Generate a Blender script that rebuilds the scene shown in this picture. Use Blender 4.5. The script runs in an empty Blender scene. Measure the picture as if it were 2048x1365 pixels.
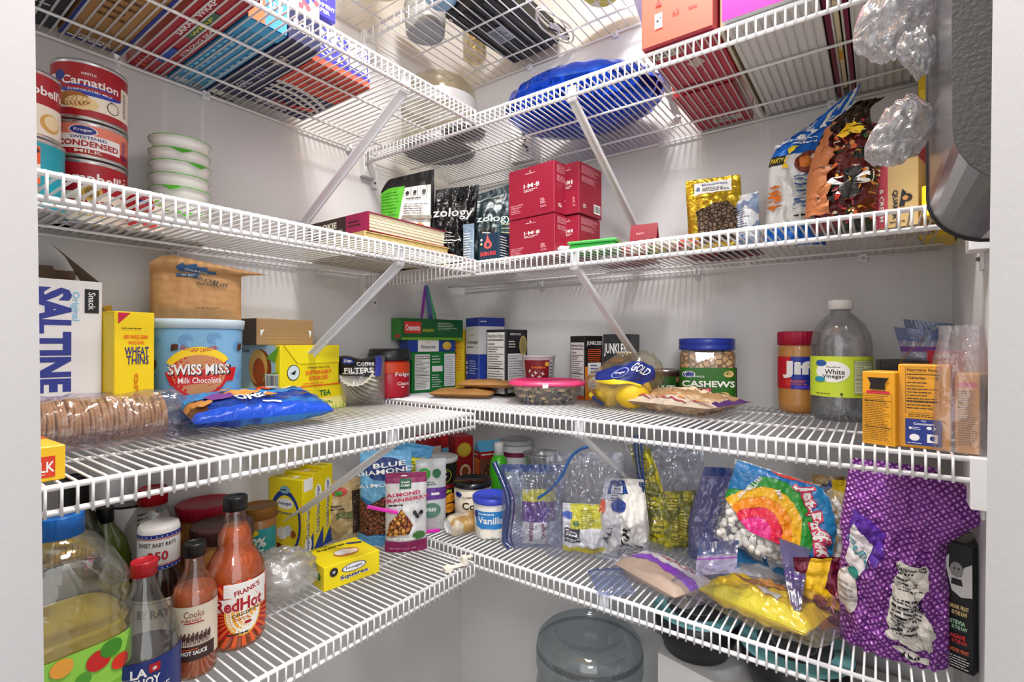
import bpy, math, random
from mathutils import Vector, Matrix, noise
from math import sin, cos, pi, sqrt, radians as RD

SC = bpy.context.scene
COL = SC.collection

# ------------------------------------------------------------------ camera
CAM = Vector((1.0565, -1.1853, 1.3107)); YAW = 0.62967; PIT = -0.005; ROL = 0.0009; FPX = 1010.6
FW = Vector((-sin(YAW)*cos(PIT), cos(YAW)*cos(PIT), -sin(PIT)))
RT0 = Vector((cos(YAW), sin(YAW), 0)); UP0 = RT0.cross(FW)
RT = RT0*cos(ROL) + UP0*sin(ROL); UPV = RT.cross(FW)
cd = bpy.data.cameras.new('camera'); cam = bpy.data.objects.new('camera', cd); COL.objects.link(cam)
cd.sensor_width = 36; cd.lens = FPX/2048*36; cd.clip_start = 0.02; cd.clip_end = 50
M = Matrix((RT, UPV, -FW)).transposed().to_4x4(); M.translation = CAM
cam.matrix_world = M
SC.camera = cam

# ------------------------------------------------------------------ light and exposure
SC.view_settings.view_transform = 'Standard'; SC.view_settings.look = 'None'
SC.view_settings.gamma = 1; SC.view_settings.use_curve_mapping = False
SC.view_settings.exposure = 0.0
SC.cycles.transparent_max_bounces = 32
SC.cycles.max_bounces = 10
SC.cycles.sample_clamp_indirect = 6
W = bpy.data.worlds.new('room_light'); SC.world = W; W.use_nodes = True
W.node_tree.nodes['Background'].inputs[0].default_value = (0.97, 0.97, 0.98, 1)
W.node_tree.nodes['Background'].inputs[1].default_value = 1.55

def area_lamp(name, loc, target, size, power, color=(1, 1, 1), shape='DISK'):
    l = bpy.data.lights.new(name, 'AREA'); l.shape = shape; l.size = size; l.energy = power; l.color = color
    o = bpy.data.objects.new(name, l); COL.objects.link(o); o.location = loc
    o.rotation_euler = (Vector(target)-Vector(loc)).to_track_quat('-Z', 'Y').to_euler()
    return o
area_lamp('pantry_ceiling_lamp', (0.80, -0.72, 2.40), (0.8, -0.72, 0), 0.22, 19)
pl = bpy.data.lights.new('ceiling_warm_fill', 'POINT'); pl.energy = 6.5; pl.shadow_soft_size = .06; pl.color = (1, .90, .72)  # unseen warm point light, added to brighten the ceiling
po = bpy.data.objects.new('ceiling_warm_fill', pl); COL.objects.link(po); po.location = (.62, -.62, 2.34)
area_lamp('doorway_fill_light', (1.45, -1.75, 2.0), (0.45, -0.3, 1.2), 0.30, 11)  # added fill behind the camera, standing in for room light through the door

# ------------------------------------------------------------------ pixel rays (used to read positions off the room's own planes)
def ray(px, py):
    return (FW + RT*((px-1024)/FPX) - UPV*((py-682.5)/FPX))
def at(px, py, x=None, y=None, z=None):
    d = ray(px, py)
    t = (x-CAM.x)/d.x if x is not None else (y-CAM.y)/d.y if y is not None else (z-CAM.z)/d.z
    return CAM + d*t
def zat(py, p):          # height seen at image row py above the plan point p
    q = Vector((p[0]-CAM.x, p[1]-CAM.y, 0)); dep = q.dot(Vector((FW.x, FW.y, 0)).normalized())
    return CAM.z + dep*((682.5-py)/FPX - math.tan(PIT))

# ------------------------------------------------------------------ materials
MATS = {}
def lin(h):
    h = h.lstrip('#'); r = [int(h[i:i+2], 16)/255 for i in (0, 2, 4)]
    return tuple((c/12.92 if c <= .04045 else ((c+.055)/1.055)**2.4) for c in r)+(1,)
def mat(h, rough=.5, metal=0.0, bump=0, bscale=60, coat=0, spec=.5):
    k = (h, rough, metal, bump, bscale, coat)
    if k in MATS: return MATS[k]
    m = bpy.data.materials.new('m_%s_%d' % (h.strip('#'), len(MATS))); m.use_nodes = True
    n = m.node_tree.nodes; b = n['Principled BSDF']
    b.inputs['Base Color'].default_value = lin(h); b.inputs['Roughness'].default_value = rough
    b.inputs['Metallic'].default_value = metal; b.inputs['Coat Weight'].default_value = coat
    b.inputs['Specular IOR Level'].default_value = spec
    if bump:
        t = n.new('ShaderNodeTexNoise'); t.inputs['Scale'].default_value = bscale; t.inputs['Detail'].default_value = 3
        c = n.new('ShaderNodeTexCoord'); m.node_tree.links.new(c.outputs['Object'], t.inputs['Vector'])
        bp = n.new('ShaderNodeBump'); bp.inputs['Strength'].default_value = min(1, bump); bp.inputs['Distance'].default_value = .003
        m.node_tree.links.new(t.outputs['Fac'], bp.inputs['Height']); m.node_tree.links.new(bp.outputs['Normal'], b.inputs['Normal'])
    MATS[k] = m
    return m
def film(h='#ffffff', gloss=.10, haze=.12, rough=.12, wr=.5, scale=25):
    """thin clear plastic: mostly see-through, a little milky, with glossy creases"""
    k = ('film', h, gloss, haze, rough, wr, scale)
    if k in MATS: return MATS[k]
    m = bpy.data.materials.new('film_%d' % len(MATS)); m.use_nodes = True
    nt = m.node_tree; n = nt.nodes; n.clear(); L = nt.links.new
    out = n.new('ShaderNodeOutputMaterial'); tr = n.new('ShaderNodeBsdfTransparent'); tr.inputs[0].default_value = lin(h)
    gl = n.new('ShaderNodeBsdfGlossy'); gl.inputs['Roughness'].default_value = rough
    df = n.new('ShaderNodeBsdfDiffuse'); df.inputs[0].default_value = lin(h); tl = n.new('ShaderNodeBsdfTranslucent'); tl.inputs[0].default_value = lin(h)
    dm = n.new('ShaderNodeMixShader'); L(df.outputs[0], dm.inputs[1]); L(tl.outputs[0], dm.inputs[2])
    c = n.new('ShaderNodeTexCoord'); t = n.new('ShaderNodeTexNoise'); t.inputs['Scale'].default_value = scale; t.inputs['Detail'].default_value = 4
    t.inputs['Distortion'].default_value = 1.2
    L(c.outputs['Object'], t.inputs['Vector'])
    bp = n.new('ShaderNodeBump'); bp.inputs['Strength'].default_value = wr; bp.inputs['Distance'].default_value = .01
    L(t.outputs['Fac'], bp.inputs['Height']); L(bp.outputs[0], gl.inputs['Normal'])
    lw = n.new('ShaderNodeLayerWeight'); lw.inputs[0].default_value = .25; L(bp.outputs[0], lw.inputs['Normal'])
    ma = n.new('ShaderNodeMath'); ma.operation = 'MULTIPLY_ADD'; L(lw.outputs['Fresnel'], ma.inputs[0]); ma.inputs[1].default_value = .32; ma.inputs[2].default_value = gloss
    ma.use_clamp = True
    m1 = n.new('ShaderNodeMixShader'); m1.inputs[0].default_value = haze; L(tr.outputs[0], m1.inputs[1]); L(dm.outputs[0], m1.inputs[2])
    m2 = n.new('ShaderNodeMixShader'); L(ma.outputs[0], m2.inputs[0]); L(m1.outputs[0], m2.inputs[1]); L(gl.outputs[0], m2.inputs[2])
    L(m2.outputs[0], out.inputs[0]); MATS[k] = m
    return m
def cells(c1, c2, dark='#2a1a10', scale=90, rough=.6, edge=.12):
    """packed lumps (nuts, kibble, chips): rounded Voronoi cells with dark gaps"""
    k = ('cells', c1, c2, dark, scale, edge)
    if k in MATS: return MATS[k]
    m = bpy.data.materials.new('cells_%d' % len(MATS)); m.use_nodes = True
    nt = m.node_tree; n = nt.nodes; L = nt.links.new; b = n['Principled BSDF']; b.inputs['Roughness'].default_value = rough
    c = n.new('ShaderNodeTexCoord'); v = n.new('ShaderNodeTexVoronoi'); v.inputs['Scale'].default_value = scale; L(c.outputs['Object'], v.inputs['Vector'])
    mx = n.new('ShaderNodeMix'); mx.data_type = 'RGBA'; mx.inputs[6].default_value = lin(c1); mx.inputs[7].default_value = lin(c2)
    sp = n.new('ShaderNodeSeparateColor'); L(v.outputs['Color'], sp.inputs[0]); L(sp.outputs[0], mx.inputs[0])
    v2 = n.new('ShaderNodeTexVoronoi'); v2.feature = 'DISTANCE_TO_EDGE'; v2.inputs['Scale'].default_value = scale; L(c.outputs['Object'], v2.inputs['Vector'])
    r = n.new('ShaderNodeMapRange'); r.inputs[2].default_value = edge; L(v2.outputs['Distance'], r.inputs[0])
    m2 = n.new('ShaderNodeMix'); m2.data_type = 'RGBA'; m2.inputs[6].default_value = lin(dark); L(r.outputs[0], m2.inputs[0]); L(mx.outputs[2], m2.inputs[7])
    L(m2.outputs[2], b.inputs['Base Color'])
    bp = n.new('ShaderNodeBump'); bp.inputs['Strength'].default_value = .8; bp.inputs['Distance'].default_value = .006; L(r.outputs[0], bp.inputs['Height']); L(bp.outputs[0], b.inputs['Normal'])
    MATS[k] = m
    return m
def liquid(h, trans=.6, rough=.08, ior=1.2):
    k = ('liq', h, trans, rough)
    if k in MATS: return MATS[k]
    m = bpy.data.materials.new('liquid_%d' % len(MATS)); m.use_nodes = True; b = m.node_tree.nodes['Principled BSDF']
    b.inputs['Base Color'].default_value = lin(h); b.inputs['Roughness'].default_value = rough
    b.inputs['Transmission Weight'].default_value = trans; b.inputs['IOR'].default_value = ior
    MATS[k] = m
    return m
def foil(h, rough=.28, wr=.8, scale=18, metal=.35, h2=None, mscale=12):
    """crinkled printed film or foil; h2 adds blotches of a second printed colour"""
    k = ('foil', h, rough, wr, scale, metal, h2)
    if k in MATS: return MATS[k]
    m = bpy.data.materials.new('foil_%d' % len(MATS)); m.use_nodes = True; nt = m.node_tree; n = nt.nodes; b = n['Principled BSDF']
    b.inputs['Base Color'].default_value = lin(h); b.inputs['Roughness'].default_value = rough; b.inputs['Metallic'].default_value = metal
    c = n.new('ShaderNodeTexCoord'); t = n.new('ShaderNodeTexNoise'); t.inputs['Scale'].default_value = scale; t.inputs['Detail'].default_value = 3; t.inputs['Distortion'].default_value = 1.5
    nt.links.new(c.outputs['Object'], t.inputs['Vector'])
    bp = n.new('ShaderNodeBump'); bp.inputs['Strength'].default_value = wr; bp.inputs['Distance'].default_value = .008
    nt.links.new(t.outputs['Fac'], bp.inputs['Height']); nt.links.new(bp.outputs[0], b.inputs['Normal'])
    if h2:
        t2 = n.new('ShaderNodeTexNoise'); t2.inputs['Scale'].default_value = mscale; nt.links.new(c.outputs['Object'], t2.inputs['Vector'])
        cr = n.new('ShaderNodeValToRGB'); cr.color_ramp.elements[0].position = .52; cr.color_ramp.elements[1].position = .56
        cr.color_ramp.elements[0].color = lin(h); cr.color_ramp.elements[1].color = lin(h2)
        nt.links.new(t2.outputs['Fac'], cr.inputs[0]); nt.links.new(cr.outputs[0], b.inputs['Base Color'])
    MATS[k] = m
    return m
WHITE = mat('#f2f2f0', .4); BLACK = mat('#151515', .4); INK = mat('#1b1b22', .5); WIRE = mat('#f4f4f6', .3, coat=.3)

# ------------------------------------------------------------------ mesh building
class MB:
    def __init__(s): s.v = []; s.f = []; s.m = []; s.mats = []; s.sm = []
    def mi(s, m):
        if m not in s.mats: s.mats.append(m)
        return s.mats.index(m)
    def add(s, vs, fs, m, smooth=False):
        o = len(s.v); s.v += [tuple(v) for v in vs]; i = s.mi(m) if not isinstance(m, list) else None
        for k, f in enumerate(fs):
            s.f.append([a+o for a in f]); s.m.append(i if i is not None else s.mi(m[k])); s.sm.append(smooth)
        return s
    def build(s, name, parent=None, loc=(0, 0, 0), rot=(0, 0, 0)):
        me = bpy.data.meshes.new(name); me.from_pydata(s.v, [], s.f)
        for m in s.mats: me.materials.append(m)
        me.polygons.foreach_set('material_index', s.m); me.polygons.foreach_set('use_smooth', s.sm); me.update()
        o = bpy.data.objects.new(name, me); COL.objects.link(o)
        if parent: o.parent = parent
        o.location = loc; o.rotation_euler = rot
        return o
    def box(s, x0, y0, z0, x1, y1, z1, m, bev=0):
        if bev <= 0:
            vs = [(x, y, z) for z in (z0, z1) for y in (y0, y1) for x in (x0, x1)]
            return s.add(vs, [(0, 2, 3, 1), (4, 5, 7, 6), (0, 1, 5, 4), (1, 3, 7, 5), (3, 2, 6, 7), (2, 0, 4, 6)], m)
        # bevelled box: each corner splits in three
        P = {}; vs = []; b = bev
        def pt(i, j, k, ax):
            key = (i, j, k, ax)
            if key not in P:
                c = [(x0, x1)[i], (y0, y1)[j], (z0, z1)[k]]; sg = [(1, -1)[i], (1, -1)[j], (1, -1)[k]]
                for a in range(3):
                    if a != ax: c[a] += sg[a]*b
                P[key] = len(vs); vs.append(c)
            return P[key]
        fs = []
        for i in (0, 1):
            q = [(i, 0, 0, 0), (i, 1, 0, 0), (i, 1, 1, 0), (i, 0, 1, 0)]; fs.append([pt(*a) for a in (q if i else q[::-1])])
            q = [(0, i, 0, 1), (1, i, 0, 1), (1, i, 1, 1), (0, i, 1, 1)]; fs.append([pt(*a) for a in (q[::-1] if i else q)])
            q = [(0, 0, i, 2), (1, 0, i, 2), (1, 1, i, 2), (0, 1, i, 2)]; fs.append([pt(*a) for a in (q if i else q[::-1])])
        for i in (0, 1):
            for j in (0, 1):
                fs.append([pt(i, j, 0, 0), pt(i, j, 1, 0), pt(i, j, 1, 1), pt(i, j, 0, 1)])
                fs.append([pt(i, 0, j, 0), pt(i, 1, j, 0), pt(i, 1, j, 2), pt(i, 0, j, 2)])
                fs.append([pt(0, i, j, 1), pt(1, i, j, 1), pt(1, i, j, 2), pt(0, i, j, 2)])
                for k in (0, 1): fs.append([pt(i, j, k, 0), pt(i, j, k, 1), pt(i, j, k, 2)])
        return s.add(vs, fs, m)
    def tube(s, pts, r, m, n=6, closed=False, cap=True):
        pts = [Vector(p) for p in pts]; N = len(pts); rings = []; prev = None
        for i, p in enumerate(pts):
            a = pts[i-1] if (i > 0 or closed) else p; b = pts[(i+1) % N] if (i < N-1 or closed) else p
            t = (b-a).normalized()
            if prev is None:
                u = t.cross(Vector((0, 0, 1)));
                if u.length < .1: u = t.cross(Vector((1, 0, 0)))
            else: u = prev-t*prev.dot(t)
            u.normalize(); prev = u; w = t.cross(u); rr = r[i] if isinstance(r, (list, tuple)) else r
            rings.append([p+(u*cos(2*pi*k/n)+w*sin(2*pi*k/n))*rr for k in range(n)])
        vs = [v for g in rings for v in g]; fs = []
        for i in range(N if closed else N-1):
            j = (i+1) % N
            for k in range(n): fs.append((i*n+k, i*n+(k+1) % n, j*n+(k+1) % n, j*n+k))
        if cap and not closed: fs += [tuple(range(n))[::-1], tuple((N-1)*n+k for k in range(n))]
        return s.add(vs, fs, m, True)
    def lathe(s, prof, m, n=40, c=(0, 0), cap=(True, True), sx=1, sy=1, smooth=True, rfn=None):
        """prof = [(r,z)...]; m one material or one per segment"""
        vs = []; fs = []; ms = []
        for r, z in prof:
            for k in range(n):
                a = 2*pi*k/n; q = rfn(a, z) if rfn else 1; vs.append((c[0]+r*q*sx*cos(a), c[1]+r*q*sy*sin(a), z))
        for i in range(len(prof)-1):
            for k in range(n):
                fs.append((i*n+k, i*n+(k+1) % n, (i+1)*n+(k+1) % n, (i+1)*n+k)); ms.append(m[i] if isinstance(m, list) else m)
        if cap[0]: fs.append(tuple(range(n))[::-1]); ms.append(m[0] if isinstance(m, list) else m)
        if cap[1]: fs.append(tuple((len(prof)-1)*n+k for k in range(n))); ms.append(m[-1] if isinstance(m, list) else m)
        s.add(vs, fs, ms, smooth)
        if smooth:
            if cap[0]: s.sm[-2 if cap[1] else -1] = False
            if cap[1]: s.sm[-1] = False
        return s
    def prism(s, pts, y0, y1, m, axis='y'):
        """polygon in xz extruded along y (or xy along z)"""
        n = len(pts)
        if axis == 'y': vs = [(p[0], y0, p[1]) for p in pts]+[(p[0], y1, p[1]) for p in pts]
        elif axis == 'x': vs = [(y0, p[0], p[1]) for p in pts]+[(y1, p[0], p[1]) for p in pts]
        else: vs = [(p[0], p[1], y0) for p in pts]+[(p[0], p[1], y1) for p in pts]
        fs = [tuple(range(n)), tuple(range(n, 2*n))[::-1]]+[(i, i+n, (i+1) % n+n, (i+1) % n) for i in range(n)]
        return s.add(vs, fs, m)
    def grid(s, fn, nu, nv, m, smooth=True, wrap=False):
        vs = [fn(i/nu, j/nv) for j in range(nv+1) for i in range(nu+(0 if wrap else 1))]
        w = nu if wrap else nu+1; fs = []; ms = []
        for j in range(nv):
            for i in range(nu):
                fs.append((j*w+i, j*w+(i+1) % w, (j+1)*w+(i+1) % w, (j+1)*w+i))
                ms.append(m((i+.5)/nu, (j+.5)/nv) if callable(m) else m)
        return s.add(vs, fs, ms, smooth)
    def blob(s, c, r, m, sx=1, sy=1, sz=1, n=12, rot=None, bump=0, seed=0):
        vs = []; c = Vector(c)
        for j in range(n//2+1):
            th = pi*j/(n//2)
            for i in range(n):
                a = 2*pi*i/n; p = Vector((sin(th)*cos(a)*sx, sin(th)*sin(a)*sy, cos(th)*sz))*r
                if bump: p *= 1+bump*noise.noise(p*(1.6/r)+Vector((seed, seed*2, 0)))
                if rot: p = rot @ p
                vs.append(c+p)
        fs = [(j*n+i, (j+1)*n+i, (j+1)*n+(i+1) % n, j*n+(i+1) % n) for j in range(n//2) for i in range(n)]
        return s.add(vs, fs, m, True)
    # flat artwork (list of 2D shapes) laid on a surface
    def art(s, A, surf, w, h, off=.0003, maxlen=0):
        for k, (vs, fs, m) in enumerate(A):
            V = [(x*w, y*h) for x, y in vs] ; F = fs
            if maxlen: V, F = tess(V, F, maxlen)
            o = off*(1+.5*min(k, 6)) + (.00002*k if off < .0005 else .00018*min(k, 14)+.00002*k)
            s.add([surf(x/w, y/h, o) for x, y in V], F, m)
        return s

def tess(V, F, L):
    V = list(V); F = [list(f) for f in F]; T = []
    for f in F:
        for i in range(1, len(f)-1): T.append((f[0], f[i], f[i+1]))
    for it in range(7):
        mid = {}; out = []; any_ = False
        def md(a, b):
            k = (min(a, b), max(a, b))
            if k in mid: return mid[k]
            d = math.hypot(V[a][0]-V[b][0], V[a][1]-V[b][1])
            if d <= L: mid[k] = None
            else: mid[k] = len(V); V.append(((V[a][0]+V[b][0])/2, (V[a][1]+V[b][1])/2))
            return mid[k]
        for a, b, c in T:
            x, y, z = md(a, b), md(b, c), md(c, a); n = sum(q is not None for q in (x, y, z))
            if n == 0: out.append((a, b, c)); continue
            any_ = True
            if n == 3: out += [(a, x, z), (x, b, y), (z, y, c), (x, y, z)]
            elif n == 1:
                if x is not None: out += [(a, x, c), (x, b, c)]
                elif y is not None: out += [(a, b, y), (a, y, c)]
                else: out += [(a, b, z), (z, b, c)]
            else:
                if x is None: out += [(z, y, c), (a, b, y), (a, y, z)]
                elif y is None: out += [(a, x, z), (x, b, c), (x, c, z)]
                else: out += [(x, b, y), (a, x, c), (x, y, c)]
        T = out
        if not any_: break
    return V, T

# ------------------------------------------------------------------ artwork shapes; face coordinates run 0..1 across and 0..1 up
_TC = {}
def text_mesh(t, bold):
    if (t, bold) in _TC: return _TC[(t, bold)]
    cu = bpy.data.curves.new('lettering', 'FONT'); cu.body = t; cu.offset = bold; cu.resolution_u = 2
    cu.align_x = 'CENTER'
    ob = bpy.data.objects.new('lettering', cu); me = bpy.data.meshes.new_from_object(ob)
    vs = [(v.co.x, v.co.y) for v in me.vertices]; fs = [list(p.vertices) for p in me.polygons]
    bpy.data.objects.remove(ob); bpy.data.meshes.remove(me); bpy.data.curves.remove(cu)
    if vs:
        x0 = min(v[0] for v in vs); x1 = max(v[0] for v in vs); y0 = min(v[1] for v in vs); y1 = max(v[1] for v in vs)
        vs = [((x-(x0+x1)/2), (y-(y0+y1)/2)) for x, y in vs]; _TC[(t, bold)] = (vs, fs, x1-x0, y1-y0)
    else: _TC[(t, bold)] = ([], [], 1, 1)
    return _TC[(t, bold)]
class Art(list):
    def __init__(s, w, h): s.w = w; s.h = h
    def rect(s, x0, y0, x1, y1, m): s.append(([(x0, y0), (x1, y0), (x1, y1), (x0, y1)], [(0, 1, 2, 3)], m)); return s
    def poly(s, pts, m): s.append((list(pts), [tuple(range(len(pts)))], m)); return s
    def ell(s, cx, cy, rx, m, ry=None, n=28, a0=0, a1=360):
        """rx as a fraction of the width; round unless ry (fraction of the height) is given"""
        ry = ry if ry is not None else rx*s.w/s.h
        pts = [(cx+rx*cos(RD(a0+(a1-a0)*k/n)), cy+ry*sin(RD(a0+(a1-a0)*k/n))) for k in range(n+(a1-a0 < 360))]
        s.append((pts, [tuple(range(len(pts)))], m)); return s
    def text(s, t, cx, cy, hh, m, w=None, rot=0, bold=.012, arc=0):
        """hh = letter height as fraction of face height (width when turned); w = fitted width fraction"""
        vs, fs, tw, th = text_mesh(t, bold)
        if not vs: return s
        H = hh*(s.h if rot % 180 == 0 else s.w) if rot in (0, 90, -90, 180) else hh*s.h
        sy = H/th; sx = sy if w is None else (w*(s.w if rot % 180 == 0 else s.h))/tw
        c, q = cos(RD(rot)), sin(RD(rot)); out = []
        for x, y in vs:
            X, Y = x*sx, y*sy
            if arc:  # bend upward (arc>0) as radians over the full width
                R = tw*sx/arc; a = X/R; X, Y = (R+Y)*sin(a), (R+Y)*cos(a)-R
            out.append((cx+(X*c-Y*q)/s.w, cy+(X*q+Y*c)/s.h))
        s.append((out, fs, m)); return s
    def lines(s, x0, y0, x1, y1, n, m, fill=.42, seed=1, mn=.6, align='l', words=True):
        r = random.Random(seed); vs = []; fs = []; dy = (y1-y0)/n
        for i in range(n):
            yy = y1-(i+1)*dy+dy*(1-fill)/2; wl = (x1-x0)*r.uniform(mn, 1); a = x0 if align == 'l' else (x0+x1)/2-wl/2
            x = a
            while x < a+wl-1e-6:
                b = min(a+wl, x+(x1-x0)*(r.uniform(.07, .2) if words else 2)); k = len(vs)
                vs += [(x, yy), (b, yy), (b, yy+dy*fill), (x, yy+dy*fill)]; fs.append((k, k+1, k+2, k+3)); x = b+(x1-x0)*.025
        s.append((vs, fs, m)); return s
    def frame(s, x0, y0, x1, y1, t, m):
        tx = t; ty = t*s.w/s.h
        for a in ((x0, y0, x1, y0+ty), (x0, y1-ty, x1, y1), (x0, y0, x0+tx, y1), (x1-tx, y0, x1, y1)): s.rect(*a, m)
        return s
    def facts(s, x0, y0, x1, y1, bg=None, ink=None, title='Nutrition Facts', seed=3):
        bg = bg or WHITE; ink = ink or INK; s.rect(x0, y0, x1, y1, bg); s.frame(x0, y0, x1, y1, .006, ink)
        w = x1-x0; h = y1-y0
        s.text(title, (x0+x1)/2, y1-h*.06, h*.06, ink, w=w*.9)
        s.rect(x0+w*.04, y1-h*.135, x1-w*.04, y1-h*.12, ink)
        s.text('Calories', x0+w*.25, y1-h*.19, h*.045, ink, w=w*.4)
        s.rect(x0+w*.04, y1-h*.25, x1-w*.04, y1-h*.24, ink)
        s.lines(x0+w*.05, y0+h*.42, x1-w*.05, y1-h*.26, 8, ink, .3, seed, .5); s.rect(x0+w*.04, y0+h*.4, x1-w*.04, y0+h*.415, ink)
        s.lines(x0+w*.05, y0+h*.05, x1-w*.05, y0+h*.38, 8, ink, .25, seed+1, .7); return s
    def bars(s, x0, y0, x1, y1, n=16, bg=None, ink=None, vert=True):
        s.rect(x0, y0, x1, y1, bg or WHITE); r = random.Random(n); vs = []; fs = []; x = .08
        while x < .92:
            w = r.choice((.015, .03, .045)); k = len(vs)
            if vert: q = [(x0+(x1-x0)*x, y0+(y1-y0)*.15), (x0+(x1-x0)*(x+w), y0+(y1-y0)*.15), (x0+(x1-x0)*(x+w), y0+(y1-y0)*.9), (x0+(x1-x0)*x, y0+(y1-y0)*.9)]
            else: q = [(x0+(x1-x0)*.1, y0+(y1-y0)*x), (x0+(x1-x0)*.9, y0+(y1-y0)*x), (x0+(x1-x0)*.9, y0+(y1-y0)*(x+w)), (x0+(x1-x0)*.1, y0+(y1-y0)*(x+w))]
            vs += q; fs.append((k, k+1, k+2, k+3)); x += w+r.choice((.02, .03))
        s.append((vs, fs, ink or INK)); return s

# ------------------------------------------------------------------ things
def tagp(o, label=None, cat=None, group=None, kind=None):
    if label: o['label'] = label
    if cat: o['category'] = cat
    if group: o['group'] = group
    if kind: o['kind'] = kind
    return o
def thing(name, label, cat, loc=(0, 0, 0), rot=(0, 0, 0), group=None):
    o = bpy.data.objects.new(name, None); o.empty_display_size = .02; COL.objects.link(o); o.location = loc
    o.rotation_euler = rot if isinstance(rot, (tuple, list)) else (0, 0, rot)
    return tagp(o, label, cat, group)
def rotz(a): return (0, 0, a)

FACES = {}
def box_art(mb, w, d, h, arts, z0=0):
    """arts: dict face->Art. Box spans x -w/2..w/2, y 0..d (front at y=0, facing -y), z z0..z0+h"""
    S = {
     'front': (w, h, lambda u, v, o: ((u-.5)*w, -o, z0+v*h)),
     'back': (w, h, lambda u, v, o: ((.5-u)*w, d+o, z0+v*h)),
     'left': (d, h, lambda u, v, o: (-w/2-o, d*(1-u), z0+v*h)),
     'right': (d, h, lambda u, v, o: (w/2+o, d*u, z0+v*h)),
     'top': (w, d, lambda u, v, o: ((u-.5)*w, v*d, z0+h+o)),
     'bottom': (w, d, lambda u, v, o: ((u-.5)*w, (1-v)*d, z0-o))}
    for k, A in arts.items():
        ww, hh, fn = S[k]; mb.art(A, fn, ww, hh, .0004)
def face_size(w, d, h): return {'front': (w, h), 'back': (w, h), 'left': (d, h), 'right': (d, h), 'top': (w, d), 'bottom': (w, d)}

def carton(name, label, cat, A, B, z, h, d, body, arts=None, group=None, bev=.001, tilt=0, flaps=None, faces=None):
    """A, B = plan points of the front face's left and right bottom corners (seen from the front)"""
    A = Vector((A[0], A[1])); B = Vector((B[0], B[1])); w = (B-A).length; c = (A+B)/2; a = math.atan2(B.y-A.y, B.x-A.x)
    mb = MB(); mb.box(-w/2, 0, 0, w/2, d, h, body, bev)
    fs = face_size(w, d, h); done = {}
    for k, fn in (arts or {}).items():
        q = Art(*fs[k]); fn(q); done[k] = q
    box_art(mb, w, d, h, done)
    o = mb.build(name, None, (c.x, c.y, z), (tilt, 0, a)); tagp(o, label, cat, group)
    o['dims'] = (w, d, h)
    return o
def col2(px, x=None, y=None, py=682):
    p = at(px, py, x=x, y=y); return Vector((p.x, p.y))
# ------------------------------------------------------------------ the room
WALLM = mat('#d8d8d8', .38, bump=.12, bscale=260)
TRIMM = mat('#f0f0f0', .3)
WID = 1.160
ZTOP = 2.44
# the diagonal door wall: inner jamb corners
DR = RT0; DF = Vector((-sin(YAW), cos(YAW), 0))
def dloc(l, d): p = Vector((CAM.x, CAM.y, 0))+DR*l+DF*d; return (p.x, p.y)
def struct(mb, name):
    o = mb.build(name); o['kind'] = 'structure'; return o
def slab(name, x0, y0, z0, x1, y1, z1, m): return struct(MB().box(x0, y0, z0, x1, y1, z1, m), name)
slab('wall_left', -.1, -1.75, 0, 0, .1, ZTOP, WALLM)
slab('wall_back', 0, 0, 0, WID, .1, ZTOP, WALLM)
slab('wall_right', WID, -.72, 0, WID+.1, .1, ZTOP, WALLM)
slab('ceiling', -.1, -1.75, ZTOP, WID+.1, .1, ZTOP+.05, mat('#d6a856', .6))  # golden tone puts the glow of a warm lamp into the ceiling colour
slab('floor', -.1, -3.2, -.05, 3.2, .1, 0, mat('#8d7f70', .5, bump=.3, bscale=30))
def jamb(name, e_top, e_bot, side):
    """door jamb whose inner edge runs from image column e_top (row 0) to e_bot (row 1365)"""
    dep = .30; mb = MB(); pts = []
    zs = [0, ZTOP]
    def lat(z):
        row = 682.5-(z-CAM.z)*FPX/dep; px = e_top+(e_bot-e_top)*row/1365; return (px-1024)/FPX*dep
    lo, hi = lat(0), lat(ZTOP); far = side*(.92 if side < 0 else .30)
    far_lo = far+(0 if side < 0 else .06)
    q = []
    for l, z in ((lo, 0), (hi, ZTOP)):
        for (ll, d) in ((l, dep), (l, dep-.12), (far_lo, dep-.12), (far_lo, dep)):
            x, y = dloc(ll, d); q.append((x, y, z))
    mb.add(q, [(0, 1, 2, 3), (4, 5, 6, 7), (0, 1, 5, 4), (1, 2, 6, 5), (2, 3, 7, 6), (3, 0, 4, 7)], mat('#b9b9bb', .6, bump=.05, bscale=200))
    o = struct(mb, name); return o
jamb('wall_door_left', 66, 92, -1); jamb('wall_door_right', 1988, 1966, 1)
# baseboards
mb = MB(); mb.prism([(0, 0), (.014, 0), (.014, .085), (.008, .1), (0, .1)], -1.6, 0, TRIMM); struct(mb, 'baseboard_left')
mb = MB(); mb.prism([(0, 0), (-.014, 0), (-.014, .085), (-.008, .1), (0, .1)], .014, WID, TRIMM, 'x'); struct(mb, 'baseboard_back')

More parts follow.
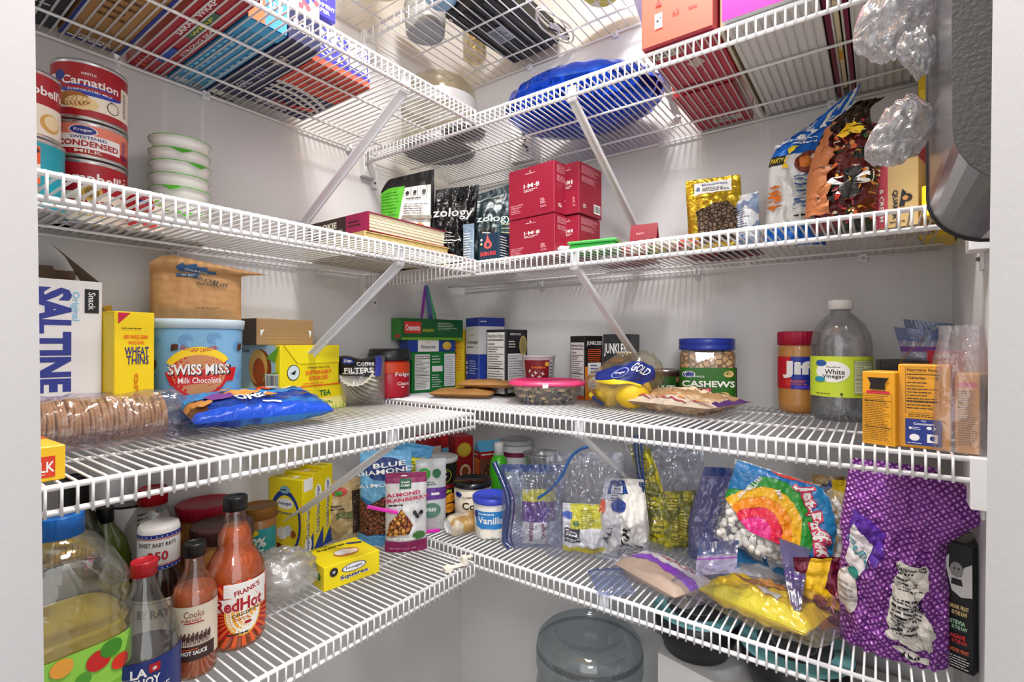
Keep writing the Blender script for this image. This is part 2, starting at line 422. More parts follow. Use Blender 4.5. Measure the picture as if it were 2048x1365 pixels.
# ------------------------------------------------------------------ wire shelving
D = .3788; LIP = .0255; PITCH = .0127; WR = .00155; RR = .0034
Z1, Z2, Z3, Z4 = 1.7886, 1.4795, 1.1738, .8736
ZL1, ZL2, ZL3, ZL4 = 1.7922, 1.4817, 1.1639, .8576
Z0 = 2.095; ZL0 = 2.098
DK = RR*.4+WR*2          # deck surface above the rail axis
BR = {('R', Z1): ' with the balloon', ('R', Z2): ' with the maroon boxes', ('R', Z3): ' with the vinegar', ('R', Z4): '', ('R', Z0): '', ('L', ZL1): ' with the wrap boxes', ('L', ZL2): ' with the soup cans', ('L', ZL3): ' with the saltines', ('L', ZL4): '', ('L', ZL0): ''}
def brace(run, z, a, label):
    f = (lambda a, d, zz: (d, a, zz)) if run == 'L' else (lambda a, d, zz: (a, -d, zz))
    bm = mat('#e2e3e7', .35); b = Vector(f(a, .006, z-LIP-.225))
    def g(aa, d, zz): return Vector(f(aa, d, zz))-b
    mb = MB(); p0 = g(a, D-.008, z-LIP-.005); p1 = g(a, .008, z-LIP-.225)
    ax = (g(a+.001, .1, 0)-g(a, .1, 0)).normalized(); dirv = (p1-p0).normalized(); nn = dirv.cross(ax).normalized()
    w = .0088; th = .004
    pr = [(-w, -th), (w, -th), (w, th), (w-.003, th), (w-.003, -th+.003), (-w, -th+.003)]
    vs = [p0+ax*x+nn*y for x, y in pr]+[p1+ax*x+nn*y for x, y in pr]; k = len(pr)
    mb.add(vs, [tuple(range(k)), tuple(range(k, 2*k))[::-1]]+[(i, (i+1) % k, (i+1) % k+k, i+k) for i in range(k)], bm)
    q0 = g(a-.0088, D-.0085, z-LIP-.008); q1 = g(a+.0088, D-.0055, z-.004)
    mb.box(min(q0.x, q1.x), min(q0.y, q1.y), q0.z, max(q0.x, q1.x), max(q0.y, q1.y), q1.z, bm)
    where = {'L': 'left', 'R': 'back'}[run]
    o = mb.build('shelf_brace', None, b); tagp(o, 'white diagonal metal brace holding up the ' + label.replace('white wire shelf', 'shelf').replace('lowest white wire', 'lowest').replace('topmost white wire', 'topmost').split(' carrying')[0].split(' under')[0].split(', its')[0]+BR[(run, z)], 'shelf brace')
def shelf(run, z, a0, a1, label, braces=(), clips=(), brackets=(), off=0.0):
    """run 'L' along the left wall (a = y), run 'R' along the back wall (a = x)"""
    f = (lambda a, d, zz: (d, a, zz)) if run == 'L' else (lambda a, d, zz: (a, -d, zz))
    t = thing('wire_shelf', label, 'shelf', f((a0+a1)/2, .006, z)); b = Vector(t.location)
    def g(a, d, zz): return Vector(f(a, d, zz))-b
    mb = MB(); pitch = PITCH*(2 if z > 2 else 1); n = int((a1-a0-.008)/pitch); ztop = z+RR*.4+WR
    for i in range(n+1):
        a = a0+.004+off+i*pitch
        if a > a1-.002: break
        mb.tube([g(a, .006, ztop), g(a, D-.001, ztop), g(a, D+RR+.0006, z-RR*.3), g(a, D+RR+.0008, z-LIP-RR-.001)], WR, WIRE, 6)
    mb.build('deck_wires', t)
    mb = MB()
    mb.tube([g(a0, D, z), g(a1, D, z)], RR, WIRE, 10); mb.tube([g(a0, D, z-LIP), g(a1, D, z-LIP)], RR, WIRE, 10)
    mb.build('front_rail', t)
    mb = MB()
    for d in (.150+.006+.004+.0, .270): pass
    for d in (D-.147, D-.297): mb.tube([g(a0, d, z-.0015), g(a1, d, z-.0015)], .0024, WIRE, 8)
    mb.build('cross_rail', t)
    mb = MB(); mb.tube([g(a0, .008, z-.002), g(a1, .008, z-.002)], .0024, WIRE, 8); mb.build('rear_rail', t)
    for a in braces: brace(run, z, a, label)
    for a in clips:
        mb = MB(); p = g(a, 0, z)
        q0 = g(a-.007, 0.0005, z-.012); q1 = g(a+.007, .012, z+.004)
        mb.box(min(q0.x, q1.x), min(q0.y, q1.y), q0.z, max(q0.x, q1.x), max(q0.y, q1.y), q1.z, mat('#e9ebee', .25, coat=.3), .001)
        c = g(a, .013, z-.006); mb.blob(c, .0035, mat('#c9ccd2', .2), n=10)
        mb.build('wall_clip', t)
    for (a, sgn) in brackets:
        # moulded end bracket on the side wall; inner tab plus a lower screw flange
        mb = MB(); pm = mat('#e8e9ea', .4)
        def bx(aa0, aa1, d0, d1, z0, z1):
            q0 = g(aa0, d0, z0); q1 = g(aa1, d1, z1)
            mb.box(min(q0.x, q1.x), min(q0.y, q1.y), min(q0.z, q1.z), max(q0.x, q1.x), max(q0.y, q1.y), max(q0.z, q1.z), pm, .0008)
        e0, e1 = sorted((a, a+sgn*.018))
        bx(e0, e1, D-.028, D+.008, z-.058, z+.003); bx(*sorted((a, a+sgn*.004)), D-.045, D-.028, z-.078, z-.03)
        mb.blob(g(a+sgn*.005, D-.037, z-.064), .003, mat('#6b6e72', .3, .8), n=8)
        mb.build('end_bracket', t)
    return t
SY = -1.50
shelf('R', Z1, .018, WID-.018, 'white wire shelf on the back wall carrying the blue balloon and red boxes', braces=(at(1140, 180, y=-D).x,), clips=(.33, .64, .98), brackets=((0, 1), (WID, -1)))
shelf('R', Z2, .018, WID-.018, 'white wire shelf on the back wall carrying the stacked maroon boxes', braces=(at(1146, 510, y=-D).x,), clips=(.3, .72, 1.03), brackets=((0, 1), (WID, -1)))
shelf('R', Z3, .018, WID-.018, 'white wire shelf on the back wall carrying the vinegar and cashews', braces=(at(1155, 860, y=-D).x,), clips=(.5, .79), brackets=((0, 1), (WID, -1)))
shelf('R', Z4, .018, WID-.018, 'lowest white wire shelf on the back wall under the marshmallows', braces=(at(1205, 1200, y=-D).x,), clips=(.5, .79), brackets=((0, 1), (WID, -1)))
shelf('R', Z0, .018, WID-.018, 'topmost white wire shelf on the back wall carrying the black tray', braces=(at(1215, -40, y=-D).x,), clips=(.26, .52, .79), brackets=((0, 1), (WID, -1)))
LE = -D-.006
shelf('L', ZL1, SY, LE, 'white wire shelf on the left wall carrying the wrap and foil boxes', braces=(at(815, 165, x=D).y,), clips=(at(408, 195, x=0).y, at(695, 305, x=0).y))
shelf('L', ZL2, SY, LE, 'white wire shelf on the left wall carrying the soup cans and bowls', braces=(at(805, 520, x=D).y,), clips=(-.8, -.5))
shelf('L', ZL3, SY, LE, 'white wire shelf on the left wall carrying the saltines and tea', braces=(at(790, 880, x=D).y,), clips=(-.8, -.5))
shelf('L', ZL4, SY, LE, 'lowest white wire shelf on the left wall under the sauce bottles', braces=(-1.0,), clips=(-.8, -.5))
shelf('L', ZL0, SY, LE, 'topmost white wire shelf on the left wall, its brace crossing behind the purple carton', braces=(at(712, -20, x=D).y,), clips=(-.8, -.5))
# ------------------------------------------------------------------ builders for packaging
DZ = DK
R1, R2, R3, R4 = Z1+DZ, Z2+DZ, Z3+DZ, Z4+DZ
L1, L2, L3, L4 = ZL1+DZ, ZL2+DZ, ZL3+DZ, ZL4+DZ
R0 = Z0+DZ
def V2(p): return Vector((p[0], p[1]))
def depth(p): return (p[0]-CAM.x)*FW.x+(p[1]-CAM.y)*FW.y
def pxm(p, w): return w/FPX*depth(p)
def facecam(p, add=0): return math.atan2(CAM.y-p[1], CAM.x-p[0])+pi/2+add
def hz(p, py, z): return zat(py, p)-z
def cyl_surf(rf, z0, z1, span, a0=0, sx=1, sy=1):
    def f(u, v, o):
        z = z0+v*(z1-z0); a = -pi/2+a0+(u-.5)*span; r = rf(z)+o
        return (r*cos(a)*sx, r*sin(a)*sy, z)
    return f
def prof_r(prof):
    def f(z):
        for (r0, a), (r1, b) in zip(prof, prof[1:]):
            if a <= z <= b and b > a: return r0+(r1-r0)*(z-a)/(b-a)
        return prof[-1][0]
    return f
STEEL = mat('#c9c9c9', .25, .9)
def can_prof(r, h): return [(r*.94, 0), (r*1.0, .002), (r*1.0, .004), (r*.975, .006), (r*.975, h-.006), (r*1.0, h-.004), (r*1.0, h-.001), (r*.96, h), (r*.95, h-.004)]
def tin(name, label, cat, p, z, r, h, body, artfn, rot, span=pi*.74, group=None, lid=None):
    t = thing(name, label, cat, (p[0], p[1], z), rot, group)
    pr = can_prof(r, h); mb = MB(); mb.lathe(pr, [STEEL, STEEL, STEEL, body, STEEL, STEEL, lid or STEEL, lid or STEEL], 44); A = Art(span*r, h-.012); artfn(A)
    mb.build('tin', t)
    mb = MB(); mb.lathe([(r*.976, .0062), (r*.976, h-.0062)], body, 44, cap=(False, False))
    mb.art(A, cyl_surf(lambda z: r*.977, .006, h-.006, span), span*r, h-.012, .0002, .006)
    mb.build('paper_label', t)
    return t
def surf_pouch(w, h, t, side, seed=0, wr=.003, top=.9, bot=.55, sq=.55, pinch=0, warp=None, freq=9, sag=.0):
    """filled pouch: thick at the base, flat at the sealed top. side -1 = front (towards -y)"""
    def g(v):
        a = min(1, bot+(1-bot)*min(1, v/.16)); b = max(0, min(1, (top-v)/(top*.75))); return a*(b**.6 if b < 1 else 1)
    def f(u, v, o=0):
        x = (u-.5)*w*(1-pinch*sin(pi*min(1, v))*.5); e = max(0, 1-(2*u-1)**2)**sq
        n = noise.noise(Vector((u*w*freq*12+seed*7, v*h*freq*12+side*3, seed)))*wr + noise.noise(Vector((u*w*60+seed, v*h*25, side+seed)))*wr*1.6
        th = t/2*e*g(v)
        y = side*(th+n*min(1, e*1.5)*(.35+.65*g(v))); z = v*h
        P = Vector((x, y, z))
        if v > top: P.y = side*.0006+n*.5*e*side
        if warp: P = warp(P, u, v)
        return P
    def fo(u, v, o=0):
        p = f(u, v)
        if not o: return p
        e = .01; a = f(min(1, u+e), v)-f(max(0, u-e), v); b = f(u, min(1, v+e))-f(u, max(0, v-e)); nn = a.cross(b)
        if nn.length < 1e-12: return p
        nn.normalize(); nn *= (1 if side < 0 else -1)
        return p+nn*o
    return fo
def pouch(name, label, cat, p, z, rot, w, h, t, body, artfn=None, backm=None, nu=34, nv=46, off=.0009, maxlen=.005, tilt=(0, 0), group=None, parent=None, zone=None, **kw):
    """zone(u,v) -> material picks the printed colour of each patch of the front"""
    mb = MB(); fr = surf_pouch(w, h, t, -1, **kw); bk = surf_pouch(w, h, t, 1, **kw)
    mb.grid(lambda u, v: fr(u, v), nu, nv, zone or body); k = len(mb.f)
    mb.grid(lambda u, v: bk(1-u, v), nu, nv, (lambda u, v: (backm or body)))
    for s_ in (0, 1):   # close the sides and the base
        mb.grid(lambda a, v, s_=s_: fr(s_, v)*(1-a)+bk(s_, v)*a, 1, nv, body)
    mb.grid(lambda u, a: fr(u, 0)*(1-a)+bk(u, 0)*a, nu, 2, body)
    if artfn:
        A = Art(w, h); artfn(A); mb.art(A, fr, w, h, off, maxlen)
    o = mb.build(name, parent, (p[0], p[1], z), (tilt[0], tilt[1], rot))
    if label: tagp(o, label, cat, group)
    return o
def lidcap(mb, r, z0, z1, m, ribs=True, n=60, c=(0, 0)):
    rf = (lambda a, z: 1+.018*(1 if int(a/(2*pi)*n*1.0) % 2 else 0)) if ribs else None
    mb.lathe([(r, z0), (r, z1-.0015)], m, n*2 if ribs else 40, c, (True, False), rfn=rf)
    mb.lathe([(r*1.0, z1-.0015), (r*.94, z1), (r*.8, z1), (r*.78, z1-.001), (0.0001, z1-.001)], m, 40, c, (False, False))
def bottle(name, label, cat, p, z, prof, glass, rot, cap=None, liq=None, labels=(), group=None, capname='cap', capm=None, sx=1, sy=1, wall=.0012):
    """prof of the outer shell; liq=(material, fill height); cap=(r,z0,z1,material,ribs); labels=[(z0,z1,span,a0,material,artfn)]"""
    t = thing(name, label, cat, (p[0], p[1], z), rot, group)
    mb = MB(); mb.lathe(prof, glass, 48, cap=(True, True), sx=sx, sy=sy); mb.build('bottle_body', t)
    rf = prof_r(prof)
    if liq:
        q = [(max(.001, r-wall-.0006), max(zz, .002)) for r, zz in prof if zz < liq[1]]; q.append((rf(liq[1])-wall-.0006, liq[1]))
        mb = MB(); mb.lathe(q, liq[0], 40, sx=sx, sy=sy); mb.build('contents', t)
    if cap:
        mb = MB(); lidcap(mb, *cap[:4], ribs=cap[4] if len(cap) > 4 else True); mb.build(capname, t)
    for (z0, z1, span, a0, m, fn) in labels:
        mb = MB(); n = 14
        mb.grid(lambda u, v: cyl_surf(lambda zz: rf(zz)+.0006, z0, z1, span, a0, sx, sy)(u, v, 0), 36, n, m)
        if fn:
            rr = rf((z0+z1)/2)*(sx+sy)/2; A = Art(span*.72*rr, z1-z0); fn(A)
            mb.art(A, cyl_surf(lambda zz: rf(zz)+.0008, z0, z1, span*.72, a0, sx, sy), span*.72*rr, z1-z0, .0002, .006)
        mb.build('paper_label', t)
    return t
def on(t, z): return z
# ================================================================== second shelf, left wall
CRED = mat('#a8101f', .35); CREAM = mat('#f2ead8', .45); NAVY = mat('#1c2f86', .35); GOLD = mat('#c9a44e', .4, .3)
SALM = mat('#e8836a', .4); TEAL = mat('#17a3b8', .35); ORANGE = mat('#f0632a', .4)
pA = col2(178, x=.064); rA = pxm(pA, 61.5)
def a_carn(A):
    A.rect(-.2, .78, 1.2, 1, CRED); A.rect(-.2, 0, 1.2, .13, CRED); A.rect(-.2, .13, 1.2, .78, CREAM)
    A.ell(.5, .80, .38, CRED, .14); A.rect(.10, .50, .86, .80, CRED); A.ell(.48, .50, .38, mat('#1f3fae', .35), .10); A.rect(.12, .5, .84, .56, CRED)
    A.text('Carnation', .48, .66, .16, WHITE, w=.66, bold=.02); A.text('NESTLE', .46, .81, .045, WHITE, w=.16)
    A.text('EVAPORATED MILK', .48, .49, .04, WHITE, w=.5); A.ell(.12, .74, .07, NAVY)
    A.ell(.28, .30, .2, mat('#a8682a', .5), .15); A.ell(.38, .24, .19, mat('#f1d79a', .5), .13); A.lines(.70, .2, .78, .42, 4, INK, .3)
    A.ell(.74, .28, .08, INK); A.ell(.74, .28, .07, CREAM); A.lines(.9, .2, .97, .7, 12, INK, .4)
def a_cond(A):
    A.rect(-.2, 0, 1.2, .3, CRED); A.rect(-.2, .3, 1.2, 1, SALM); A.rect(.08, .18, .84, .66, WHITE); A.ell(.4, .8, .16, WHITE, .17); A.ell(.4, .8, .145, NAVY, .15)
    A.text('Kroger', .4, .8, .12, WHITE, w=.2); A.text('SWEETENED', .46, .56, .1, NAVY, w=.4); A.text('CONDENSED', .46, .36, .2, CRED, w=.7, bold=.03)
    A.text('MILK', .46, .1, .1, CREAM, w=.3); A.lines(.87, .1, .98, .8, 9, NAVY, .4); A.lines(.02, .75, .22, .92, 3, CRED, .4)
def a_camp(A):
    A.rect(-.2, .5, 1.2, 1, CRED); A.rect(-.2, 0, 1.2, .5, CREAM); A.text("Campbell's", .5, .72, .26, WHITE, w=.88, bold=.022)
    A.ell(.5, .5, .12, GOLD); A.ell(.5, .5, .08, mat('#8a6a24', .5)); A.text('TOMATO', .5, .3, .13, CRED, w=.5); A.text('SOUP', .5, .12, .08, GOLD, w=.3, bold=.02)
    A.lines(.9, .1, .99, .9, 12, CREAM, .3)
z = L2; f = facecam(pA, .06)
h3 = hz(pA, 335, z); h2 = hz(pA, 262, z)-h3; h1 = hz(pA, 147, z)-h3-h2
tin('soup_can', "large red and cream tomato soup can at the bottom of the tall can stack", 'can', pA, z, rA*1.0, h3-.001, CREAM, a_camp, f)
tin('milk_can', 'salmon and white condensed milk can in the middle of the tall can stack', 'can', pA, z+h3, rA*1.0, h2-.001, SALM, a_cond, f)
tin('milk_can', 'red and cream evaporated milk can on top of the tall can stack', 'can', pA, z+h3+h2, rA*.99, h1, CREAM, a_carn, f)
# stack cut by the door jamb
pB = col2(48, x=.115); rB = .042
def a_teal(A):
    A.rect(0, 0, 1, 1, TEAL); A.rect(.42, .35, .70, .93, ORANGE); A.ell(.66, .86, .03, INK); A.text('SPAM', .5, .6, .12, WHITE, w=.4); A.rect(.4, .2, .7, .33, mat('#8c8c88')); A.ell(.52, .26, .07, ORANGE)
def a_camp2(A):
    A.rect(-.2, .5, 1.2, 1, CRED); A.rect(-.2, 0, 1.2, .5, CREAM); A.text("Campbell's", .5, .72, .2, WHITE, w=.88, bold=.022); A.ell(.7, .22, .16, mat('#d9a95a'), .16); A.ell(.72, .24, .12, mat('#f1dfb0'), .12)
hb = hz(pB, 285, z); hb2 = hz(pB, 150, z)-hb
tin('fish_can', 'teal and orange can beside the door jamb under the red and cream can', 'can', pB, z, rB, hb-.001, TEAL, a_teal, facecam(pB, -.1))
tin('soup_can', 'red and cream soup can cut by the door jamb, on the teal can', 'can', pB, z+hb, rB*.88, hb2, CREAM, a_camp2, facecam(pB, .3))
pC = col2(88, x=.052); rC = .036; hc = hz(pC, 318, z); hc2 = hz(pC, 232, z)-hc
def a_bean(A):
    A.rect(0, 0, 1, 1, CRED); A.ell(.62, .7, .14, BLACK, .1); A.ell(.62, .7, .11, mat('#4a8a3a'), .07); A.text('BAKED', .6, .45, .13, mat('#f4c21c'), w=.4); A.lines(.4, .25, .85, .34, 2, ORANGE)
tin('bean_can', 'dark red can with yellow lettering wedged behind between the two front can stacks, upper one', 'can', pC, z+hc, rC, hc2, CRED, a_bean, facecam(pC, -.2))
tin('bean_can', 'dark red can with white lettering low behind the teal can', 'can', pC, z, rC, hc-.001, CRED, a_camp2, facecam(pC, -.2))
# tomato can
pD = col2(286, x=.082); rD = pxm(pD, 37)
def a_tom(A):
    A.rect(0, 0, 1, 1, CREAM); A.ell(.42, .7, .3, CRED, .26); A.ell(.5, .76, .09, NAVY, .06); A.rect(0, .36, 1, .48, mat('#1d7a3a')); A.text('TOMATOES', .48, .42, .08, WHITE, w=.6, bold=.02)
    A.ell(.3, .2, .16, mat('#c8262a'), .14); A.ell(.62, .18, .15, mat('#d63a30'), .13); A.ell(.8, .8, .1, mat('#7fae3f'), .08)
tin('tomato_can', 'small cream can with red tomatoes and a green band beside the tall can stack', 'can', pD, z, rD, hz(pD, 388, z), CREAM, a_tom, facecam(pD))
# stack of bowls with green foil lids
pE = col2(359, x=.075); rE = pxm(pE, 53); ztop = zat(288, pE); nb = 8; sp = (ztop-z)/nb
GRN = mat('#4fae2b', .3, coat=.4); BW = mat('#efefec', .35); first = None
for i in range(nb):
    if first is None:
        t = thing('microwave_bowl', '', 'bowl'); mb = MB()
        mb.lathe([(rE*.72, 0), (rE*.78, .001), (rE*.9, sp*.62), (rE*.93, sp*.9), (rE*1.0, sp*.9), (rE*1.0, sp*.99)], BW, 44); mb.build('bowl', t)
        mb = MB(); mb.lathe([(rE*1.005, sp*.93), (rE*1.005, sp*1.0), (rE*.9, sp*1.005), (.0001, sp*1.005)], mat('#dfe6d6', .3), 44, cap=(False, False))
        mb.lathe([(rE*1.012, sp*.955), (rE*1.012, sp*1.02)], GRN, 44, cap=(False, False))
        a = [(rE*1.0*cos(q), rE*1.0*sin(q)) for q in [-.42+.084*k for k in range(11)]]; tip = (rE*1.15, 0)
        mb.add([(x, y, sp*1.012) for x, y in a]+[(rE*1.16, 0, sp*.55)], [(k, k+1, 11) for k in range(10)], GRN)
        mb.build('foil_lid', t); first = t; o = t
    else:
        o = first.copy(); COL.objects.link(o)
        for ch in first.children:
            c = ch.copy(); COL.objects.link(c); c.parent = o
    o.location = (pE.x+[0, .002, -.002, .001, 0, .002, -.001, 0][i], pE.y, z+i*sp); o.rotation_euler = (0, 0, [2.2, -.2, 1.2, -.6, 2.4, .2, -.3, -2.9][i])
    o['group'] = 'bowls in the stack by the soup cans'
    o['label'] = ['white bowl with a green foil lid, lowest of its stack, resting on the wires', 'white bowl with green foil lid, second from the bottom of its stack', 'white bowl with green foil lid, third from the bottom of its stack', 'white bowl with green foil lid, fourth from the bottom of its stack', 'white bowl with green foil lid, fourth from the top of its stack', 'white bowl with green foil lid, third from the top of its stack', 'white bowl with green foil lid, just under the topmost bowl', 'topmost white bowl of the stack with a green lid tab at its left'][i]

# ================================================================== second shelf: cookbooks and protein bags in the corner
PAGE = mat('#e6dcc0', .7); MAROON = mat('#7c1530', .45); BRN = mat('#3a241c', .45)
def book(name, label, C, ang, w, d, z, th, cover, spine_art=None, page=PAGE, curl=0, group=None):
    """lying book: spine on local -x side, fore-edge towards +x; front edge at -y"""
    t = thing(name, label, 'book', (C[0], C[1], z), ang, group)
    ct = .0022; mb = MB(); mb.box(-w/2, -d/2, 0, w/2, d/2, ct, cover, .0008); mb.box(-w/2, -d/2, th-ct, w/2, d/2, th, cover, .0008); mb.box(-w/2-.001, -d/2, 0, -w/2+ct, d/2, th, cover)
    A = Art(d, th)
    if spine_art: spine_art(A)
    mb.art(A, lambda u, v, o: (-w/2-.001-o, d/2-u*d, v*th), d, th, .0003); mb.build('cover', t)
    mb = MB(); n = max(6, int((th-2*ct)/.0012)); r = random.Random(5)
    for i in range(n):
        z0 = ct+(th-2*ct)*i/n; z1 = ct+(th-2*ct)*(i+.86)/n; e = r.uniform(0, .0022)
        mb.box(-w/2+.004, -d/2+.003+e, z0, w/2-.003-e, d/2-.003-e, z1, page)
    mb.build('pages', t); return t
def sp_cookie(A):
    A.rect(0, 0, .66, 1, BRN); A.rect(.66, 0, 1, 1, mat('#a02052', .45)); A.text('COOKIE', .3, .62, .34, CREAM, w=.42, bold=.03); A.text('AND OTHER RECIPES', .36, .25, .16, CREAM, w=.5); A.lines(.7, .3, .95, .7, 2, BRN)
bx = Vector((.21, -.50))
bk = book('cookbook', 'thick worn cookbook with brown and magenta spine lying on top of the yellowed book', (.169, -.462), RD(90), .215, .200, L2+.040, .037, mat('#8c1a3c', .45), sp_cookie)
bk2 = book('cookbook', 'yellowed cookbook lying under the brown and magenta one', (.169, -.460), RD(88), .225, .205, L2, .039, mat('#c9b070', .6), None, mat('#e3cd8e', .75))
BAGB = foil('#151618', .32, .35, 14, .15); BAGB2 = foil('#101114', .22, 1.0, 22, .35)
def slant(k, lean=0, rnd=0):
    def f(P, u, v):
        P.z += k*(u-.5)*v*v*P.z
        if rnd and v > .8 and u < .2: P.z -= rnd*((.2-u)/.2)**2*(v-.8)/.2*.5
        P.x += lean*P.z*v
        return P
    return f
# black bags with lettering, standing in the corner of the second shelf
def a_pb1(A):
    A.rect(.06, .10, .94, .86, mat('#d9dad6', .45)); A.poly([(.0, .5), (.36, .5), (.46, .88), (.0, .88)], mat('#57b62c', .4)); A.rect(0, .5, .36, .51, INK)
    A.lines(.04, .55, .36, .84, 8, mat('#2f7a17'), .2, 4, .8); A.lines(.46, .56, .9, .68, 5, INK, .25, 2)
    A.lines(.5, .72, .9, .74, 1, INK); 
    for i, x in enumerate((.52, .66, .82)): A.ell(x, .79, .035, INK); A.frame(x-.06, .72, x+.06, .85, .004, INK)
    A.poly([(.42, .51), (.94, .51), (.94, .545), (.44, .545)], mat('#8a8578'))
    A.ell(.50, .32, .09, mat('#8d6a3c'), .09); A.ell(.76, .36, .12, mat('#c77a1f'), .1); A.ell(.84, .28, .09, mat('#d8932c'), .07); A.ell(.70, .3, .08, mat('#4d7a2a'), .05); A.frame(.38, .14, .64, .48, .004, INK); A.frame(.64, .14, .92, .48, .004, INK)
    A.lines(.4, .15, .9, .22, 3, INK, .3); A.lines(.02, .15, .3, .46, 6, mat('#9b9b9b'), .2)
p = V2((.245, -.345))
def q(pxa, pxb, py, plane):  # plan points at two columns
    return at(pxa, py, **plane)
def stand(pxa, pxb, ya, yb):
    A = col2(pxa, y=ya); B = col2(pxb, y=yb); return A, B
def bag_between(name, label, cat, A, B, z, pytop, t, body, artfn, tiltx=0, **kw):
    A = V2(A); B = V2(B); c = (A+B)/2; w = (B-A).length; a = math.atan2(B.y-A.y, B.x-A.x); h = hz(c, pytop, z)/max(.6, cos(tiltx))
    return pouch(name, label, cat, c, z, a, w, h, t, body, artfn, tilt=(tiltx, 0), **kw)
A, B = stand(762, 868, -.40, -.33)
bag_between('protein_bag', 'black pouch with green panel and food photos, leftmost of the dark bags behind the cookbooks', 'bag', A, B, L2+.0, 350, .045, BAGB, a_pb1, top=.93, seed=3, wr=.0015, warp=slant(.12, 0, .05))
def a_pb2(A):
    A.text('zology', .45, .66, .15, WHITE, w=.9, bold=.01); A.lines(.12, .36, .62, .43, 3, WHITE, .3, 3); A.lines(.14, .28, .75, .33, 2, WHITE, .35, 5); A.ell(.4, .12, .2, mat('#b06a2c'), .05); A.ell(.2, .1, .12, mat('#8a4a1c'), .05)
A, B = stand(862, 948, -.345, -.275)
bag_between('protein_bag', 'glossy crumpled black bag with white lettering, middle of the three dark bags', 'bag', A, B, L2, 374, .05, BAGB2, a_pb2, top=.88, seed=9, wr=.006, warp=slant(.09, .06))
def a_pb3(A):
    A.rect(.55, .1, 1, .62, mat('#173f48')); A.text('zology', .5, .62, .11, mat('#cfe6dc'), w=.7, bold=.008)
    for i in range(9): A.rect(.62, .55-i*.05, .95, .562-i*.05, mat('#c9c08e'))
    A.rect(.25, .12, .5, .5, BLACK); A.lines(.27, .2, .48, .46, 8, WHITE, .3)
A, B = stand(936, 1035, -.255, -.17)
bag_between('protein_bag', 'dark teal and black bag with pale lettering standing left of the maroon boxes', 'bag', A, B, R2, 378, .06, foil('#14292f', .3, .5, 14, .2), a_pb3, top=.9, seed=14, wr=.003, warp=slant(.22, .02))
# slim grey-blue sachet
A, B = stand(926, 948, -.315, -.31)
bag_between('sachet', 'narrow pale blue sachet standing between the black bags', 'sachet', A, B, R2, 448, .008, foil('#7f93a8', .35, .6, 30, .1), lambda A: A.lines(.1, .1, .9, .8, 12, WHITE, .3), top=.95, seed=5, wr=.001)
# navy boxed game
A = at(958, 533, z=R2); B = at(999, 532, z=R2)
A = col2(958, y=-.335); B = col2(998, y=-.335)
def a_burn(A):
    A.ell(.45, .62, .2, mat('#f0605a'), .13); A.poly([(.32, .66), (.36, .78), (.44, .98), (.5, .82), (.62, .68)], mat('#f0605a')); A.ell(.46, .62, .08, mat('#1b3550')); A.text('BURN', .3, .32, .14, mat('#e8474a'), w=.42, bold=.03); A.text('BOX', .72, .32, .14, mat('#e8474a'), w=.3, bold=.03)
    A.ell(.14, .8, .05, CREAM); A.ell(.14, .66, .05, mat('#e8e08a'))
carton('small_box', 'small navy box with a red flame emblem beside the lower maroon boxes', 'box', A, B, R2, hz(A, 470, R2), .04, mat('#12304a', .4), {'front': a_burn, 'right': lambda A: A.lines(.1, .1, .9, .9, 9, CREAM, .3)})
# maroon boxes
MAR = mat('#8e1430', .42)
def a_im8(A):
    A.text('I\u00b7M\u00b78', .52, .62, .09, WHITE, w=.34, bold=.01); A.text('DAILY ULTIMATE', .5, .54, .02, WHITE, w=.3); A.text('ESSENTIALS', .46, .51, .018, WHITE, w=.2)
    A.text('DAILY ULTIMATE', .2, .27, .028, mat('#e9a6b4'), w=.28); A.text('ESSENTIALS', .18, .225, .028, mat('#e9a6b4'), w=.24); A.lines(.06, .1, .35, .2, 3, mat('#e9a6b4'), .3)
    A.lines(.72, .2, .84, .32, 4, mat('#e9a6b4'), .5); A.lines(.72, .13, .9, .18, 2, mat('#e9a6b4'), .35); A.ell(.5, .9, .012, WHITE); A.text('WELLNESS CO', .5, .86, .018, WHITE, w=.22)
def a_im8s(A):
    A.lines(.1, .78, .9, .95, 7, mat('#e2a2b2'), .28, 4); A.lines(.1, .62, .95, .74, 6, mat('#e2a2b2'), .28, 5); A.bars(.62, .08, .92, .26, 12, WHITE, INK); A.lines(.15, .12, .32, .2, 3, WHITE, .4)
cnr = at(1109, 560, y=-.345); cnr = V2(cnr)
a1 = RD(18); wv = pxm(cnr, 90)/cos(a1-YAW)*1.0
d1 = Vector((cos(-RD(4)), sin(-RD(4))))
A = cnr-d1*.105; B = cnr
hh = hz(cnr, 423, R2)
# size from the photograph: the left edge sits on column 1018
Lc = col2(1018, y=-.335); 
def maroon(label, B, wid, z, h, dep, ang):
    dv = Vector((cos(ang), sin(ang))); A = B-dv*wid
    return carton('supplement_box', label, 'box', A, B, z, h, dep, MAR, {'front': a_im8, 'right': a_im8s}, group='maroon supplement boxes')
zt = hz(cnr, 318, R2)
ang = math.atan2(cnr.y-Lc.y, cnr.x-Lc.x); wd = (cnr-Lc).length
maroon('front left maroon box, lower one of its column, on the wires', cnr, wd, R2, hh-.002, .088, ang)
maroon('front left maroon box with white lettering, on top of its column', cnr+Vector((-.001, 0)), wd, R2+hh, zt-hh, .085, ang)
n1 = Vector((-sin(ang), cos(ang))); c2 = cnr+n1*.012+Vector((cos(ang), sin(ang)))*.1
c2 = col2(1157, y=cnr.y+.035); 
maroon('rear right maroon box, lower one of its column', c2+n1*.001, .046, R2, hh-.002, .080, ang)
maroon('rear right maroon box on top of its column, beside the brace', c2+Vector((.002, -.002)), .048, R2+hh, zt-hh, .085, ang)

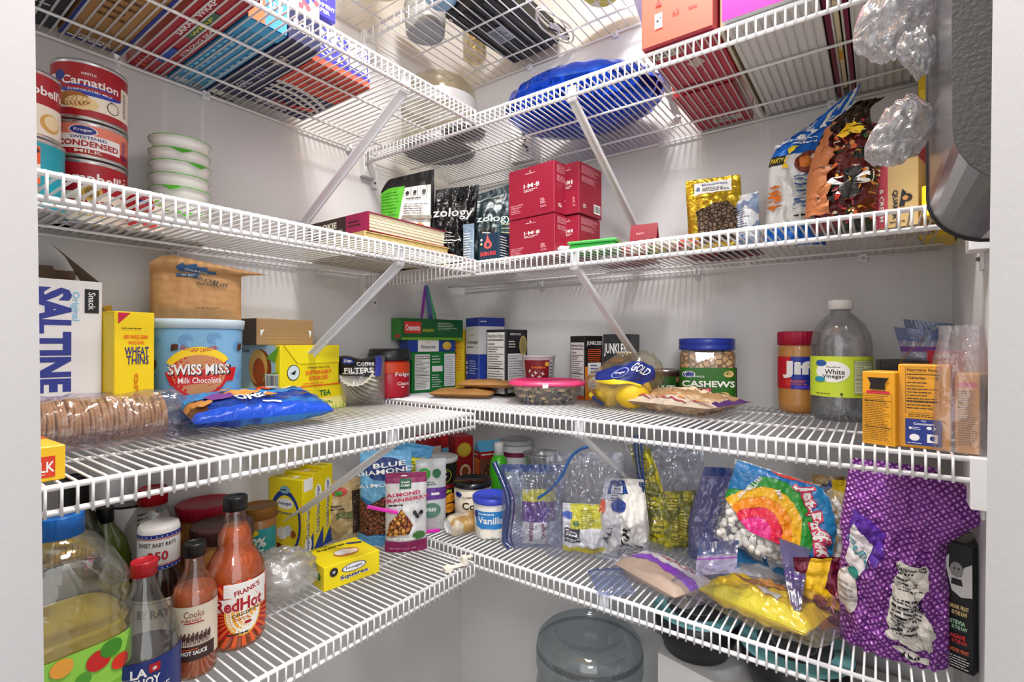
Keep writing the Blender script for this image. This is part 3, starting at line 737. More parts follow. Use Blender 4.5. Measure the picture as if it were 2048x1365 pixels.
# flat packs and small things along the second shelf
def flatpack(name, label, cat, c, z, ang, w, d, t, body, artfn=None, seed=0, wr=.002, zone=None, group=None, wv=None, rx=0, ry=0, nu=30, nv=24, sq=.5, off=.0008):
    """soft packet lying flat; top surface art"""
    mb = MB()
    def f(side):
        def g(u, v, o=0):
            e = (max(0, 1-(2*u-1)**2)*max(0, 1-(2*v-1)**2))**sq
            n = noise.noise(Vector((u*w*90+seed*3, v*d*90, side+seed)))*wr+noise.noise(Vector((u*w*30+seed, v*d*45, side)))*wr*1.5
            P = Vector(((u-.5)*w, (v-.5)*d, t/2+side*(t/2*e+n*min(1, e*2)) + o*side))
            return wv(P, u, v) if wv else P
        return g
    mb.grid(f(1), nu, nv, zone or body); mb.grid(lambda u, v: f(-1)(1-u, v), nu, nv, body)
    if artfn: A = Art(w, d); artfn(A); mb.art(A, f(1), w, d, off, .006)
    o = mb.build(name, None, (c[0], c[1], z), (rx, ry, ang))
    if label: tagp(o, label, cat, group)
    return o
flatpack('snack_packet', 'pale blue flat packet lying at the left end of the small packets behind the rail', 'packet', (.545, -.285), R2, .1, .12, .10, .022, foil('#a9dcf2', .35, .3, 15, .05, '#e9f4fa'), None, 2)
mb = MB(); mb.box(-.045, -.035, 0, .045, .035, .016, mat('#3fae4a', .4), .004); mb.box(-.049, -.039, .016, .049, .039, .021, mat('#58c862', .35), .003)
tagp(mb.build('lidded_box', None, (.615, -.30, R2), rotz(.15)), 'small flat box with a green lid lying behind the rail near the brace', 'box')
# tented maroon card
c = col2(1290, y=-.20); mb = MB(); z0 = hz(c, 447, R2)
mb.prism([(-.024, 0), (-.022, 0), (0, z0-.002), (.022, 0), (.024, 0), (0, z0)], 0, .055, mat('#8e1430', .4), 'x')
A = Art(.055, z0); A.ell(.5, .3, .22, mat('#c86a7c')); A.ell(.5, .3, .19, mat('#8e1430')); A.text('ENJOY', .4, .7, .08, mat('#e2a2b2'), w=.3)
mb.art(A, lambda u, v, o: (u*.055, -.024*(1-v)-o, v*z0), .055, z0, .0005)
tagp(mb.build('tent_card', None, (c.x-.03, c.y, R2), rotz(.1)), 'small folded maroon tent card standing by the foot of the brace', 'card')
cc = [('#d8463a', '#f0e6d8'), ('#2f8a3f', '#f2d23a'), ('#f2e2c0', '#d04a34'), ('#f08a2a', '#efe9dc')]
for i, (x, y, a) in enumerate([(.668, -.255, .2), (.712, -.235, -.1), (.752, -.25, .35), (.70, -.16, .1)]):
    flatpack('tea_sachet', ['small red and white sachet lying behind the green-lidded box', 'small green and yellow sachet lying in the middle of the packets', 'small cream and red sachet leaning beside the kibble bag', 'small orange sachet lying at the back of the packets'][i], 'packet', (x, y), R2+.001*i, a, .075, .06, .016, foil(cc[i][0], .35, .4, 30, .05, cc[i][1], 35), None, i+3)
flatpack('chocolate_packet', 'flat dark red packet lying at the back behind the tent card', 'packet', (.60, -.12), R2, 0, .13, .09, .014, foil('#7a1424', .35, .3, 20, .1, '#a02030', 20), None, 12)
flatpack('chocolate_packet', 'flat dark red packet lying under the kibble bag against the wall', 'packet', (.80, -.10), R2, 0, .14, .08, .014, foil('#8a1420', .35, .3, 20, .1, '#3a0a14', 20), None, 13)
# kibble bag
def a_kib(A):
    A.poly([(.02, .72), (.98, .74), (.96, .94), (.04, .92)], foil('#d8b42c', .2, .6, 20, .7)); A.poly([(.14, .76), (.82, .78), (.84, .955), (.15, .94)], WHITE)
    A.text('Meltaways', .52, .89, .032, mat('#2a49a8'), w=.45); A.lines(.3, .79, .8, .85, 3, INK, .35, 4); A.ell(.22, .84, .045, mat('#5a7fae'))
    A.poly([(.2,.08),(.84,.1),(.86,.5),(.7,.62),(.4,.6),(.16,.5)], cells('#5e4a3a', '#74604c', '#1d1410', 120))
c = col2(1434, y=-.20)
def kibz(u, v): return GOLDF
GOLDF = foil('#d9b838', .18, .9, 22, .75)
pouch('treat_bag', 'gold foil bag of dark round pieces with a white label on top', 'bag', c, R2, facecam(c, .12), pxm(c, 104), hz(c, 352, R2), .055, GOLDF, a_kib, top=.93, seed=21, wr=.004, tilt=(-.05, -.05))
c = col2(1492, y=-.19)
pouch('flour_bag', 'white and grey crumpled bag wedged between the gold bag and the tall blue bag', 'bag', c, R2, facecam(c, -.5), pxm(c, 52), hz(c, 388, R2), .05, foil('#dfe2e6', .35, .8, 20, .05, '#7c8fae', 30), lambda A: A.lines(.15, .1, .85, .7, 14, mat('#2c4a7a'), .3), top=.95, seed=25, wr=.006)
# tall blue pretzel bag, folded top swings right
def warp_up(dx, k, v0=.62, tw=0):
    def f(P, u, v):
        if v > v0:
            s = (v-v0)/(1-v0); P.x += dx*s**1.5; P.y += tw*(u-.5)*s; P.z -= k*s*s*(.5-u)
        return P
    return f
BLUEF = foil('#1f6fd0', .25, .6, 18, .2); WHF = foil('#e3e3e0', .3, .5, 16, .05)
def z_pep(u, v): return BLUEF if (v > .68 or v < .16) else WHF
def a_pep(A):
    A.rect(.0, .60, .24, .67, BLACK); A.text('PARTY', .12, .635, .04, mat('#f6d321'), w=.2); A.ell(.66, .60, .24, mat('#7a2f1a'), .085); A.ell(.6, .6, .12, mat('#d87a28'), .04); A.ell(.78, .63, .13, mat('#e8dfcf'), .04)
    for i in range(9): A.poly([(.42, .5-i*.03), (.98, .515-i*.03), (.98, .506-i*.03), (.42, .49-i*.03)], mat('#3b5b96'))
    for i in range(5): A.ell(.14, .42-i*.035, .10, mat('#d9761c'), .012)
    A.poly([(.28, .72), (.36, .74), (.28, .56), (.24, .56)], mat('#f2cf1e')); A.text('Puffs', .55, .84, .05, WHITE, w=.5, rot=20); A.lines(.45, .18, .9, .22, 2, INK, .4); A.lines(.3, .74, .8, .79, 2, WHITE, .3)
c = col2(1588, y=-.165)
pouch('snack_bag', 'tall blue and silver snack bag with its blue top folded to the right', 'bag', c, R2, facecam(c, .15), pxm(c, 112), hz(c, 225, R2), .06, WHF, a_pep, top=.86, seed=31, wr=.006, zone=z_pep, pinch=.2, warp=warp_up(.045, .09, .6, .03), tilt=(0, .04))
# dark bag with twisted neck bending to the right
def a_art(A):
    r = random.Random(8); cs = ['#a8281c', '#d8a81c', '#c85a1e', '#e2d6b4', '#2f5a34', '#6a1420', '#b87a2a', '#111111', '#8a1c2c']
    for i in range(210):
        x, y = r.uniform(.28, .94), r.uniform(.06, .72)
        A.ell(x, y, r.uniform(.010, .036), mat(cs[r.randrange(9)], .35), r.uniform(.004, .012), n=7)
    for i in range(9):
        a = i/9*2*pi; A.poly([(.5, .66), (.5+.16*cos(a), .66+.045*sin(a)), (.5+.16*cos(a+.45), .66+.045*sin(a+.45))], mat('#f2c81c'))
    A.rect(.40, .2, .66, .4, BLACK); A.text('Cosi', .53, .33, .05, WHITE, w=.2, rot=8); A.poly([(.0, .1), (.26, .12), (.24, .72), (.12, .7), (.0, .4)], mat('#b06a3c', .5)); A.text('RICH', .14, .42, .03, INK, w=.16); A.lines(.02, .12, .22, .25, 4, INK, .2)
def neck(P, u, v):
    if v > .62:
        s = (v-.62)/.38; k = 1-.62*min(1, s*1.6); P.x *= k; P.y = P.y*k+noise.noise(Vector((u*9, v*14, 3)))*.006
        zz = P.z; P.x += .045*max(0, s-.3)**1.3; P.z -= .05*max(0, s-.45)**1.3
    return P
c = col2(1686, y=-.245)
pouch('coffee_bag', 'dark bag with a colourful floral print and a twisted brown neck bending right', 'bag', c, R2, facecam(c, .1), pxm(c, 108), hz(c, 175, R2), .065, foil('#3a2418', .22, .9, 20, .4), a_art, top=.99, seed=41, wr=.006, warp=neck, zone=lambda u, v: foil('#5c1c1c', .22, .8, 20, .3, '#1c2a22', 30) if v < .62 else foil('#2e1c12', .22, .9, 20, .4), tilt=(0, .05))
# oat bar box
def a_quak(A):
    A.rect(0, 0, .42, 1, mat('#d24a5e', .45)); A.rect(.42, 0, 1, 1, mat('#dcbd82', .45)); A.frame(0, 0, 1, 1, .012, mat('#d8b878'))
    A.text('STRAWBERRY', .16, .36, .085, WHITE, w=.62, rot=-90, bold=.02); A.text('& CREAM', .30, .36, .085, WHITE, w=.5, rot=-90, bold=.02); A.text('QUAKER', .56, .34, .12, INK, w=.44, rot=-90, bold=.03)
    A.ell(.80, .42, .09, mat('#2a1d14')); A.poly([(.64, .3), (.7, .56), (.78, .5), (.74, .3)], INK); A.ell(.76, .42, .055, mat('#d89a5a')); A.lines(.46, .06, .9, .1, 1, INK)
A = col2(1735, y=-.235); B = col2(1838, y=-.25)
carton('cereal_bar_box', 'kraft and pink strawberry cereal bar box standing by the yellow box', 'box', A, B, R2, hz(A, 334, R2), .10, mat('#cfae74', .5), {'front': a_quak, 'bottom': lambda A: A.rect(0, 0, 1, 1, mat('#b7ada2'))})
YEL = mat('#f2cd14', .4)
A = col2(1844, y=-.30); B = Vector((WID-.006, -.315))
carton('yellow_box', 'yellow box at the right end of the second shelf behind the bag dispenser', 'box', A, B, R2, hz(A, 372, R2), .14, YEL, {'front': lambda A: (A.lines(.3, .05, .9, .3, 6, INK, .3), A.text('CRISP', .6, .6, .1, mat('#c8262a'), w=.6)), 'bottom': lambda A: (A.lines(.1, .1, .7, .4, 6, mat('#a08a20'), .3), A.rect(.1, .5, .5, .8, mat('#cfcfc0')))})
A = col2(1838, y=-.135); B = Vector((WID-.01, -.140))
carton('cracker_box', 'tall yellow and red box standing at the back right corner of the second shelf', 'box', A, B, R2, hz(A, 132, R2), .12, YEL, {'front': lambda A: (A.ell(.4, .5, .4, mat('#a81c22'), .15), A.rect(0, .86, 1, 1, mat('#e0b81a'))), 'left': lambda A: (A.rect(0, 0, 1, 1, mat('#e8c41a')), A.ell(.5, .45, .3, mat('#a81c22'), .22))})
# ================================================================== top-left shelf: wrap and foil boxes lying with their ends to the rail
def lcarton(name, label, x0, x1, y0, y1, z, h, body, arts, cat='box', group=None, **kw):
    return carton(name, label, cat, (x1, y0), (x1, y1), z, h, x1-x0, body, arts, group, **kw)
def rcarton(name, label, x0, x1, yf, yb, z, h, body, arts, cat='box', group=None, **kw):
    return carton(name, label, cat, (x0, yf), (x1, yf), z, h, yb-yf, body, arts, group, **kw)
KR = mat('#a97f4c', .6)
lcarton('printed_box', 'black and white printed box cut by the door jamb on the top left shelf', .02, .20, -1.10, -.975, L1, .06, mat('#26262c'), {'bottom': lambda A: (A.lines(.1, .1, .9, .6, 9, WHITE, .4), A.rect(.1, .7, .9, .95, mat('#4b8f9a')), A.text('NET WT', .5, .65, .04, WHITE, w=.5))})
def b_bag(A):
    A.frame(.0, .0, 1, 1, .09, mat('#1b2f86')); A.lines(.2, .3, .8, .85, 9, mat('#5a3a1c'), .3, 4); A.text('FREEZER', .5, .06, .03, WHITE, w=.5); A.lines(.1, .02, .9, .05, 1, WHITE); A.text('BAGS', .5, .9, .05, WHITE, w=.4)
lcarton('storage_bag_box', 'blue box with a brown printed underside left of the red wrap box', .022, .36, -.968, -.885, L1, .09, KR, {'bottom': b_bag, 'front': lambda A: (A.rect(0, 0, 1, 1, mat('#2438a8')), A.text('FREEZER', .5, .6, .16, WHITE, w=.8))})
def b_red(A):
    A.text('SARAN WRAP', .30, .62, .16, WHITE, w=.36, rot=90, bold=.02); A.text('PREMIUM', .3, .9, .1, WHITE, w=.12, rot=90); A.rect(.45, .45, .68, .72, mat('#3d6a5c')); A.text('WRAP', .56, .58, .1, mat('#e8d94a'), w=.2, rot=90)
    A.text('STRONG SEAL', .80, .45, .10, WHITE, w=.34, rot=90); A.rect(.4, .15, .62, .32, mat('#1f4fae')); A.lines(.1, .04, .4, .2, 4, ORANGE, .3)
lcarton('wrap_box', 'long red cling wrap box with white lettering between the blue and cyan boxes', .002, .372, -.873, -.816, L1, .057, mat('#a81228', .35), {'bottom': b_red, 'front': lambda A: A.text('WRAP', .5, .5, .3, WHITE, w=.7)})
ZCY = mat('#2f8fc4', .35)
def b_cy(A):
    A.rect(.12, .02, .5, .08, mat('#b8c4c8')); A.bars(.55, .02, .9, .08, 14, mat('#c8d0d2'))
    for i in range(5): A.lines(.12+.17*i, .15, .2+.17*i, .8, 9, mat('#8fd0ea'), .6, i+3)
    A.rect(0, .9, 1, 1, mat('#3aa6dc'))
def f_cy(A):
    A.rect(0, 0, .42, 1, ORANGE); A.rect(.42, 0, 1, 1, mat('#2a8ae6')); A.text('Ziploc', .7, .62, .2, WHITE, w=.5, bold=.03); A.text('1', .2, .5, .3, mat('#ffd9a0')); A.text('SLIDER', .7, .3, .1, WHITE, w=.4)
lcarton('storage_bag_box', 'cyan storage bag box with an orange corner between the red and navy boxes', .004, .300, -.812, -.752, L1, .12, ZCY, {'bottom': b_cy, 'front': f_cy})
def b_nv(A):
    A.rect(.1, .03, .45, .1, mat('#d6d3c8')); A.bars(.5, .03, .9, .1, 12, mat('#d6d3c8')); A.text('FOIL', .5, .3, .3, mat('#c8c4d4'), w=.16, rot=90); A.lines(.2, .45, .8, .6, 4, mat('#8a90b8'), .4); A.text('WRAP', .5, .75, .3, mat('#d8c8b8'), w=.12, rot=90)
lcarton('foil_box', 'long narrow navy foil box beside the cyan box', .004, .300, -.749, -.692, L1, .052, mat('#171f4a', .35), {'bottom': b_nv, 'front': lambda A: A.text('FOIL', .5, .5, .35, WHITE, w=.7)})
def b_no(A):
    A.rect(0, .52, 1, 1, mat('#d0452c')); A.lines(.1, .75, .9, .9, 3, mat('#8a1c14'), .35); A.text('100 FEET', .5, .68, .05, mat('#7a1410'), w=.5)
    for i, (y, w_) in enumerate(((.55, .05), (.45, .045), (.36, .035))):
        A.append(([(x/12, y-.12*(x/12-.2)**2*2) for x in range(13)]+[(x/12, y-w_-.12*(x/12-.2)**2*2) for x in range(12, -1, -1)], [(k, k+1, 24-k, 25-k) for k in range(12)], mat('#d4d2cc')))
    A.poly([(.55, .22), (.9, .3), (.95, .24), (.6, .17)], mat('#c83a2c')); A.lines(.1, .05, .8, .12, 3, WHITE, .4); A.text('FOIL', .4, .2, .06, mat('#c83a2c'), w=.3)
def f_no(A):
    A.rect(0, 0, 1, 1, WHITE); A.rect(0, 0, 1, .14, mat('#d0452c')); A.rect(0, .14, 1, .24, mat('#2a2a9a')); r = random.Random(4)
    for i in range(26): x, y = r.uniform(.02, .55), r.uniform(.28, .9); A.poly([(x, y), (x+.12, y-.1), (x+.13, y-.05), (x+.01, y+.05)], mat('#3434a8'))
    A.frame(.6, .26, .96, .92, .02, mat('#2a2a9a')); A.bars(.64, .3, .93, .88, 16, WHITE, mat('#3434a8'))
lcarton('foil_box', 'navy and orange foil box with a blue scribbled white end next to bare wires', .040, .272, -.690, -.570, L1, .075, mat('#18204e', .35), {'bottom': b_no, 'front': f_no, 'right': lambda A: (A.rect(0, 0, 1, 1, WHITE), A.rect(0, 0, 1, .3, mat('#2a2a9a')))})
# purple carton standing on top of the boxes
def f_pp(A):
    A.text('PARCHMENT', .5, .34, .10, WHITE, w=.8, bold=.02); A.text('PAPER', .5, .2, .10, WHITE, w=.5, bold=.02); A.rect(.4, .45, .62, .6, WHITE)
A_ = at(606, 60, x=.285); B_ = at(676, 60, x=.24)
lcarton('parchment_box', 'purple parchment paper carton standing upright on the navy boxes', .05, .285, A_.y, A_.y+.062, L1+.0755, .10, mat('#3a36b4', .4), {'front': lambda A: (A.text('PARCHMENT', .55, .20, .07, WHITE, w=.85, bold=.02), A.text('PAPER', .55, .1, .07, WHITE, w=.5, bold=.02), A.rect(.4, .3, .7, .4, WHITE))})
mb = MB()
lcarton('sandwich_bag_box', 'white and blue speckled box partly hidden behind the rail beside the cyan box', .16, .300, -.748, -.694, L1+.053, .06, WHITE, {'front': lambda A: [A.ell(random.Random(i).uniform(.1, .9), random.Random(i+50).uniform(.1, .9), .09, mat(['#2a3aa8', '#e04a5a'][i % 2]), n=7) for i in range(16)]})

# ================================================================== top-right shelf
CORAL = mat('#ee5a48', .4)
def f_cor(A):
    A.rect(.16, .45, .95, .9, CREAM); A.lines(.2, .5, .9, .86, 6, INK, .2, 5); A.text('FRAGILE', .4, .4, .03, mat('#a82a22'), w=.35); A.frame(.2, .12, .31, .24, .006, WHITE); A.rect(.2, .12, .31, .24, WHITE); A.ell(.24, .18, .02, INK); A.ell(.28, .2, .012, INK)
    A.poly([(.2, .3), (.3, .3), (.25, .36)], mat('#a82a22')); A.text('63', .5, .2, .04, mat('#7a1a14')); A.lines(.68, .18, .85, .21, 1, mat('#7a1a14'))
def b_dr(A):
    A.rect(.06, .75, .45, .93, mat('#b9b6ae')); A.lines(.1, .78, .4, .9, 3, INK, .4); A.poly([(.42, .55), (.62, .62), (.68, .5), (.5, .42)], mat('#c9b4b0')); A.lines(.4, .3, .7, .34, 1, mat('#c8404a')); A.rect(.12, .08, .5, .14, mat('#a81a38'))
DRED = mat('#b01632', .35)
rcarton('gift_box', 'large coral red box with printed panel at the front of the top right shelf', .742, .853, -.392, -.206, R1, .20, DRED, {'front': lambda A: (A.rect(0, 0, 1, 1, CORAL), f_cor(A)), 'bottom': b_dr, 'left': lambda A: A.rect(0, 0, 1, 1, CORAL)})
rcarton('gift_box', 'dark red box behind the coral box against the back wall', .726, .838, -.196, -.012, R1, .09, DRED, {'bottom': lambda A: (A.rect(.35, .1, .85, .24, mat('#c9c4bc')), A.lines(.4, .12, .8, .22, 2, INK, .4), A.lines(.4, .5, .8, .8, 3, mat('#d05060'), .3))})
rcarton('flat_board', 'tan cardboard panel standing on edge between the dark red and white boxes', .8555, .861, -.36, -.01, R1, .17, mat('#c8b08c', .6), {}, cat='board')
GREYB = mat('#d9d9da', .5)
rcarton('storage_box', 'magenta fronted box with a pale grey underside beside the coral box', .866, .988, -.390, -.012, R1, .24, GREYB, {'front': lambda A: (A.rect(0, 0, 1, 1, mat('#d0148a', .35)), A.poly([(0, .5), (.5, .62), (1, .5), (1, .3)], mat('#e0349e', .35)))})
for i, x in enumerate((.990, .998, .1)):
    if i > 1: break
FOLD = mat('#6a0f2e', .4)
for i, (x, c) in enumerate(((.9905, FOLD), (1.011, mat('#7c1240', .4)))):
    rcarton('folder', ['burgundy folder standing on edge against the magenta box', 'burgundy folder standing on edge against the white box with the corner print'][i], x, x+.0085, -.372, -.010, R1, .24, c, {}, cat='folder')
rcarton('booklet', 'thin cream and gold booklet pressed between the two burgundy folders', 1.0015, 1.0085, -.34, -.05, R1, .2, mat('#d8cba8', .5), {'bottom': lambda A: A.rect(0, .4, 1, .52, mat('#c8962a'))}, cat='book')
rcarton('storage_box', 'pale grey box at the right end of the top shelf beside the folders', 1.022, 1.150, -.385, -.012, R1, .22, GREYB, {'front': lambda A: A.lines(.3, .1, .6, .2, 2, INK, .4), 'bottom': lambda A: A.frame(.35, .93, .55, .985, .01, INK)})
# blue foil balloon leaning on the wall
mb = MB(); BAL = foil('#1246c8', .10, .35, 7, .8)
rx, ry, th = .182, .150, .062
def bal(side):
    def g(u, v):
        a = 2*pi*u; r = v; e = (1-r**2.2)**.62 if r < 1 else 0
        wv = sin(a*17+3*sin(a*3))*r**3*.006*(1 if r < .97 else .3)+noise.noise(Vector((cos(a)*r*4, sin(a)*r*4, side)))*.006*(1-r)
        rr = 1 + (.02*sin(a*17+3*sin(a*3)) if r > .9 else 0)
        return Vector((cos(a)*r*rx*rr, sin(a)*r*ry*rr, side*(th*e+wv*side*.0+abs(wv))*(1 if r < .96 else .2)))
    return g
mb.grid(bal(1), 96, 22, BAL, wrap=True); k0 = len(mb.f); mb.grid(lambda u, v: bal(-1)(-u, v), 96, 22, BAL, wrap=True)
tagp(mb.build('foil_balloon', None, (.505, -.158, R1+.068), (RD(4), 0, RD(4))), 'large round shiny blue foil balloon leaning against the back wall', 'balloon')
# clear canister with dark base
c = Vector((.155, -.262)); t = thing('cake_container', 'large clear plastic round container with a grey band in the corner of the top shelf', 'container', (c.x, c.y, R1), 0)
CLR = film('#f1ede0', .06, .04, .05, .2, 8); GRB = mat('#8d8f92', .4)
mb = MB(); mb.lathe([(.086, 0), (.092, .003), (.094, .012), (.088, .014)], GRB, 44); mb.build('base', t)
mb = MB(); mb.lathe([(.090, .014), (.094, .05), (.094, .125), (.09, .15), (.07, .175), (.03, .183), (.0002, .184)], [CLR, CLR, CLR, CLR, CLR, CLR], 44, cap=(False, False)); mb.build('dome', t)
mb = MB(); mb.lathe([(.0945, .095), (.0945, .125)], mat('#9a9a9a', .4), 44, cap=(False, False)); mb.blob((0, 0, .19), .009, mat('#e8e8e8', .3)); mb.build('band', t)
# small stainless lid behind it
mb = MB(); mb.lathe([(.0001, .0), (.05, .0), (.052, .004), (.03, .012), (.0001, .014)], mat('#8b8e92', .3, .6), 36, cap=(False, False)); tagp(mb.build('pan_lid', None, (.285, -.315, R1)), 'small round grey lid lying at the inner corner of the top rail', 'lid')
A_ = at(983, 190, y=-.08); 
carton('salt_box', 'small black and white box between the clear container and the blue balloon', 'box', (.262, -.10), (.325, -.09), R1, .135, .05, WHITE, {'front': lambda A: [A.text('SALT', .3, .8, .1, INK, w=.4)]+[A.ell(random.Random(i).uniform(.5, .95), random.Random(i+9).uniform(.1, .9), .07, INK, n=6) for i in range(14)], 'left': lambda A: A.text('S', .5, .8, .2, INK)})

# ================================================================== topmost shelf seen from below
BLK = mat('#141517', .45, bump=.3, bscale=40)
t = thing('appliance_base', 'black plastic appliance lying on the topmost shelf, its ribbed base showing', 'appliance', (.285, -.16, R0), RD(-3))
mb = MB(); mb.box(-.082, -.135, .004, .082, .135, .05, BLK, .008); mb.box(-.07, -.125, .05, .07, .125, .075, BLK, .006); mb.build('housing', t)
mb = MB()
for k in range(7): mb.box(-.070+.02*k, -.12, .0022, -.060+.02*k, .12, .004, mat('#2a2c30', .4))
mb.build('base_ribs', t)
mb = MB(); mb.box(-.035, -.03, .0008, .015, .03, .0022, mat('#9fa3a8', .4)); A = Art(.05, .06); A.lines(.1, .1, .9, .9, 7, INK, .4); mb.art(A, lambda u, v, o: (-.035+.05*u, .03-.06*v, .0006-o), .05, .06); mb.build('rating_label', t)
for sx, sy in ((-1, -1), (1, -1), (-1, 1), (1, 1)):
    mb = MB(); mb.lathe([(.004, 0), (.005, .004)], mat('#c8c8c8', .5), 12, c=(sx*.07, sy*.122)); mb.build('foot', t)
t = thing('power_cord', 'white power cord with black plug trim looped beside the black appliance', 'cord', (.40, -.10, R0))
mb = MB(); mb.tube([(.03*cos(a)*1.0, .075*sin(a), .006+.003*sin(3*a)) for a in [k*2*pi/28 for k in range(28)]], .0026, mat('#e9e4d8', .4), 8, closed=True)
mb.tube([(-.02+.02*cos(a)+.02, -.02+.05*sin(a)*1.2, .013+.001*sin(a)) for a in [k*2*pi/24 for k in range(24)]], .0026, mat('#e9e4d8', .4), 8, closed=True); mb.build('cord', t)
mb = MB(); mb.box(-.011, -.02, .0, .011, .055, .012, mat('#efe9dc', .4), .004); mb.tube([(.012*cos(a), .018+.045*sin(a), .006) for a in [k*2*pi/24 for k in range(24)]], .0022, BLACK, 6, closed=True); mb.tube([(-.012, -.015, .0), (.012, .035, .0)], .002, BLACK, 6); mb.build('plug', t)
def bowl(name, label, c, z, r, h, m, inner=None, rim=None, mb2=None):
    t = thing(name, label, 'bowl', (c[0], c[1], z))
    mb = MB(); mb.lathe([(r*.5, 0), (r*.55, .002), (r*.8, h*.35), (r*.97, h*.85), (r, h), (r*.96, h), (r*.9, h*.8), (r*.7, h*.33), (r*.4, .006), (.0002, .006)], m, 44, cap=(True, False)); mb.build('bowl', t)
    if rim: mb = MB(); mb.lathe([(r*1.0, h*.8), (r*1.25, h*.96), (r*1.27, h), (r*1.0, h*.9)], rim, 44, cap=(False, False)); mb.build('rim', t)
    return t
FLOR = foil('#c9c24a', .35, .1, 5, 0, '#e9e6c4', 45)
bowl('serving_bowl', 'yellow and green patterned bowl with a wide grey rim on the topmost shelf', (.545, -.135), R0, .062, .05, FLOR, rim=mat('#b9b9bb', .4))
bowl('serving_bowl', 'pale blue and white bowl on the topmost shelf near the corner', (.23, -.335), R0+.0, .045, .035, mat('#8fb8d4', .3))
t = thing('drinking_glass', 'clear drinking glass standing on the topmost shelf wires left of the black appliance', 'glass', (.150, -.118, R0))
mb = MB(); mb.lathe([(.030, 0), (.032, .002), (.036, .11), (.034, .11), (.029, .008), (.0002, .007)], film('#fbf6e6', .22, .12, .04, .1), 40, cap=(True, False)); mb.build('glass', t)
t = thing('plastic_tub', 'round grey plastic tub standing on the topmost shelf wires near the corner', 'tub', (.118, -.275, R0))
mb = MB(); mb.lathe([(.046, 0), (.049, .003), (.054, .07), (.052, .07), (.046, .004), (.0002, .004)], mat('#a9abad', .45), 40, cap=(True, False)); mb.build('tub', t)
bowl('serving_bowl', 'dark green and maroon bowl behind the black appliance on the topmost shelf', (.345, -.345), R0, .032, .03, mat('#2c5a3c', .4))
# glassware on the topmost left shelf
t = thing('glass_pitcher', 'clear glass pitcher on the topmost left shelf by the wall bracket', 'pitcher', (.16, -.455, ZL0+DZ))
mb = MB(); mb.lathe([(.048, 0), (.052, .004), (.056, .10), (.045, .16), (.048, .18), (.045, .18), (.042, .16), (.052, .10), (.047, .008), (.0002, .008)], film('#f2efe6', .2, .14, .05, .2), 40, cap=(True, False)); mb.build('glass', t)
mb = MB(); mb.tube([(.05, 0, .15), (.085, 0, .14), (.09, 0, .08), (.055, 0, .05)], .005, film('#f2efe6', .2, .2, .05, .2), 8); mb.build('handle', t)

# ================================================================== plastic-bag dispenser on the right wall
t = thing('bag_dispenser', 'stainless steel bag dispenser with a charcoal side panel mounted beside the right shelf end', 'bag dispenser', (1.10, -.575, 1.42))
SS = mat('#b4b6ba', .22, .95)
def pro(x0, inset=0):
    zb = 0+inset; cs = []
    for k in range(9): a = pi-k/8*pi/2; cs.append((x0+.052+(.052-inset)*cos(a), .052-(.052-inset)*sin(a)))
    return [(x0+inset, .70)]+cs
yn, yf = -.114, .114; P = pro(0)+[(.058, 0), (.058, .70)]
mb = MB(); n = len(P)
vs = [(x, yn, z_) for x, z_ in P]+[(x, yf, z_) for x, z_ in P]; mb.add(vs, [(i, (i+1) % n, (i+1) % n+n, i+n) for i in range(n)]+[tuple(range(n, 2*n))], SS)
mb.build('steel_body', t)
mb = MB(); n = len(P); mb.add([(x, yn-.0035, z_) for x, z_ in P]+[(x, yn+.0, z_) for x, z_ in P], [tuple(range(n))[::-1], tuple(range(n, 2*n))]+[(i, i+n, (i+1) % n+n, (i+1) % n) for i in range(n)], mat('#555556', .55, bump=.5, bscale=300)); mb.build('side_panel', t)
mb = MB(); mb.tube([(x-.0006, yf, z_-.0006) for x, z_ in P[:-1]], .0016, BLACK, 6); mb.build('edge_trim', t)
mb = MB(); mb.lathe([(.0045, 0), (.004, .001), (.0001, .002)], mat('#dcdcdc', .2, .9), 16, cap=(False, False))
o = mb.build('screw', t, (.026, yn-.0035, .072), (pi/2, 0, 0))
PB = film('#d4d5d8', .18, .34, .22, .7, 40)
for i, (y, zc, r_, l_, c_) in enumerate(((.02, .225, .036, .065, 0), (-.02, .30, .032, .055, 1), (.04, .112, .027, .056, 0), (.0, .165, .02, .03, 0))):
    mb = MB()
    def bg(u, v, r_=r_, l_=l_, i=i):
        a = 2*pi*u; s = v; prf = (sin(pi*min(1, s*.93+.04))**.6)*(1-.25*s)
        q = r_*prf*(1+.32*noise.noise(Vector((cos(a)*2+i*5, sin(a)*2, s*5)))+.10*sin(a*6+s*12+i)+.20*noise.noise(Vector((cos(a)*6+i*5, sin(a)*6, s*11))))
        return Vector((-.0-s*l_, q*cos(a)*.9, q*sin(a)*1.2+(.01*s*s if i % 2 else -.02*s*s)))
    mb.grid(bg, 72, 36, PB, wrap=True)
    o = mb.build('plastic_bag', None, (1.0995, -.575+y, 1.42+zc)); tagp(o, ['crumpled clear grocery bag bulging from the upper hole of the dispenser', 'clear and blue grocery bag at the very top of the dispenser', 'crumpled clear grocery bag with a twisted tip bulging from the lowest hole of the dispenser', 'small clear bag tuft in the middle hole of the dispenser'][i], 'plastic bag')
    if i == 1: o.data.materials.clear(); o.data.materials.append(film('#5f8fd0', .25, .5, .18, .9, 40))
# ================================================================== third shelf, left wall
DBL = mat('#26348f', .4)
def dirpt(A, deg, L): return V2(A)+Vector((cos(RD(deg)), sin(RD(deg))))*L
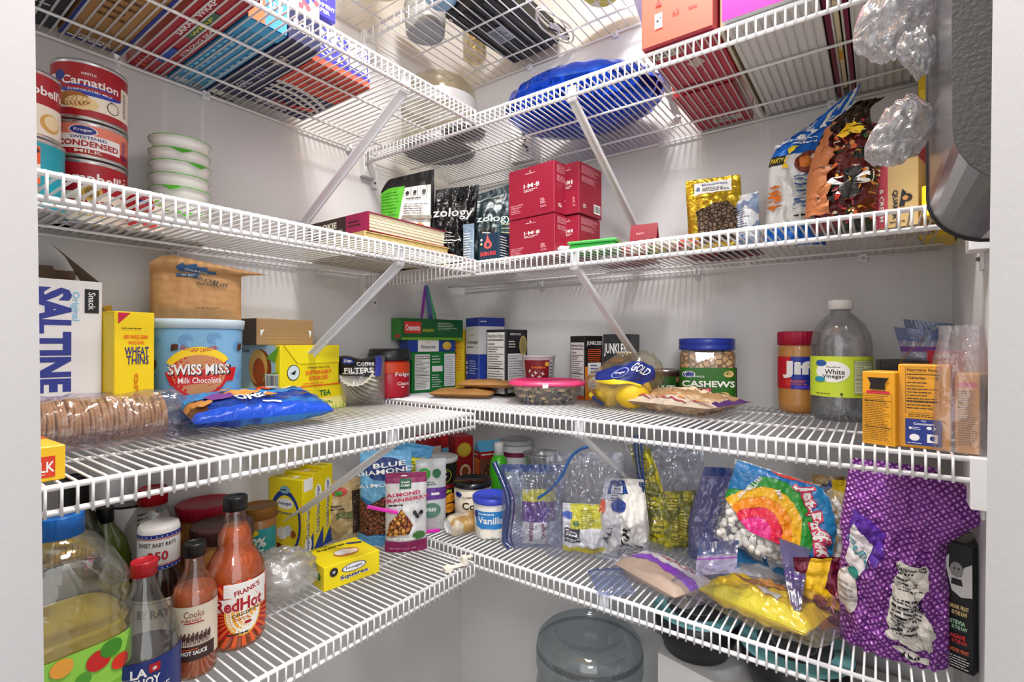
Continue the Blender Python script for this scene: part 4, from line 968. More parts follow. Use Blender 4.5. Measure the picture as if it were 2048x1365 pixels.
# saltine carton
def a_salt(A):
    A.text('SALTINE', .60, .63, .29, DBL, w=.64, rot=-90, bold=.05); A.text('Original', .77, .84, .08, mat('#7fc4e8'), w=.18, rot=-90); A.rect(.85, .80, .97, .95, BLACK); A.text('Snack', .91, .875, .06, WHITE, w=.11, rot=-90, bold=.01)
    A.lines(.02, .05, .1, .9, 20, mat('#9fd0ea'), .4, 3); A.poly([(.66, .0), (.98, .0), (.86, .12), (.78, .12)], mat('#e0c27c', .6)); A.poly([(.2, .1), (.36, .04), (.32, .2)], mat('#d9b25a', .6)); A.poly([(.12, .30), (.3, .34), (.2, .42)], mat('#d9b25a', .6))
B = col2(204, x=.115); A = B+Vector((-.002, -.137)); z = L3; hS = hz(B, 566, z)
o = carton('saltine_box', 'tall white carton with blue vertical lettering and open cardboard flaps beside the door jamb', 'box', A, B, z, hS, .105, mat('#e4e4e6', .45), {'front': a_salt})
wS = o['dims'][0]; CB = mat('#7d6552', .7)
mb = MB(); mb.add([(-wS/2+.01, .104, hS), (wS/2-.01, .104, hS), (wS/2-.0, .125, hS+.05), (-wS/2+.03, .12, hS+.042)], [(0, 1, 2, 3)], CB)
mb.add([(wS/2, .01, hS), (wS/2, .095, hS), (wS/2-.022, .10, hS+.045), (wS/2-.05, .055, hS+.06)], [(0, 1, 2, 3)], CB)
mb.add([(-wS/2+.005, .09, hS+.001), (wS/2-.03, .09, hS+.001), (wS/2-.04, .085, hS+.028), (-wS/2, .085, hS+.025)], [(0, 1, 2, 3)], mat('#6b5443', .7)); mb.v = [(x, y, zz) for x, y, zz in mb.v]
mb.build('open_flap', o)
# wheat thins
def a_wt(A):
    A.poly([(.08, .99), (.38, .99), (.08, .9)], mat('#c81e4a')); A.text('100% WHOLE GRAIN', .52, .80, .035, ORANGE, w=.6, bold=.02); A.text('WHOLE GRAIN', .52, .755, .03, ORANGE, w=.4); A.text('WHEAT', .54, .685, .07, NAVY, w=.6, bold=.01); A.text('THINS', .56, .615, .07, NAVY, w=.56, bold=.01)
    A.text('original', .52, .27, .2, mat('#d8820f'), w=.48, rot=-90, bold=.02); A.lines(.15, .86, .9, .875, 1, BRN)
B = col2(309, x=.135); A = col2(229, x=.145)
o = carton('cracker_box', 'yellow wheat cracker box with torn top between the saltine carton and the blue canister', 'box', A, B, L3, hz(B, 627, L3), .13, mat('#f4d51e', .4), {'front': a_wt, 'left': lambda A: [A.ell(.4, .1+.18*i, .2, mat('#b8771c'), .05) for i in range(4)]})
w_ = o['dims'][0]; h_ = o['dims'][2]
mb = MB(); mb.add([(-w_/2, .12, h_), (w_/2-.01, .1, h_), (w_/2-.015, .09, h_+.014), (-w_/2, .13, h_+.006)], [(0, 1, 2, 3)], mat('#c9a84c', .6)); mb.add([(-w_/2, .02, h_), (-w_/2, .1, h_), (-w_/2+.012, .11, h_+.026), (-w_/2+.004, .07, h_+.02)], [(0, 1, 2, 3)], mat('#a58a50', .6)); mb.build('torn_flap', o)
# cocoa canister
c = col2(397, x=.085); rC = pxm(c, 80); hC = hz(c, 640, L3)*.995; LB = mat('#7db4dc', .4)
def rr(a, z_): return 1/((abs(cos(a))**3.2+abs(sin(a))**3.2)**(1/3.2))
t = thing('cocoa_canister', 'large pale blue cocoa canister with chocolate chunks and a red oval emblem', 'canister', (c.x, c.y, L3), facecam(c, -.04))
sy_ = .78
mb = MB(); mb.lathe([(rC*.90, 0), (rC*.93, .003), (rC*.97, hC*.9), (rC*.97, hC-.016)], LB, 60, sy=sy_, rfn=lambda a, z_: rr(a, z_)); 
def cs(u, v, o):
    z_ = .002+v*(hC-.018); r = rC*(.93+.04*min(1, v/.9)); a = -pi/2+(u-.5)*pi*.70; q = rr(a, 0); return ((r*q+o+.0004)*cos(a), (r*q+o+.0004)*sin(a)*sy_, z_)
A = Art(rC*1.9, hC-.018)
for i in range(9):
    x, y = [(.12, .86), (.4, .88), (.66, .9), (.9, .82), (.08, .5), (.94, .52), (.2, .14), (.5, .1), (.82, .16)][i]
    for k in range(3): A.append(([(x+(.02+.022*k)*cos(b*.35), y+(.02+.022*k)*.9*sin(b*.35)) for b in range(15)]+[(x+(.014+.022*k)*cos(b*.35), y+(.014+.022*k)*.9*sin(b*.35)) for b in range(14, -1, -1)], [(q_, q_+1, 28-q_, 29-q_) for q_ in range(14)], mat('#4f8fc4', .4)))
CHO = mat('#4a2414', .4)
for x, y, s_ in ((.08, .62, .09), (.30, .80, .06), (.92, .80, .07), (.10, .20, .07), (.48, .07, .08), (.92, .32, .06), (.86, .1, .05)):
    A.poly([(x-s_/2, y-s_/2), (x+s_/2, y-s_/2*.6), (x+s_*.6, y+s_/2), (x-s_*.4, y+s_*.5)], CHO); A.poly([(x-s_*.4, y+s_*.5), (x+s_*.6, y+s_/2), (x+s_*.45, y+s_*.7), (x-s_*.25, y+s_*.7)], mat('#6b3a22', .4))
nA = len(A)
A.ell(.55, .43, .31, mat('#c8141e', .35), .30); A.ell(.55, .43, .28, mat('#c98a5a', .4), .27); A.poly([(.2, .45), (.96, .50), (.92, .33), (.26, .28)], mat('#c8141e', .35))
A.append(([(.55+.36*cos(RD(200-22*k)), .58+.17*sin(RD(200-22*k)) if 0 else .52+.26*sin(RD(170-16*k))) for k in range(11)]+[(.55+.30*cos(RD(20+16*(k))), .50+.17*sin(RD(10+16*k))) for k in range(11)], [tuple(range(22))], mat('#f6d21e', .4))) if False else None
A.append(([(.55+.36*cos(RD(158-11.6*k)), .45+.31*sin(RD(158-11.6*k))) for k in range(12)]+[(.55+.30*cos(RD(30.4+11.6*k)), .45+.21*sin(RD(30.4+11.6*k))) for k in range(12)], [(k, k+1, 22-k, 23-k) for k in range(11)], mat('#f6d21e', .4)))
A.text('EASY-GRIP CANISTER', .55, .715, .05, mat('#b4141e'), w=.40, arc=-1.1, bold=.02)
A.text('SWISS MISS', .562, .468, .14, mat('#2a1410'), w=.66, bold=.035); A.text('SWISS MISS', .55, .480, .13, WHITE, w=.64, bold=.03); A.text('Milk Chocolate', .56, .345, .07, WHITE, w=.46, bold=.01)
for i in range(nA, len(A)): A[i] = ([(.52+(x-.55)*.86, .56+(y-.45)*.82) for x, y in A[i][0]], A[i][1], A[i][2])
mb.art(A, cs, rC*1.9, hC-.018, .0002, .008); mb.build('canister_body', t)
mb = MB(); mb.lathe([(rC*1.0, hC-.016), (rC*1.02, hC-.006), (rC*1.02, hC-.001), (rC*.96, hC), (.0002, hC)], mat('#cfe6f4', .35), 60, sy=sy_, rfn=rr, cap=(True, False)); mb.build('lid', t)
# kraft coffee pouch on the canister, top folded over to the right
KRF = mat('#bd8f5c', .6, bump=.5, bscale=35)
def a_kc(A):
    A.text('NET WT 8 OZ (227G)', .62, .17, .022, BRN, w=.26); A.text('COBACHI', .52, .62, .05, mat('#20344a'), w=.5, rot=-12); A.text('CHOCOLATE', .66, .53, .06, mat('#20242c'), w=.34)
def a_kc2(A):
    A.poly([(.26, .80), (.30, .90), (.36, .84), (.42, .92), (.48, .83), (.55, .88), (.60, .78), (.68, .80), (.72, .70), (.30, .74)], mat('#2a5a8a')); A.text('CHUBACH', .48, .77, .035, CREAM, w=.3, rot=-8); A.rect(.28, .64, .52, .69, mat('#2a5a8a')); A.text('SEA SALT', .4, .665, .025, CREAM, w=.16)
    a_kc(A)
def fold(P, u, v):
    if v > .70:
        s = (v-.70)/.30; P.z -= s*.030*max(0, u-.2)+s*.006+(.016*((.16-u)/.16)**2*s if u < .16 else 0); P.x += .045*s*s*u; P.y -= .018*sin(s*pi*.5)
    return P
hk = hz(c, 512, L3)-hC
pouch('coffee_pouch', 'brown kraft coffee pouch with a blue mountain print standing on the pale blue canister', 'bag', (c.x-.005, c.y), L3+hC+.001, facecam(c, -.02), pxm(c, 155), hk, .045, KRF, a_kc2, top=.97, bot=.5, seed=51, wr=.002, warp=fold)
# tea boxes
TY = mat('#f0dc12', .4)
A = Vector((.119, -.664)); B = Vector((.078, -.482)); hl = hz(A, 781, L3)
def a_tl(A):
    A.text('DISCOVER', .24, .78, .15, mat('#1d8a3a'), w=.22, bold=.03); A.text('MORE ABOUT', .28, .58, .15, mat('#1d8a3a'), w=.30, bold=.03); A.text('TEA', .66, .70, .24, mat('#16702e'), w=.18, bold=.03); A.rect(0, 0, 1, .5, mat('#f3e88a')); A.rect(.0, .5, 1, .505, mat('#c9b40c'))
    A.ell(.36, .30, .055, INK); A.ell(.36, .30, .047, mat('#dfe6d0')); A.lines(.5, .25, .86, .38, 2, mat('#3a8a3a'), .5)
    for i in range(22): A.poly([(.2+.036*i, 0), (.215+.036*i, 0), (.2+.036*i+random.Random(i).uniform(-.03, .05), random.Random(i+3).uniform(.1, .26))], mat('#7fb82e'))
carton('tea_box', 'lower yellow tea box, wider, lying under the other tea box', 'box', A, B, L3, hl, .12, TY, {'front': a_tl, 'left': lambda A: (A.rect(.1, .3, .45, .8, INK), A.text('TEA', .28, .55, .3, WHITE, w=.25))}, group=None)
A2 = A+Vector((-.003, .006)); B2 = B+Vector((.006, -.022)); hu = hz(A2, 692, L3)-hl
def a_tu(A):
    A.poly([(.06, 1), (.26, .60), (.32, .55), (1, .55), (1, 1)], mat('#f6e61c', .4)); A.poly([(.04, 1), (.06, 1), (.28, .56), (.26, .56)], mat('#c2a80a')); A.rect(.3, .545, 1, .56, mat('#c2a80a')); A.ell(.20, .36, .10, INK); A.ell(.20, .36, .09, mat('#cfe0e6')); A.poly([(.15, .34), (.24, .42), (.22, .3)], INK)
    A.text('Premium Black Tea', .62, .46, .045, BRN, w=.38); A.text('SUSTAINABLY', .62, .34, .10, ORANGE, w=.46, bold=.03); A.text('SOURCED', .62, .20, .10, ORANGE, w=.34, bold=.03); A.lines(.35, .06, .9, .1, 1, ORANGE); A.rect(0, 0, 1, .03, ORANGE)
def a_tus(A):
    A.rect(0, 0, .9, 1, mat('#aecfe0')); A.ell(.55, .45, .26, mat('#9c4a1e', .4), .46); A.ell(.5, .5, .22, mat('#e8b45a', .4), .4); A.ell(.52, .4, .14, mat('#b8501c', .4), .3); A.poly([(.7, .7), (.98, .98), (.9, .6)], mat('#6fae2e')); A.poly([(.6, .3), (.98, .4), (.8, .2)], mat('#6fae2e')); A.bars(.68, .02, .98, .34, 12, WHITE, INK); A.text('Tea', .2, .88, .1, INK, w=.2)
carton('tea_box', 'upper yellow tea box with a picture of a teacup on its end', 'box', A2, B2, L3+hl+.0005, hu, .12, TY, {'front': a_tu, 'left': a_tus})
A3 = col2(513, x=.08); B3 = col2(610, x=.050); zt_ = L3+hl+hu+.001
A3 = A2+Vector((-.035, -.010)); A3 = col2(513, x=A2.x-.03); 
def a_wd(A):
    for i in range(7): A.rect(0, .08+.13*i, 1, .085+.13*i, mat('#8a6a42', .6))
    A.poly([(.05, .55), (.12, .6), (.06, .3)], WHITE); A.poly([(.9, .6), (.96, .55), (.93, .25)], WHITE)
carton('wooden_box', 'brown wood-grain box lying on top of the upper tea box', 'box', A3, (B3.x+.03, B3.y), zt_, hz(A3, 637, zt_), .085, mat('#a8875c', .6), {'front': a_wd, 'left': lambda A: [A.rect(0, 0, 1, 1, mat('#5c4636', .6))]+[A.rect(0, .08+.13*i, 1, .09+.13*i, mat('#42301f', .6)) for i in range(7)]})
# coffee filters
c = col2(722, x=.085); t = thing('filter_pack', 'clear bag of white coffee filters with a black label beside the red coffee tub', 'filter pack', (c.x, c.y, L3), facecam(c, .1))
mb = MB(); rf = pxm(c, 44); FIL = mat('#e9e4d8', .8)
for k in range(26):
    y = -.035+.0028*k; s_ = 1-.12*abs(k-13)/13
    mb.lathe([(rf*.08*s_, y-.004), (rf*.45*s_, y), (rf*.82*s_, y+.014)], FIL, 64, cap=(False, False), rfn=lambda a, z_, k=k: 1+.05*sin(a*22+k))
o = mb.build('paper_filters', t, (0, 0, rf*.84), (RD(48), 0, RD(-20)))
mb = MB(); hw = pxm(c, 46)
def fb(side):
    def g(u, v, o=0):
        e = (max(0, 1-(2*u-1)**2)*max(0, 1-(2*v-1)**2))**.4; n = noise.noise(Vector((u*5+3, v*5, side)))*.006
        return Vector(((u-.5)*2*hw*1.02, side*(.042*e+n*min(1, e*2)), .001+v*hw*2.06+.004*sin(u*9)*(v > .9)))
    return g
mb.grid(fb(-1), 26, 26, film('#ffffff', .16, .16, .12, .7, 30)); mb.grid(lambda u, v: fb(1)(1-u, v), 26, 26, film('#ffffff', .16, .16, .12, .7, 30))
A = Art(hw*2, hw*2); A.poly([(.03, .64), (.74, .60), (.78, 1.0), (.05, 1.0)], BLACK); A.poly([(.74, .60), (.88, .62), (.92, .98), (.78, 1.0)], mat('#3a3fa8')); A.ell(.22, .91, .12, NAVY, .05); A.text('Kroger', .22, .91, .04, WHITE, w=.16); A.text('Coffee', .56, .88, .10, WHITE, w=.36); A.text('FILTERS', .42, .74, .10, WHITE, w=.56, bold=.02); A.lines(.1, .66, .7, .69, 1, WHITE)
mb.art(A, lambda u, v, o: fb(-1)(u, v)+Vector((0, -.0008-o, 0)), hw*2, hw*2, .0006, .006); mb.build('clear_bag', t)
# red coffee tub
c = Vector((.066, -.345)); rT = pxm(c, 41); hT = hz(c, 716, R3); t = thing('coffee_tub', 'red plastic coffee tub with a black lid standing in the corner', 'tub', (c.x, c.y, R3), facecam(c, .12)); TR = mat('#b3102c', .3, coat=.3)
mb = MB(); pr_ = [(rT*.92, 0), (rT*.97, .004), (rT*.97, hT*.55), (rT*.95, hT*.6), (rT*.97, hT*.65), (rT*.97, hT*.86), (rT*.88, hT*.93), (rT*.88, hT)]; mb.lathe(pr_, TR, 44)
A = Art(rT*2.3, hT); A.rect(.15, .62, 1.05, .9, mat('#d8451e', .35)); A.text('Folgers', .82, .58, .13, WHITE, w=.5); A.text('Classic', .78, .36, .08, WHITE, w=.34); A.rect(.7, .26, .78, .285, WHITE); A.poly([(.2, .35), (.24, .35), (.26, .85), (.22, .85)], mat('#e88a9a', .35))
mb.art(A, cyl_surf(prof_r(pr_), 0, hT, 2.3), rT*2.3, hT, .0004, .006); mb.build('tub', t)
mb = MB(); mb.lathe([(rT*1.02, hT-.006), (rT*1.04, hT-.004), (rT*1.04, hT+.008), (rT*.98, hT+.013), (rT*.98, hT+.020), (rT*.92, hT+.022), (rT*.9, hT+.018), (.0002, hT+.018)], mat('#1b1d22', .35), 44, cap=(True, False)); mb.build('lid', t)
# sleeve of round crackers in a zip bag
CRK = cells('#d9a35a', '#c98d45', '#a86c2c', 300, .75, .02)
ax0 = Vector((.135, -1.02)); ax1 = Vector((.130, -.868)); rk = .031; nC = 34; proto = None
mb = MB(); mb.lathe([(rk*.93, 0), (rk, .0008), (rk, .0036), (rk*.93, .0044)], mat('#d9ac6c', .75, bump=.5, bscale=250), 28, rfn=lambda a, z_: 1+.02*sin(a*16))
for i in range(nC):
    f = i/(nC-1); p_ = ax0.lerp(ax1, f)
    if proto is None: o = mb.build('round_cracker'); proto = o
    else: o = proto.copy(); COL.objects.link(o)
    rn = random.Random(i); o.location = (p_.x+rn.uniform(-.0012, .0012), p_.y, L3+rk*1.03+.001+rn.uniform(-.0005, .001)); o.rotation_euler = (-pi/2+rn.uniform(-.1, .1)+.05, 0, rn.uniform(-.04, .04))
    tagp(o, 'round golden cracker standing in the sleeve of crackers in front of the saltine carton', 'cracker', 'crackers in the clear sleeve')
FB = film('#e9e4f0', .10, .10, .1, .9, 22)
mb = MB()
def slv(u, v):
    a = 2*pi*u; y = -1.045+v*.225; e = 1-max(0, (abs(v-.47)-.38)/.14)**2*.75 if abs(v-.47) > .38 else 1
    r = rk*1.16*max(.2, e); n = noise.noise(Vector((cos(a)*2.5, v*9, sin(a)*2.5)))*.004
    return Vector((.133+(r+n)*cos(a)*(1.05+.45*(1-e)+(.25*max(0, cos(a)) if sin(a) < -.3 else 0)), y, L3+.0005+max(0, rk*1.06+(r+n)*sin(a))))
mb.grid(slv, 48, 40, FB, wrap=True)
def apron(u, v): return Vector((.150+v*.055, -1.03+u*.20, L3+.001+.018*(1-v)**2+.003*noise.noise(Vector((u*8, v*4, 2)))))
mb.grid(apron, 30, 10, FB)
tagp(mb.build('cracker_sleeve', None), 'long clear plastic bag wrapped around the sleeve of round crackers', 'bag')
# blue cookie packet
def a_ck(A):
    A.poly([(.0, .55), (.3, .62), (.62, .5), (1, .7), (1, 1), (0, 1)], mat('#2f86c8', .3)); A.rect(0, 0, 1, .14, mat('#1a55d8', .3)); A.ell(.4, .60, .14, mat('#d89a4a'), .12); A.ell(.62, .70, .1, mat('#d8452a'), .08); A.ell(.22, .5, .1, mat('#7a3f96'), .16); A.ell(.82, .75, .08, mat('#e8f4fa'), .08)
    A.text('OREO', .45, .35, .2, WHITE, w=.3, bold=.03); A.text('Chips', .66, .86, .1, WHITE, w=.2, rot=10); A.rect(.46, .10, .60, .14, WHITE)
    for x, y in ((.1, .3), (.3, .74), (.55, .3), (.9, .5)): A.ell(x, y, .05, mat('#c98a45'), .06)
CKB = foil('#1a3f9e', .25, .5, 14, .15, '#2f7fd0', 9)
flatpack('cookie_packet', 'blue crinkled cookie packet lying in front of the pale blue canister', 'packet', (.195, -.745), L3+.014, RD(82), .215, .125, .044, CKB, a_ck, 61, .003, nu=44, nv=30, sq=.32, rx=RD(11), zone=lambda u, v: foil('#1c5fe0', .22, .5, 14, .15) if v < .16 else (foil('#5a3a2a', .3, .5, 14, .1, '#c98a45', 25) if u < .12 else CKB))
# small yellow milk-chocolate box by the jamb
def a_mk(A): A.rect(.0, .12, .9, .72, mat('#d83a1c')); A.text('MILK', .76, .42, .3, WHITE, w=.27, bold=.02); A.rect(.05, .2, .8, .22, CREAM)
carton('candy_box', 'small yellow and red box lettered MILK at the rail beside the door jamb', 'box', (.368, -1.115), (.365, -1.032), L3, .036, .11, mat('#f2c318', .4), {'front': a_mk, 'top': lambda A: (A.rect(0, .55, 1, .9, mat('#d8541c')), A.ell(.65, .35, .22, mat('#4a2414'), .13))})
# ================================================================== third shelf, corner pasta and back wall
GRD = mat('#137a34', .4); KYEL = mat('#f0c81a', .4)
A = Vector((.056, -.262)); B = Vector((.080, -.118)); hg = hz(B, 703, R3)
def a_gr(A):
    A.facts(.06, .06, .40, .94); A.rect(.44, .5, .68, .64, WHITE); A.lines(.44, .1, .68, .44, 6, WHITE, .3, 3); A.lines(.44, .7, .68, .92, 3, WHITE, .3); A.rect(.72, .12, .98, .94, WHITE); A.lines(.74, .15, .97, .9, 16, INK, .25, 2)
o1 = carton('pasta_box', 'green pasta box with white nutrition panels, lowest of the three stacked in the corner', 'box', A, B, R3, hg, .045, GRD, {'front': a_gr})
A2 = A+Vector((.002, -.012)); hf = hz(B, 681, R3)-hg
def a_fe(A): A.rect(.18, 0, .62, 1, WHITE); A.text('meijer', .4, .8, .14, ORANGE, w=.1); A.text('Fettuccine', .4, .42, .3, INK, w=.3); A.ell(.80, .5, .1, mat('#e8c84a'), .36); A.poly([(.74, .2), (.9, .7), (.84, .1)], mat('#d8b040'))
carton('pasta_box', 'blue and white fettuccine box in the middle of the corner stack', 'box', A2, B, R3+hg, hf, .045, mat('#1f3f9e', .4), {'front': a_fe})
A3 = A2+Vector((-.004, -.022)); dB = (B-A).normalized(); B3 = col2(926, y=-.098)
def a_la(A): A.rect(.04, .3, .30, .85, mat('#c8281e')); A.rect(.05, .33, .29, .82, mat('#d8382a')); A.text('Creamette', .17, .57, .28, WHITE, w=.22, bold=.02); A.text('SPAGHETTI', .41, .45, .14, mat('#d8d83a'), w=.18); A.rect(0, 0, 1, .12, mat('#6fae2a')); A.lines(.56, .45, .9, .85, 5, mat('#cfe6cf'), .3)
carton('pasta_box', 'long dark green spaghetti box lying on top of the corner stack', 'box', A3, B3, R3+hg+hf, hz(B3, 641, R3+hg+hf), .05, mat('#0f5f2c', .4), {'front': a_la, 'left': lambda A: (A.rect(0, 0, 1, 1, mat('#2f8a2a')), A.rect(.4, .1, .9, .25, mat('#c8281e')))})
P0 = col2(958, y=-.112)
A = col2(905, y=-.10); B = col2(929, y=-.085)
carton('pasta_box', 'narrow yellow pasta box standing between the green and the blue pasta boxes', 'box', A, B, R3, hz(A, 660, R3), .05, KYEL, {'front': lambda A: (A.ell(.5, .93, .36, mat('#a81c2a'), .04), A.lines(.15, .3, .85, .85, 12, ORANGE, .3), A.ell(.25, .7, .09, CRED), A.ell(.25, .6, .09, CRED))})
def a_cv(A):
    A.rect(0, 0, 1, .50, mat('#2340a8')); A.rect(0, .5, 1, .88, WHITE); A.rect(0, .88, 1, 1, mat('#2a3fa0')); A.text('meijer', .5, .76, .03, ORANGE, w=.38); A.text('Cavatappi', .5, .66, .06, INK, w=.86); A.lines(.1, .58, .9, .61, 1, INK); A.lines(.3, .22, .95, .42, 6, mat('#b8c8f0'), .4); 
    for i in range(3): A.ell(.12, .24+.07*i, .06, WHITE)
B = dirpt(P0, 68, .082)
carton('pasta_box', 'tall blue and white cavatappi pasta box, tallest in the corner', 'box', P0, B, R3, hz(P0, 635, R3), .078, mat('#e8e8ec', .4), {'left': a_cv, 'front': lambda A: (A.rect(0, .88, 1, 1, mat('#2a3fa0')), A.rect(0, 0, 1, .5, mat('#2340a8')), A.lines(.05, .93, .4, .96, 1, WHITE))})
P1 = col2(1012, y=-.185)
def a_bp(A): A.rect(.06, .04, .94, .96, WHITE); A.facts(.06, .04, .94, .96, title='Nutrition Facts')
def a_bf(A): A.rect(.08, .06, .9, .64, mat('#dcdce0')); A.lines(.12, .1, .86, .62, 14, INK, .22, 5, .5); A.ell(.78, .76, .18, mat('#b8a860'), .15); A.ell(.78, .76, .14, mat('#8f8450'), .12); A.text('SUPERFOOD PASTA', .42, .93, .03, WHITE, w=.5); A.lines(.1, .72, .5, .84, 3, WHITE, .35)
carton('pasta_box', 'black pasta box with a white nutrition panel in front of the tall blue pasta box', 'box', P1, dirpt(P1, 80, .076), R3, hz(P1, 659, R3), .074, mat('#1b1c20', .4), {'left': a_bp, 'front': a_bf})
# instant noodle cup
c = col2(1077, y=-.155); rN = pxm(c, 34); hN = hz(c, 712, R3); t = thing('noodle_cup', 'clear and dark red instant noodle cup with white characters behind the pink lidded container', 'cup', (c.x, c.y, R3), facecam(c))
pr_ = [(rN*.72, 0), (rN*.74, .003), (rN*.97, hN-.003), (rN*1.0, hN-.002), (rN*1.0, hN)]
mb = MB(); mb.lathe(pr_, mat('#c2c4c8', .3), 40); A = Art(rN*2, hN); A.poly([(.0, .04), (.86, .04), (.86, .93), (.0, .93)], mat('#7a1420', .35)); A.rect(.86, .04, 1.0, .93, mat('#b9bcc2'))
A.text('\uc2e0\ub77c\uba74', .42, .6, .2, WHITE, w=.5, bold=.02) if False else None
for x, y, r_, w2 in ((.2, .66, 20, .03), (.3, .55, -60, .03), (.4, .62, 90, .03), (.52, .52, 0, .03), (.62, .6, 80, .03)):
    for k in range(2): a_ = RD(r_+k*75); dx, dy = .06*cos(a_), .05*sin(a_); A.poly([(x-dx, y-dy), (x-dx+.02, y-dy+.02), (x+dx+.02, y+dy+.02), (x+dx, y+dy)], WHITE)
A.ell(.36, .44, .04, WHITE); A.ell(.36, .44, .02, mat('#7a1420')); A.text('RAMEN', .5, .76, .05, mat('#e88a2a'), w=.4); A.ell(.76, .84, .07, mat('#e0b040')); A.rect(.05, .08, .8, .26, mat('#8a4a20')); A.ell(.5, .18, .14, mat('#9fae3a'), .1); A.ell(.3, .2, .1, mat('#c87a3a'), .06); A.lines(.88, .1, .99, .9, 10, INK, .3)
mb.art(A, cyl_surf(prof_r(pr_), .002, hN-.003, 2.0), rN*2, hN, .0004, .006); mb.build('cup', t)
mb = MB(); mb.lathe([(rN*1.03, hN-.002), (rN*1.04, hN+.001), (.0002, hN+.002)], mat('#d9dade', .3), 40, cap=(True, False)); mb.build('lid', t)
# kraft packets
KP = mat('#a97a42', .6, bump=.5, bscale=40)
flatpack('kraft_packet', 'flat brown kraft packet lying in the corner, lower of the two', 'packet', (.225, -.245), R3, RD(25), .155, .095, .022, KP, None, 71, .002, sq=.35)
flatpack('kraft_packet', 'flat brown kraft packet lying on the other kraft packet', 'packet', (.268, -.20), R3+.0225, RD(32), .15, .085, .020, KP, None, 72, .002, sq=.35)
flatpack('green_packet', 'flat olive green packet lying behind the pink lidded container', 'packet', (.355, -.135), R3, RD(20), .085, .07, .03, mat('#9fa84a', .5), None, 73, .001, sq=.3)
# pink-lidded container of nuts
c = Vector((.455, -.228)); rP = pxm(c, 77); t = thing('food_container', 'clear container of nuts and dark berries under a pink lid', 'container', (c.x, c.y, R3), facecam(c, .05))
sq4 = lambda a, z_: 1/((abs(cos(a))**3+abs(sin(a))**3)**(1/3))
hP = pxm(c, 38); mb = MB(); mb.lathe([(rP*.66, 0), (rP*.72, .001), (rP*.84, hP*.6), (rP*.9, hP)], film('#f4f4f4', .14, .12, .06, .2, 12), 48, sy=.72, rfn=sq4, cap=(True, False)); mb.build('clear_base', t)
mb = MB(); r = random.Random(7); AL = mat('#d9bf8e', .5); BB = mat('#23202c', .35)
for i in range(150):
    a = r.uniform(0, 2*pi); zz = r.uniform(.006, hP*.86); q_ = sqrt(r.uniform(.2, 1))*(.62+.16*zz/hP)*rP*sq4(a, 0); m_ = AL if r.random() < (.35+.5*zz/hP) else BB
    mb.blob((q_*cos(a)*.98, q_*sin(a)*.70, zz), .0085 if m_ is AL else .0065, m_, 1.25 if m_ is AL else 1, .7 if m_ is AL else 1, .5 if m_ is AL else 1, n=8, rot=Matrix.Rotation(r.uniform(0, 3), 3, 'Z') @ Matrix.Rotation(r.uniform(-.6, .6), 3, 'X'))
o = mb.build('mixed_nuts', t); o['kind'] = 'stuff'
PK = mat('#e8407a', .35, coat=.3); mb = MB(); mb.lathe([(rP*.93, hP-.002), (rP*1.0, hP), (rP*1.0, hP+.004), (rP*.92, hP+.010), (rP*.86, hP+.010), (rP*.82, hP+.005), (rP*.25, hP+.006), (.0002, hP+.006)], PK, 56, sy=.74, rfn=sq4, cap=(True, False))
mb.box(-.012, -rP*.76, hP-.004, .0, -rP*.74, hP+.004, WHITE); mb.box(-.02, -.02, hP+.0055, -.002, -.012, hP+.0068, WHITE); mb.build('lid', t)
# snack bar boxes
def a_j1(A): A.rect(.06, .06, .94, .9, WHITE); A.facts(.06, .06, .94, .9); A.rect(0, 0, 1, .06, ORANGE)
def a_j2(A):
    A.rect(0, 0, 1, .52, mat('#e8871e', .4)); A.rect(0, .52, 1, 1, BLACK); A.text('JUNKLESS', .52, .88, .075, WHITE, w=.86, bold=.03); A.lines(.12, .56, .92, .80, 8, ORANGE, .35, 4, .85, 'c'); A.rect(.14, .38, .9, .58, WHITE); A.lines(.3, .41, .86, .56, 3, mat('#3a3f9e'), .4); A.ell(.5, .26, .36, WHITE, .1); A.text('100%', .5, .28, .06, ORANGE, w=.4); A.text('FLAVOR', .5, .21, .03, NAVY, w=.4)
P2 = col2(1170, y=-.130)
carton('snack_bar_box', 'black and orange snack bar box with a white nutrition panel on its side', 'box', P2, dirpt(P2, 66, .052), R3, hz(P2, 672, R3), .058, mat('#26241f', .4), {'left': a_j1, 'front': a_j2})
def a_j3(A): A.text('JUNKLESS', .5, .76, .2, WHITE, w=.92, bold=.03); A.text('CHOCOLATE CHIP', .5, .6, .04, ORANGE, w=.5); A.ell(.18, .38, .14, WHITE); A.ell(.18, .38, .12, mat('#8fa3b8')); A.poly([(.6, .3), (.9, .5), (.95, .2)], mat('#8a4a24')); A.rect(.4, .1, .8, .2, mat('#c97a2a'))
P3 = col2(1206, y=-.082)
carton('snack_bar_box', 'black snack bar box with large white lettering behind the lemons and the brace', 'box', P3, dirpt(P3, 4, .066), R3, hz(P3, 669, R3), .070, mat('#26282c', .4), {'front': a_j3})
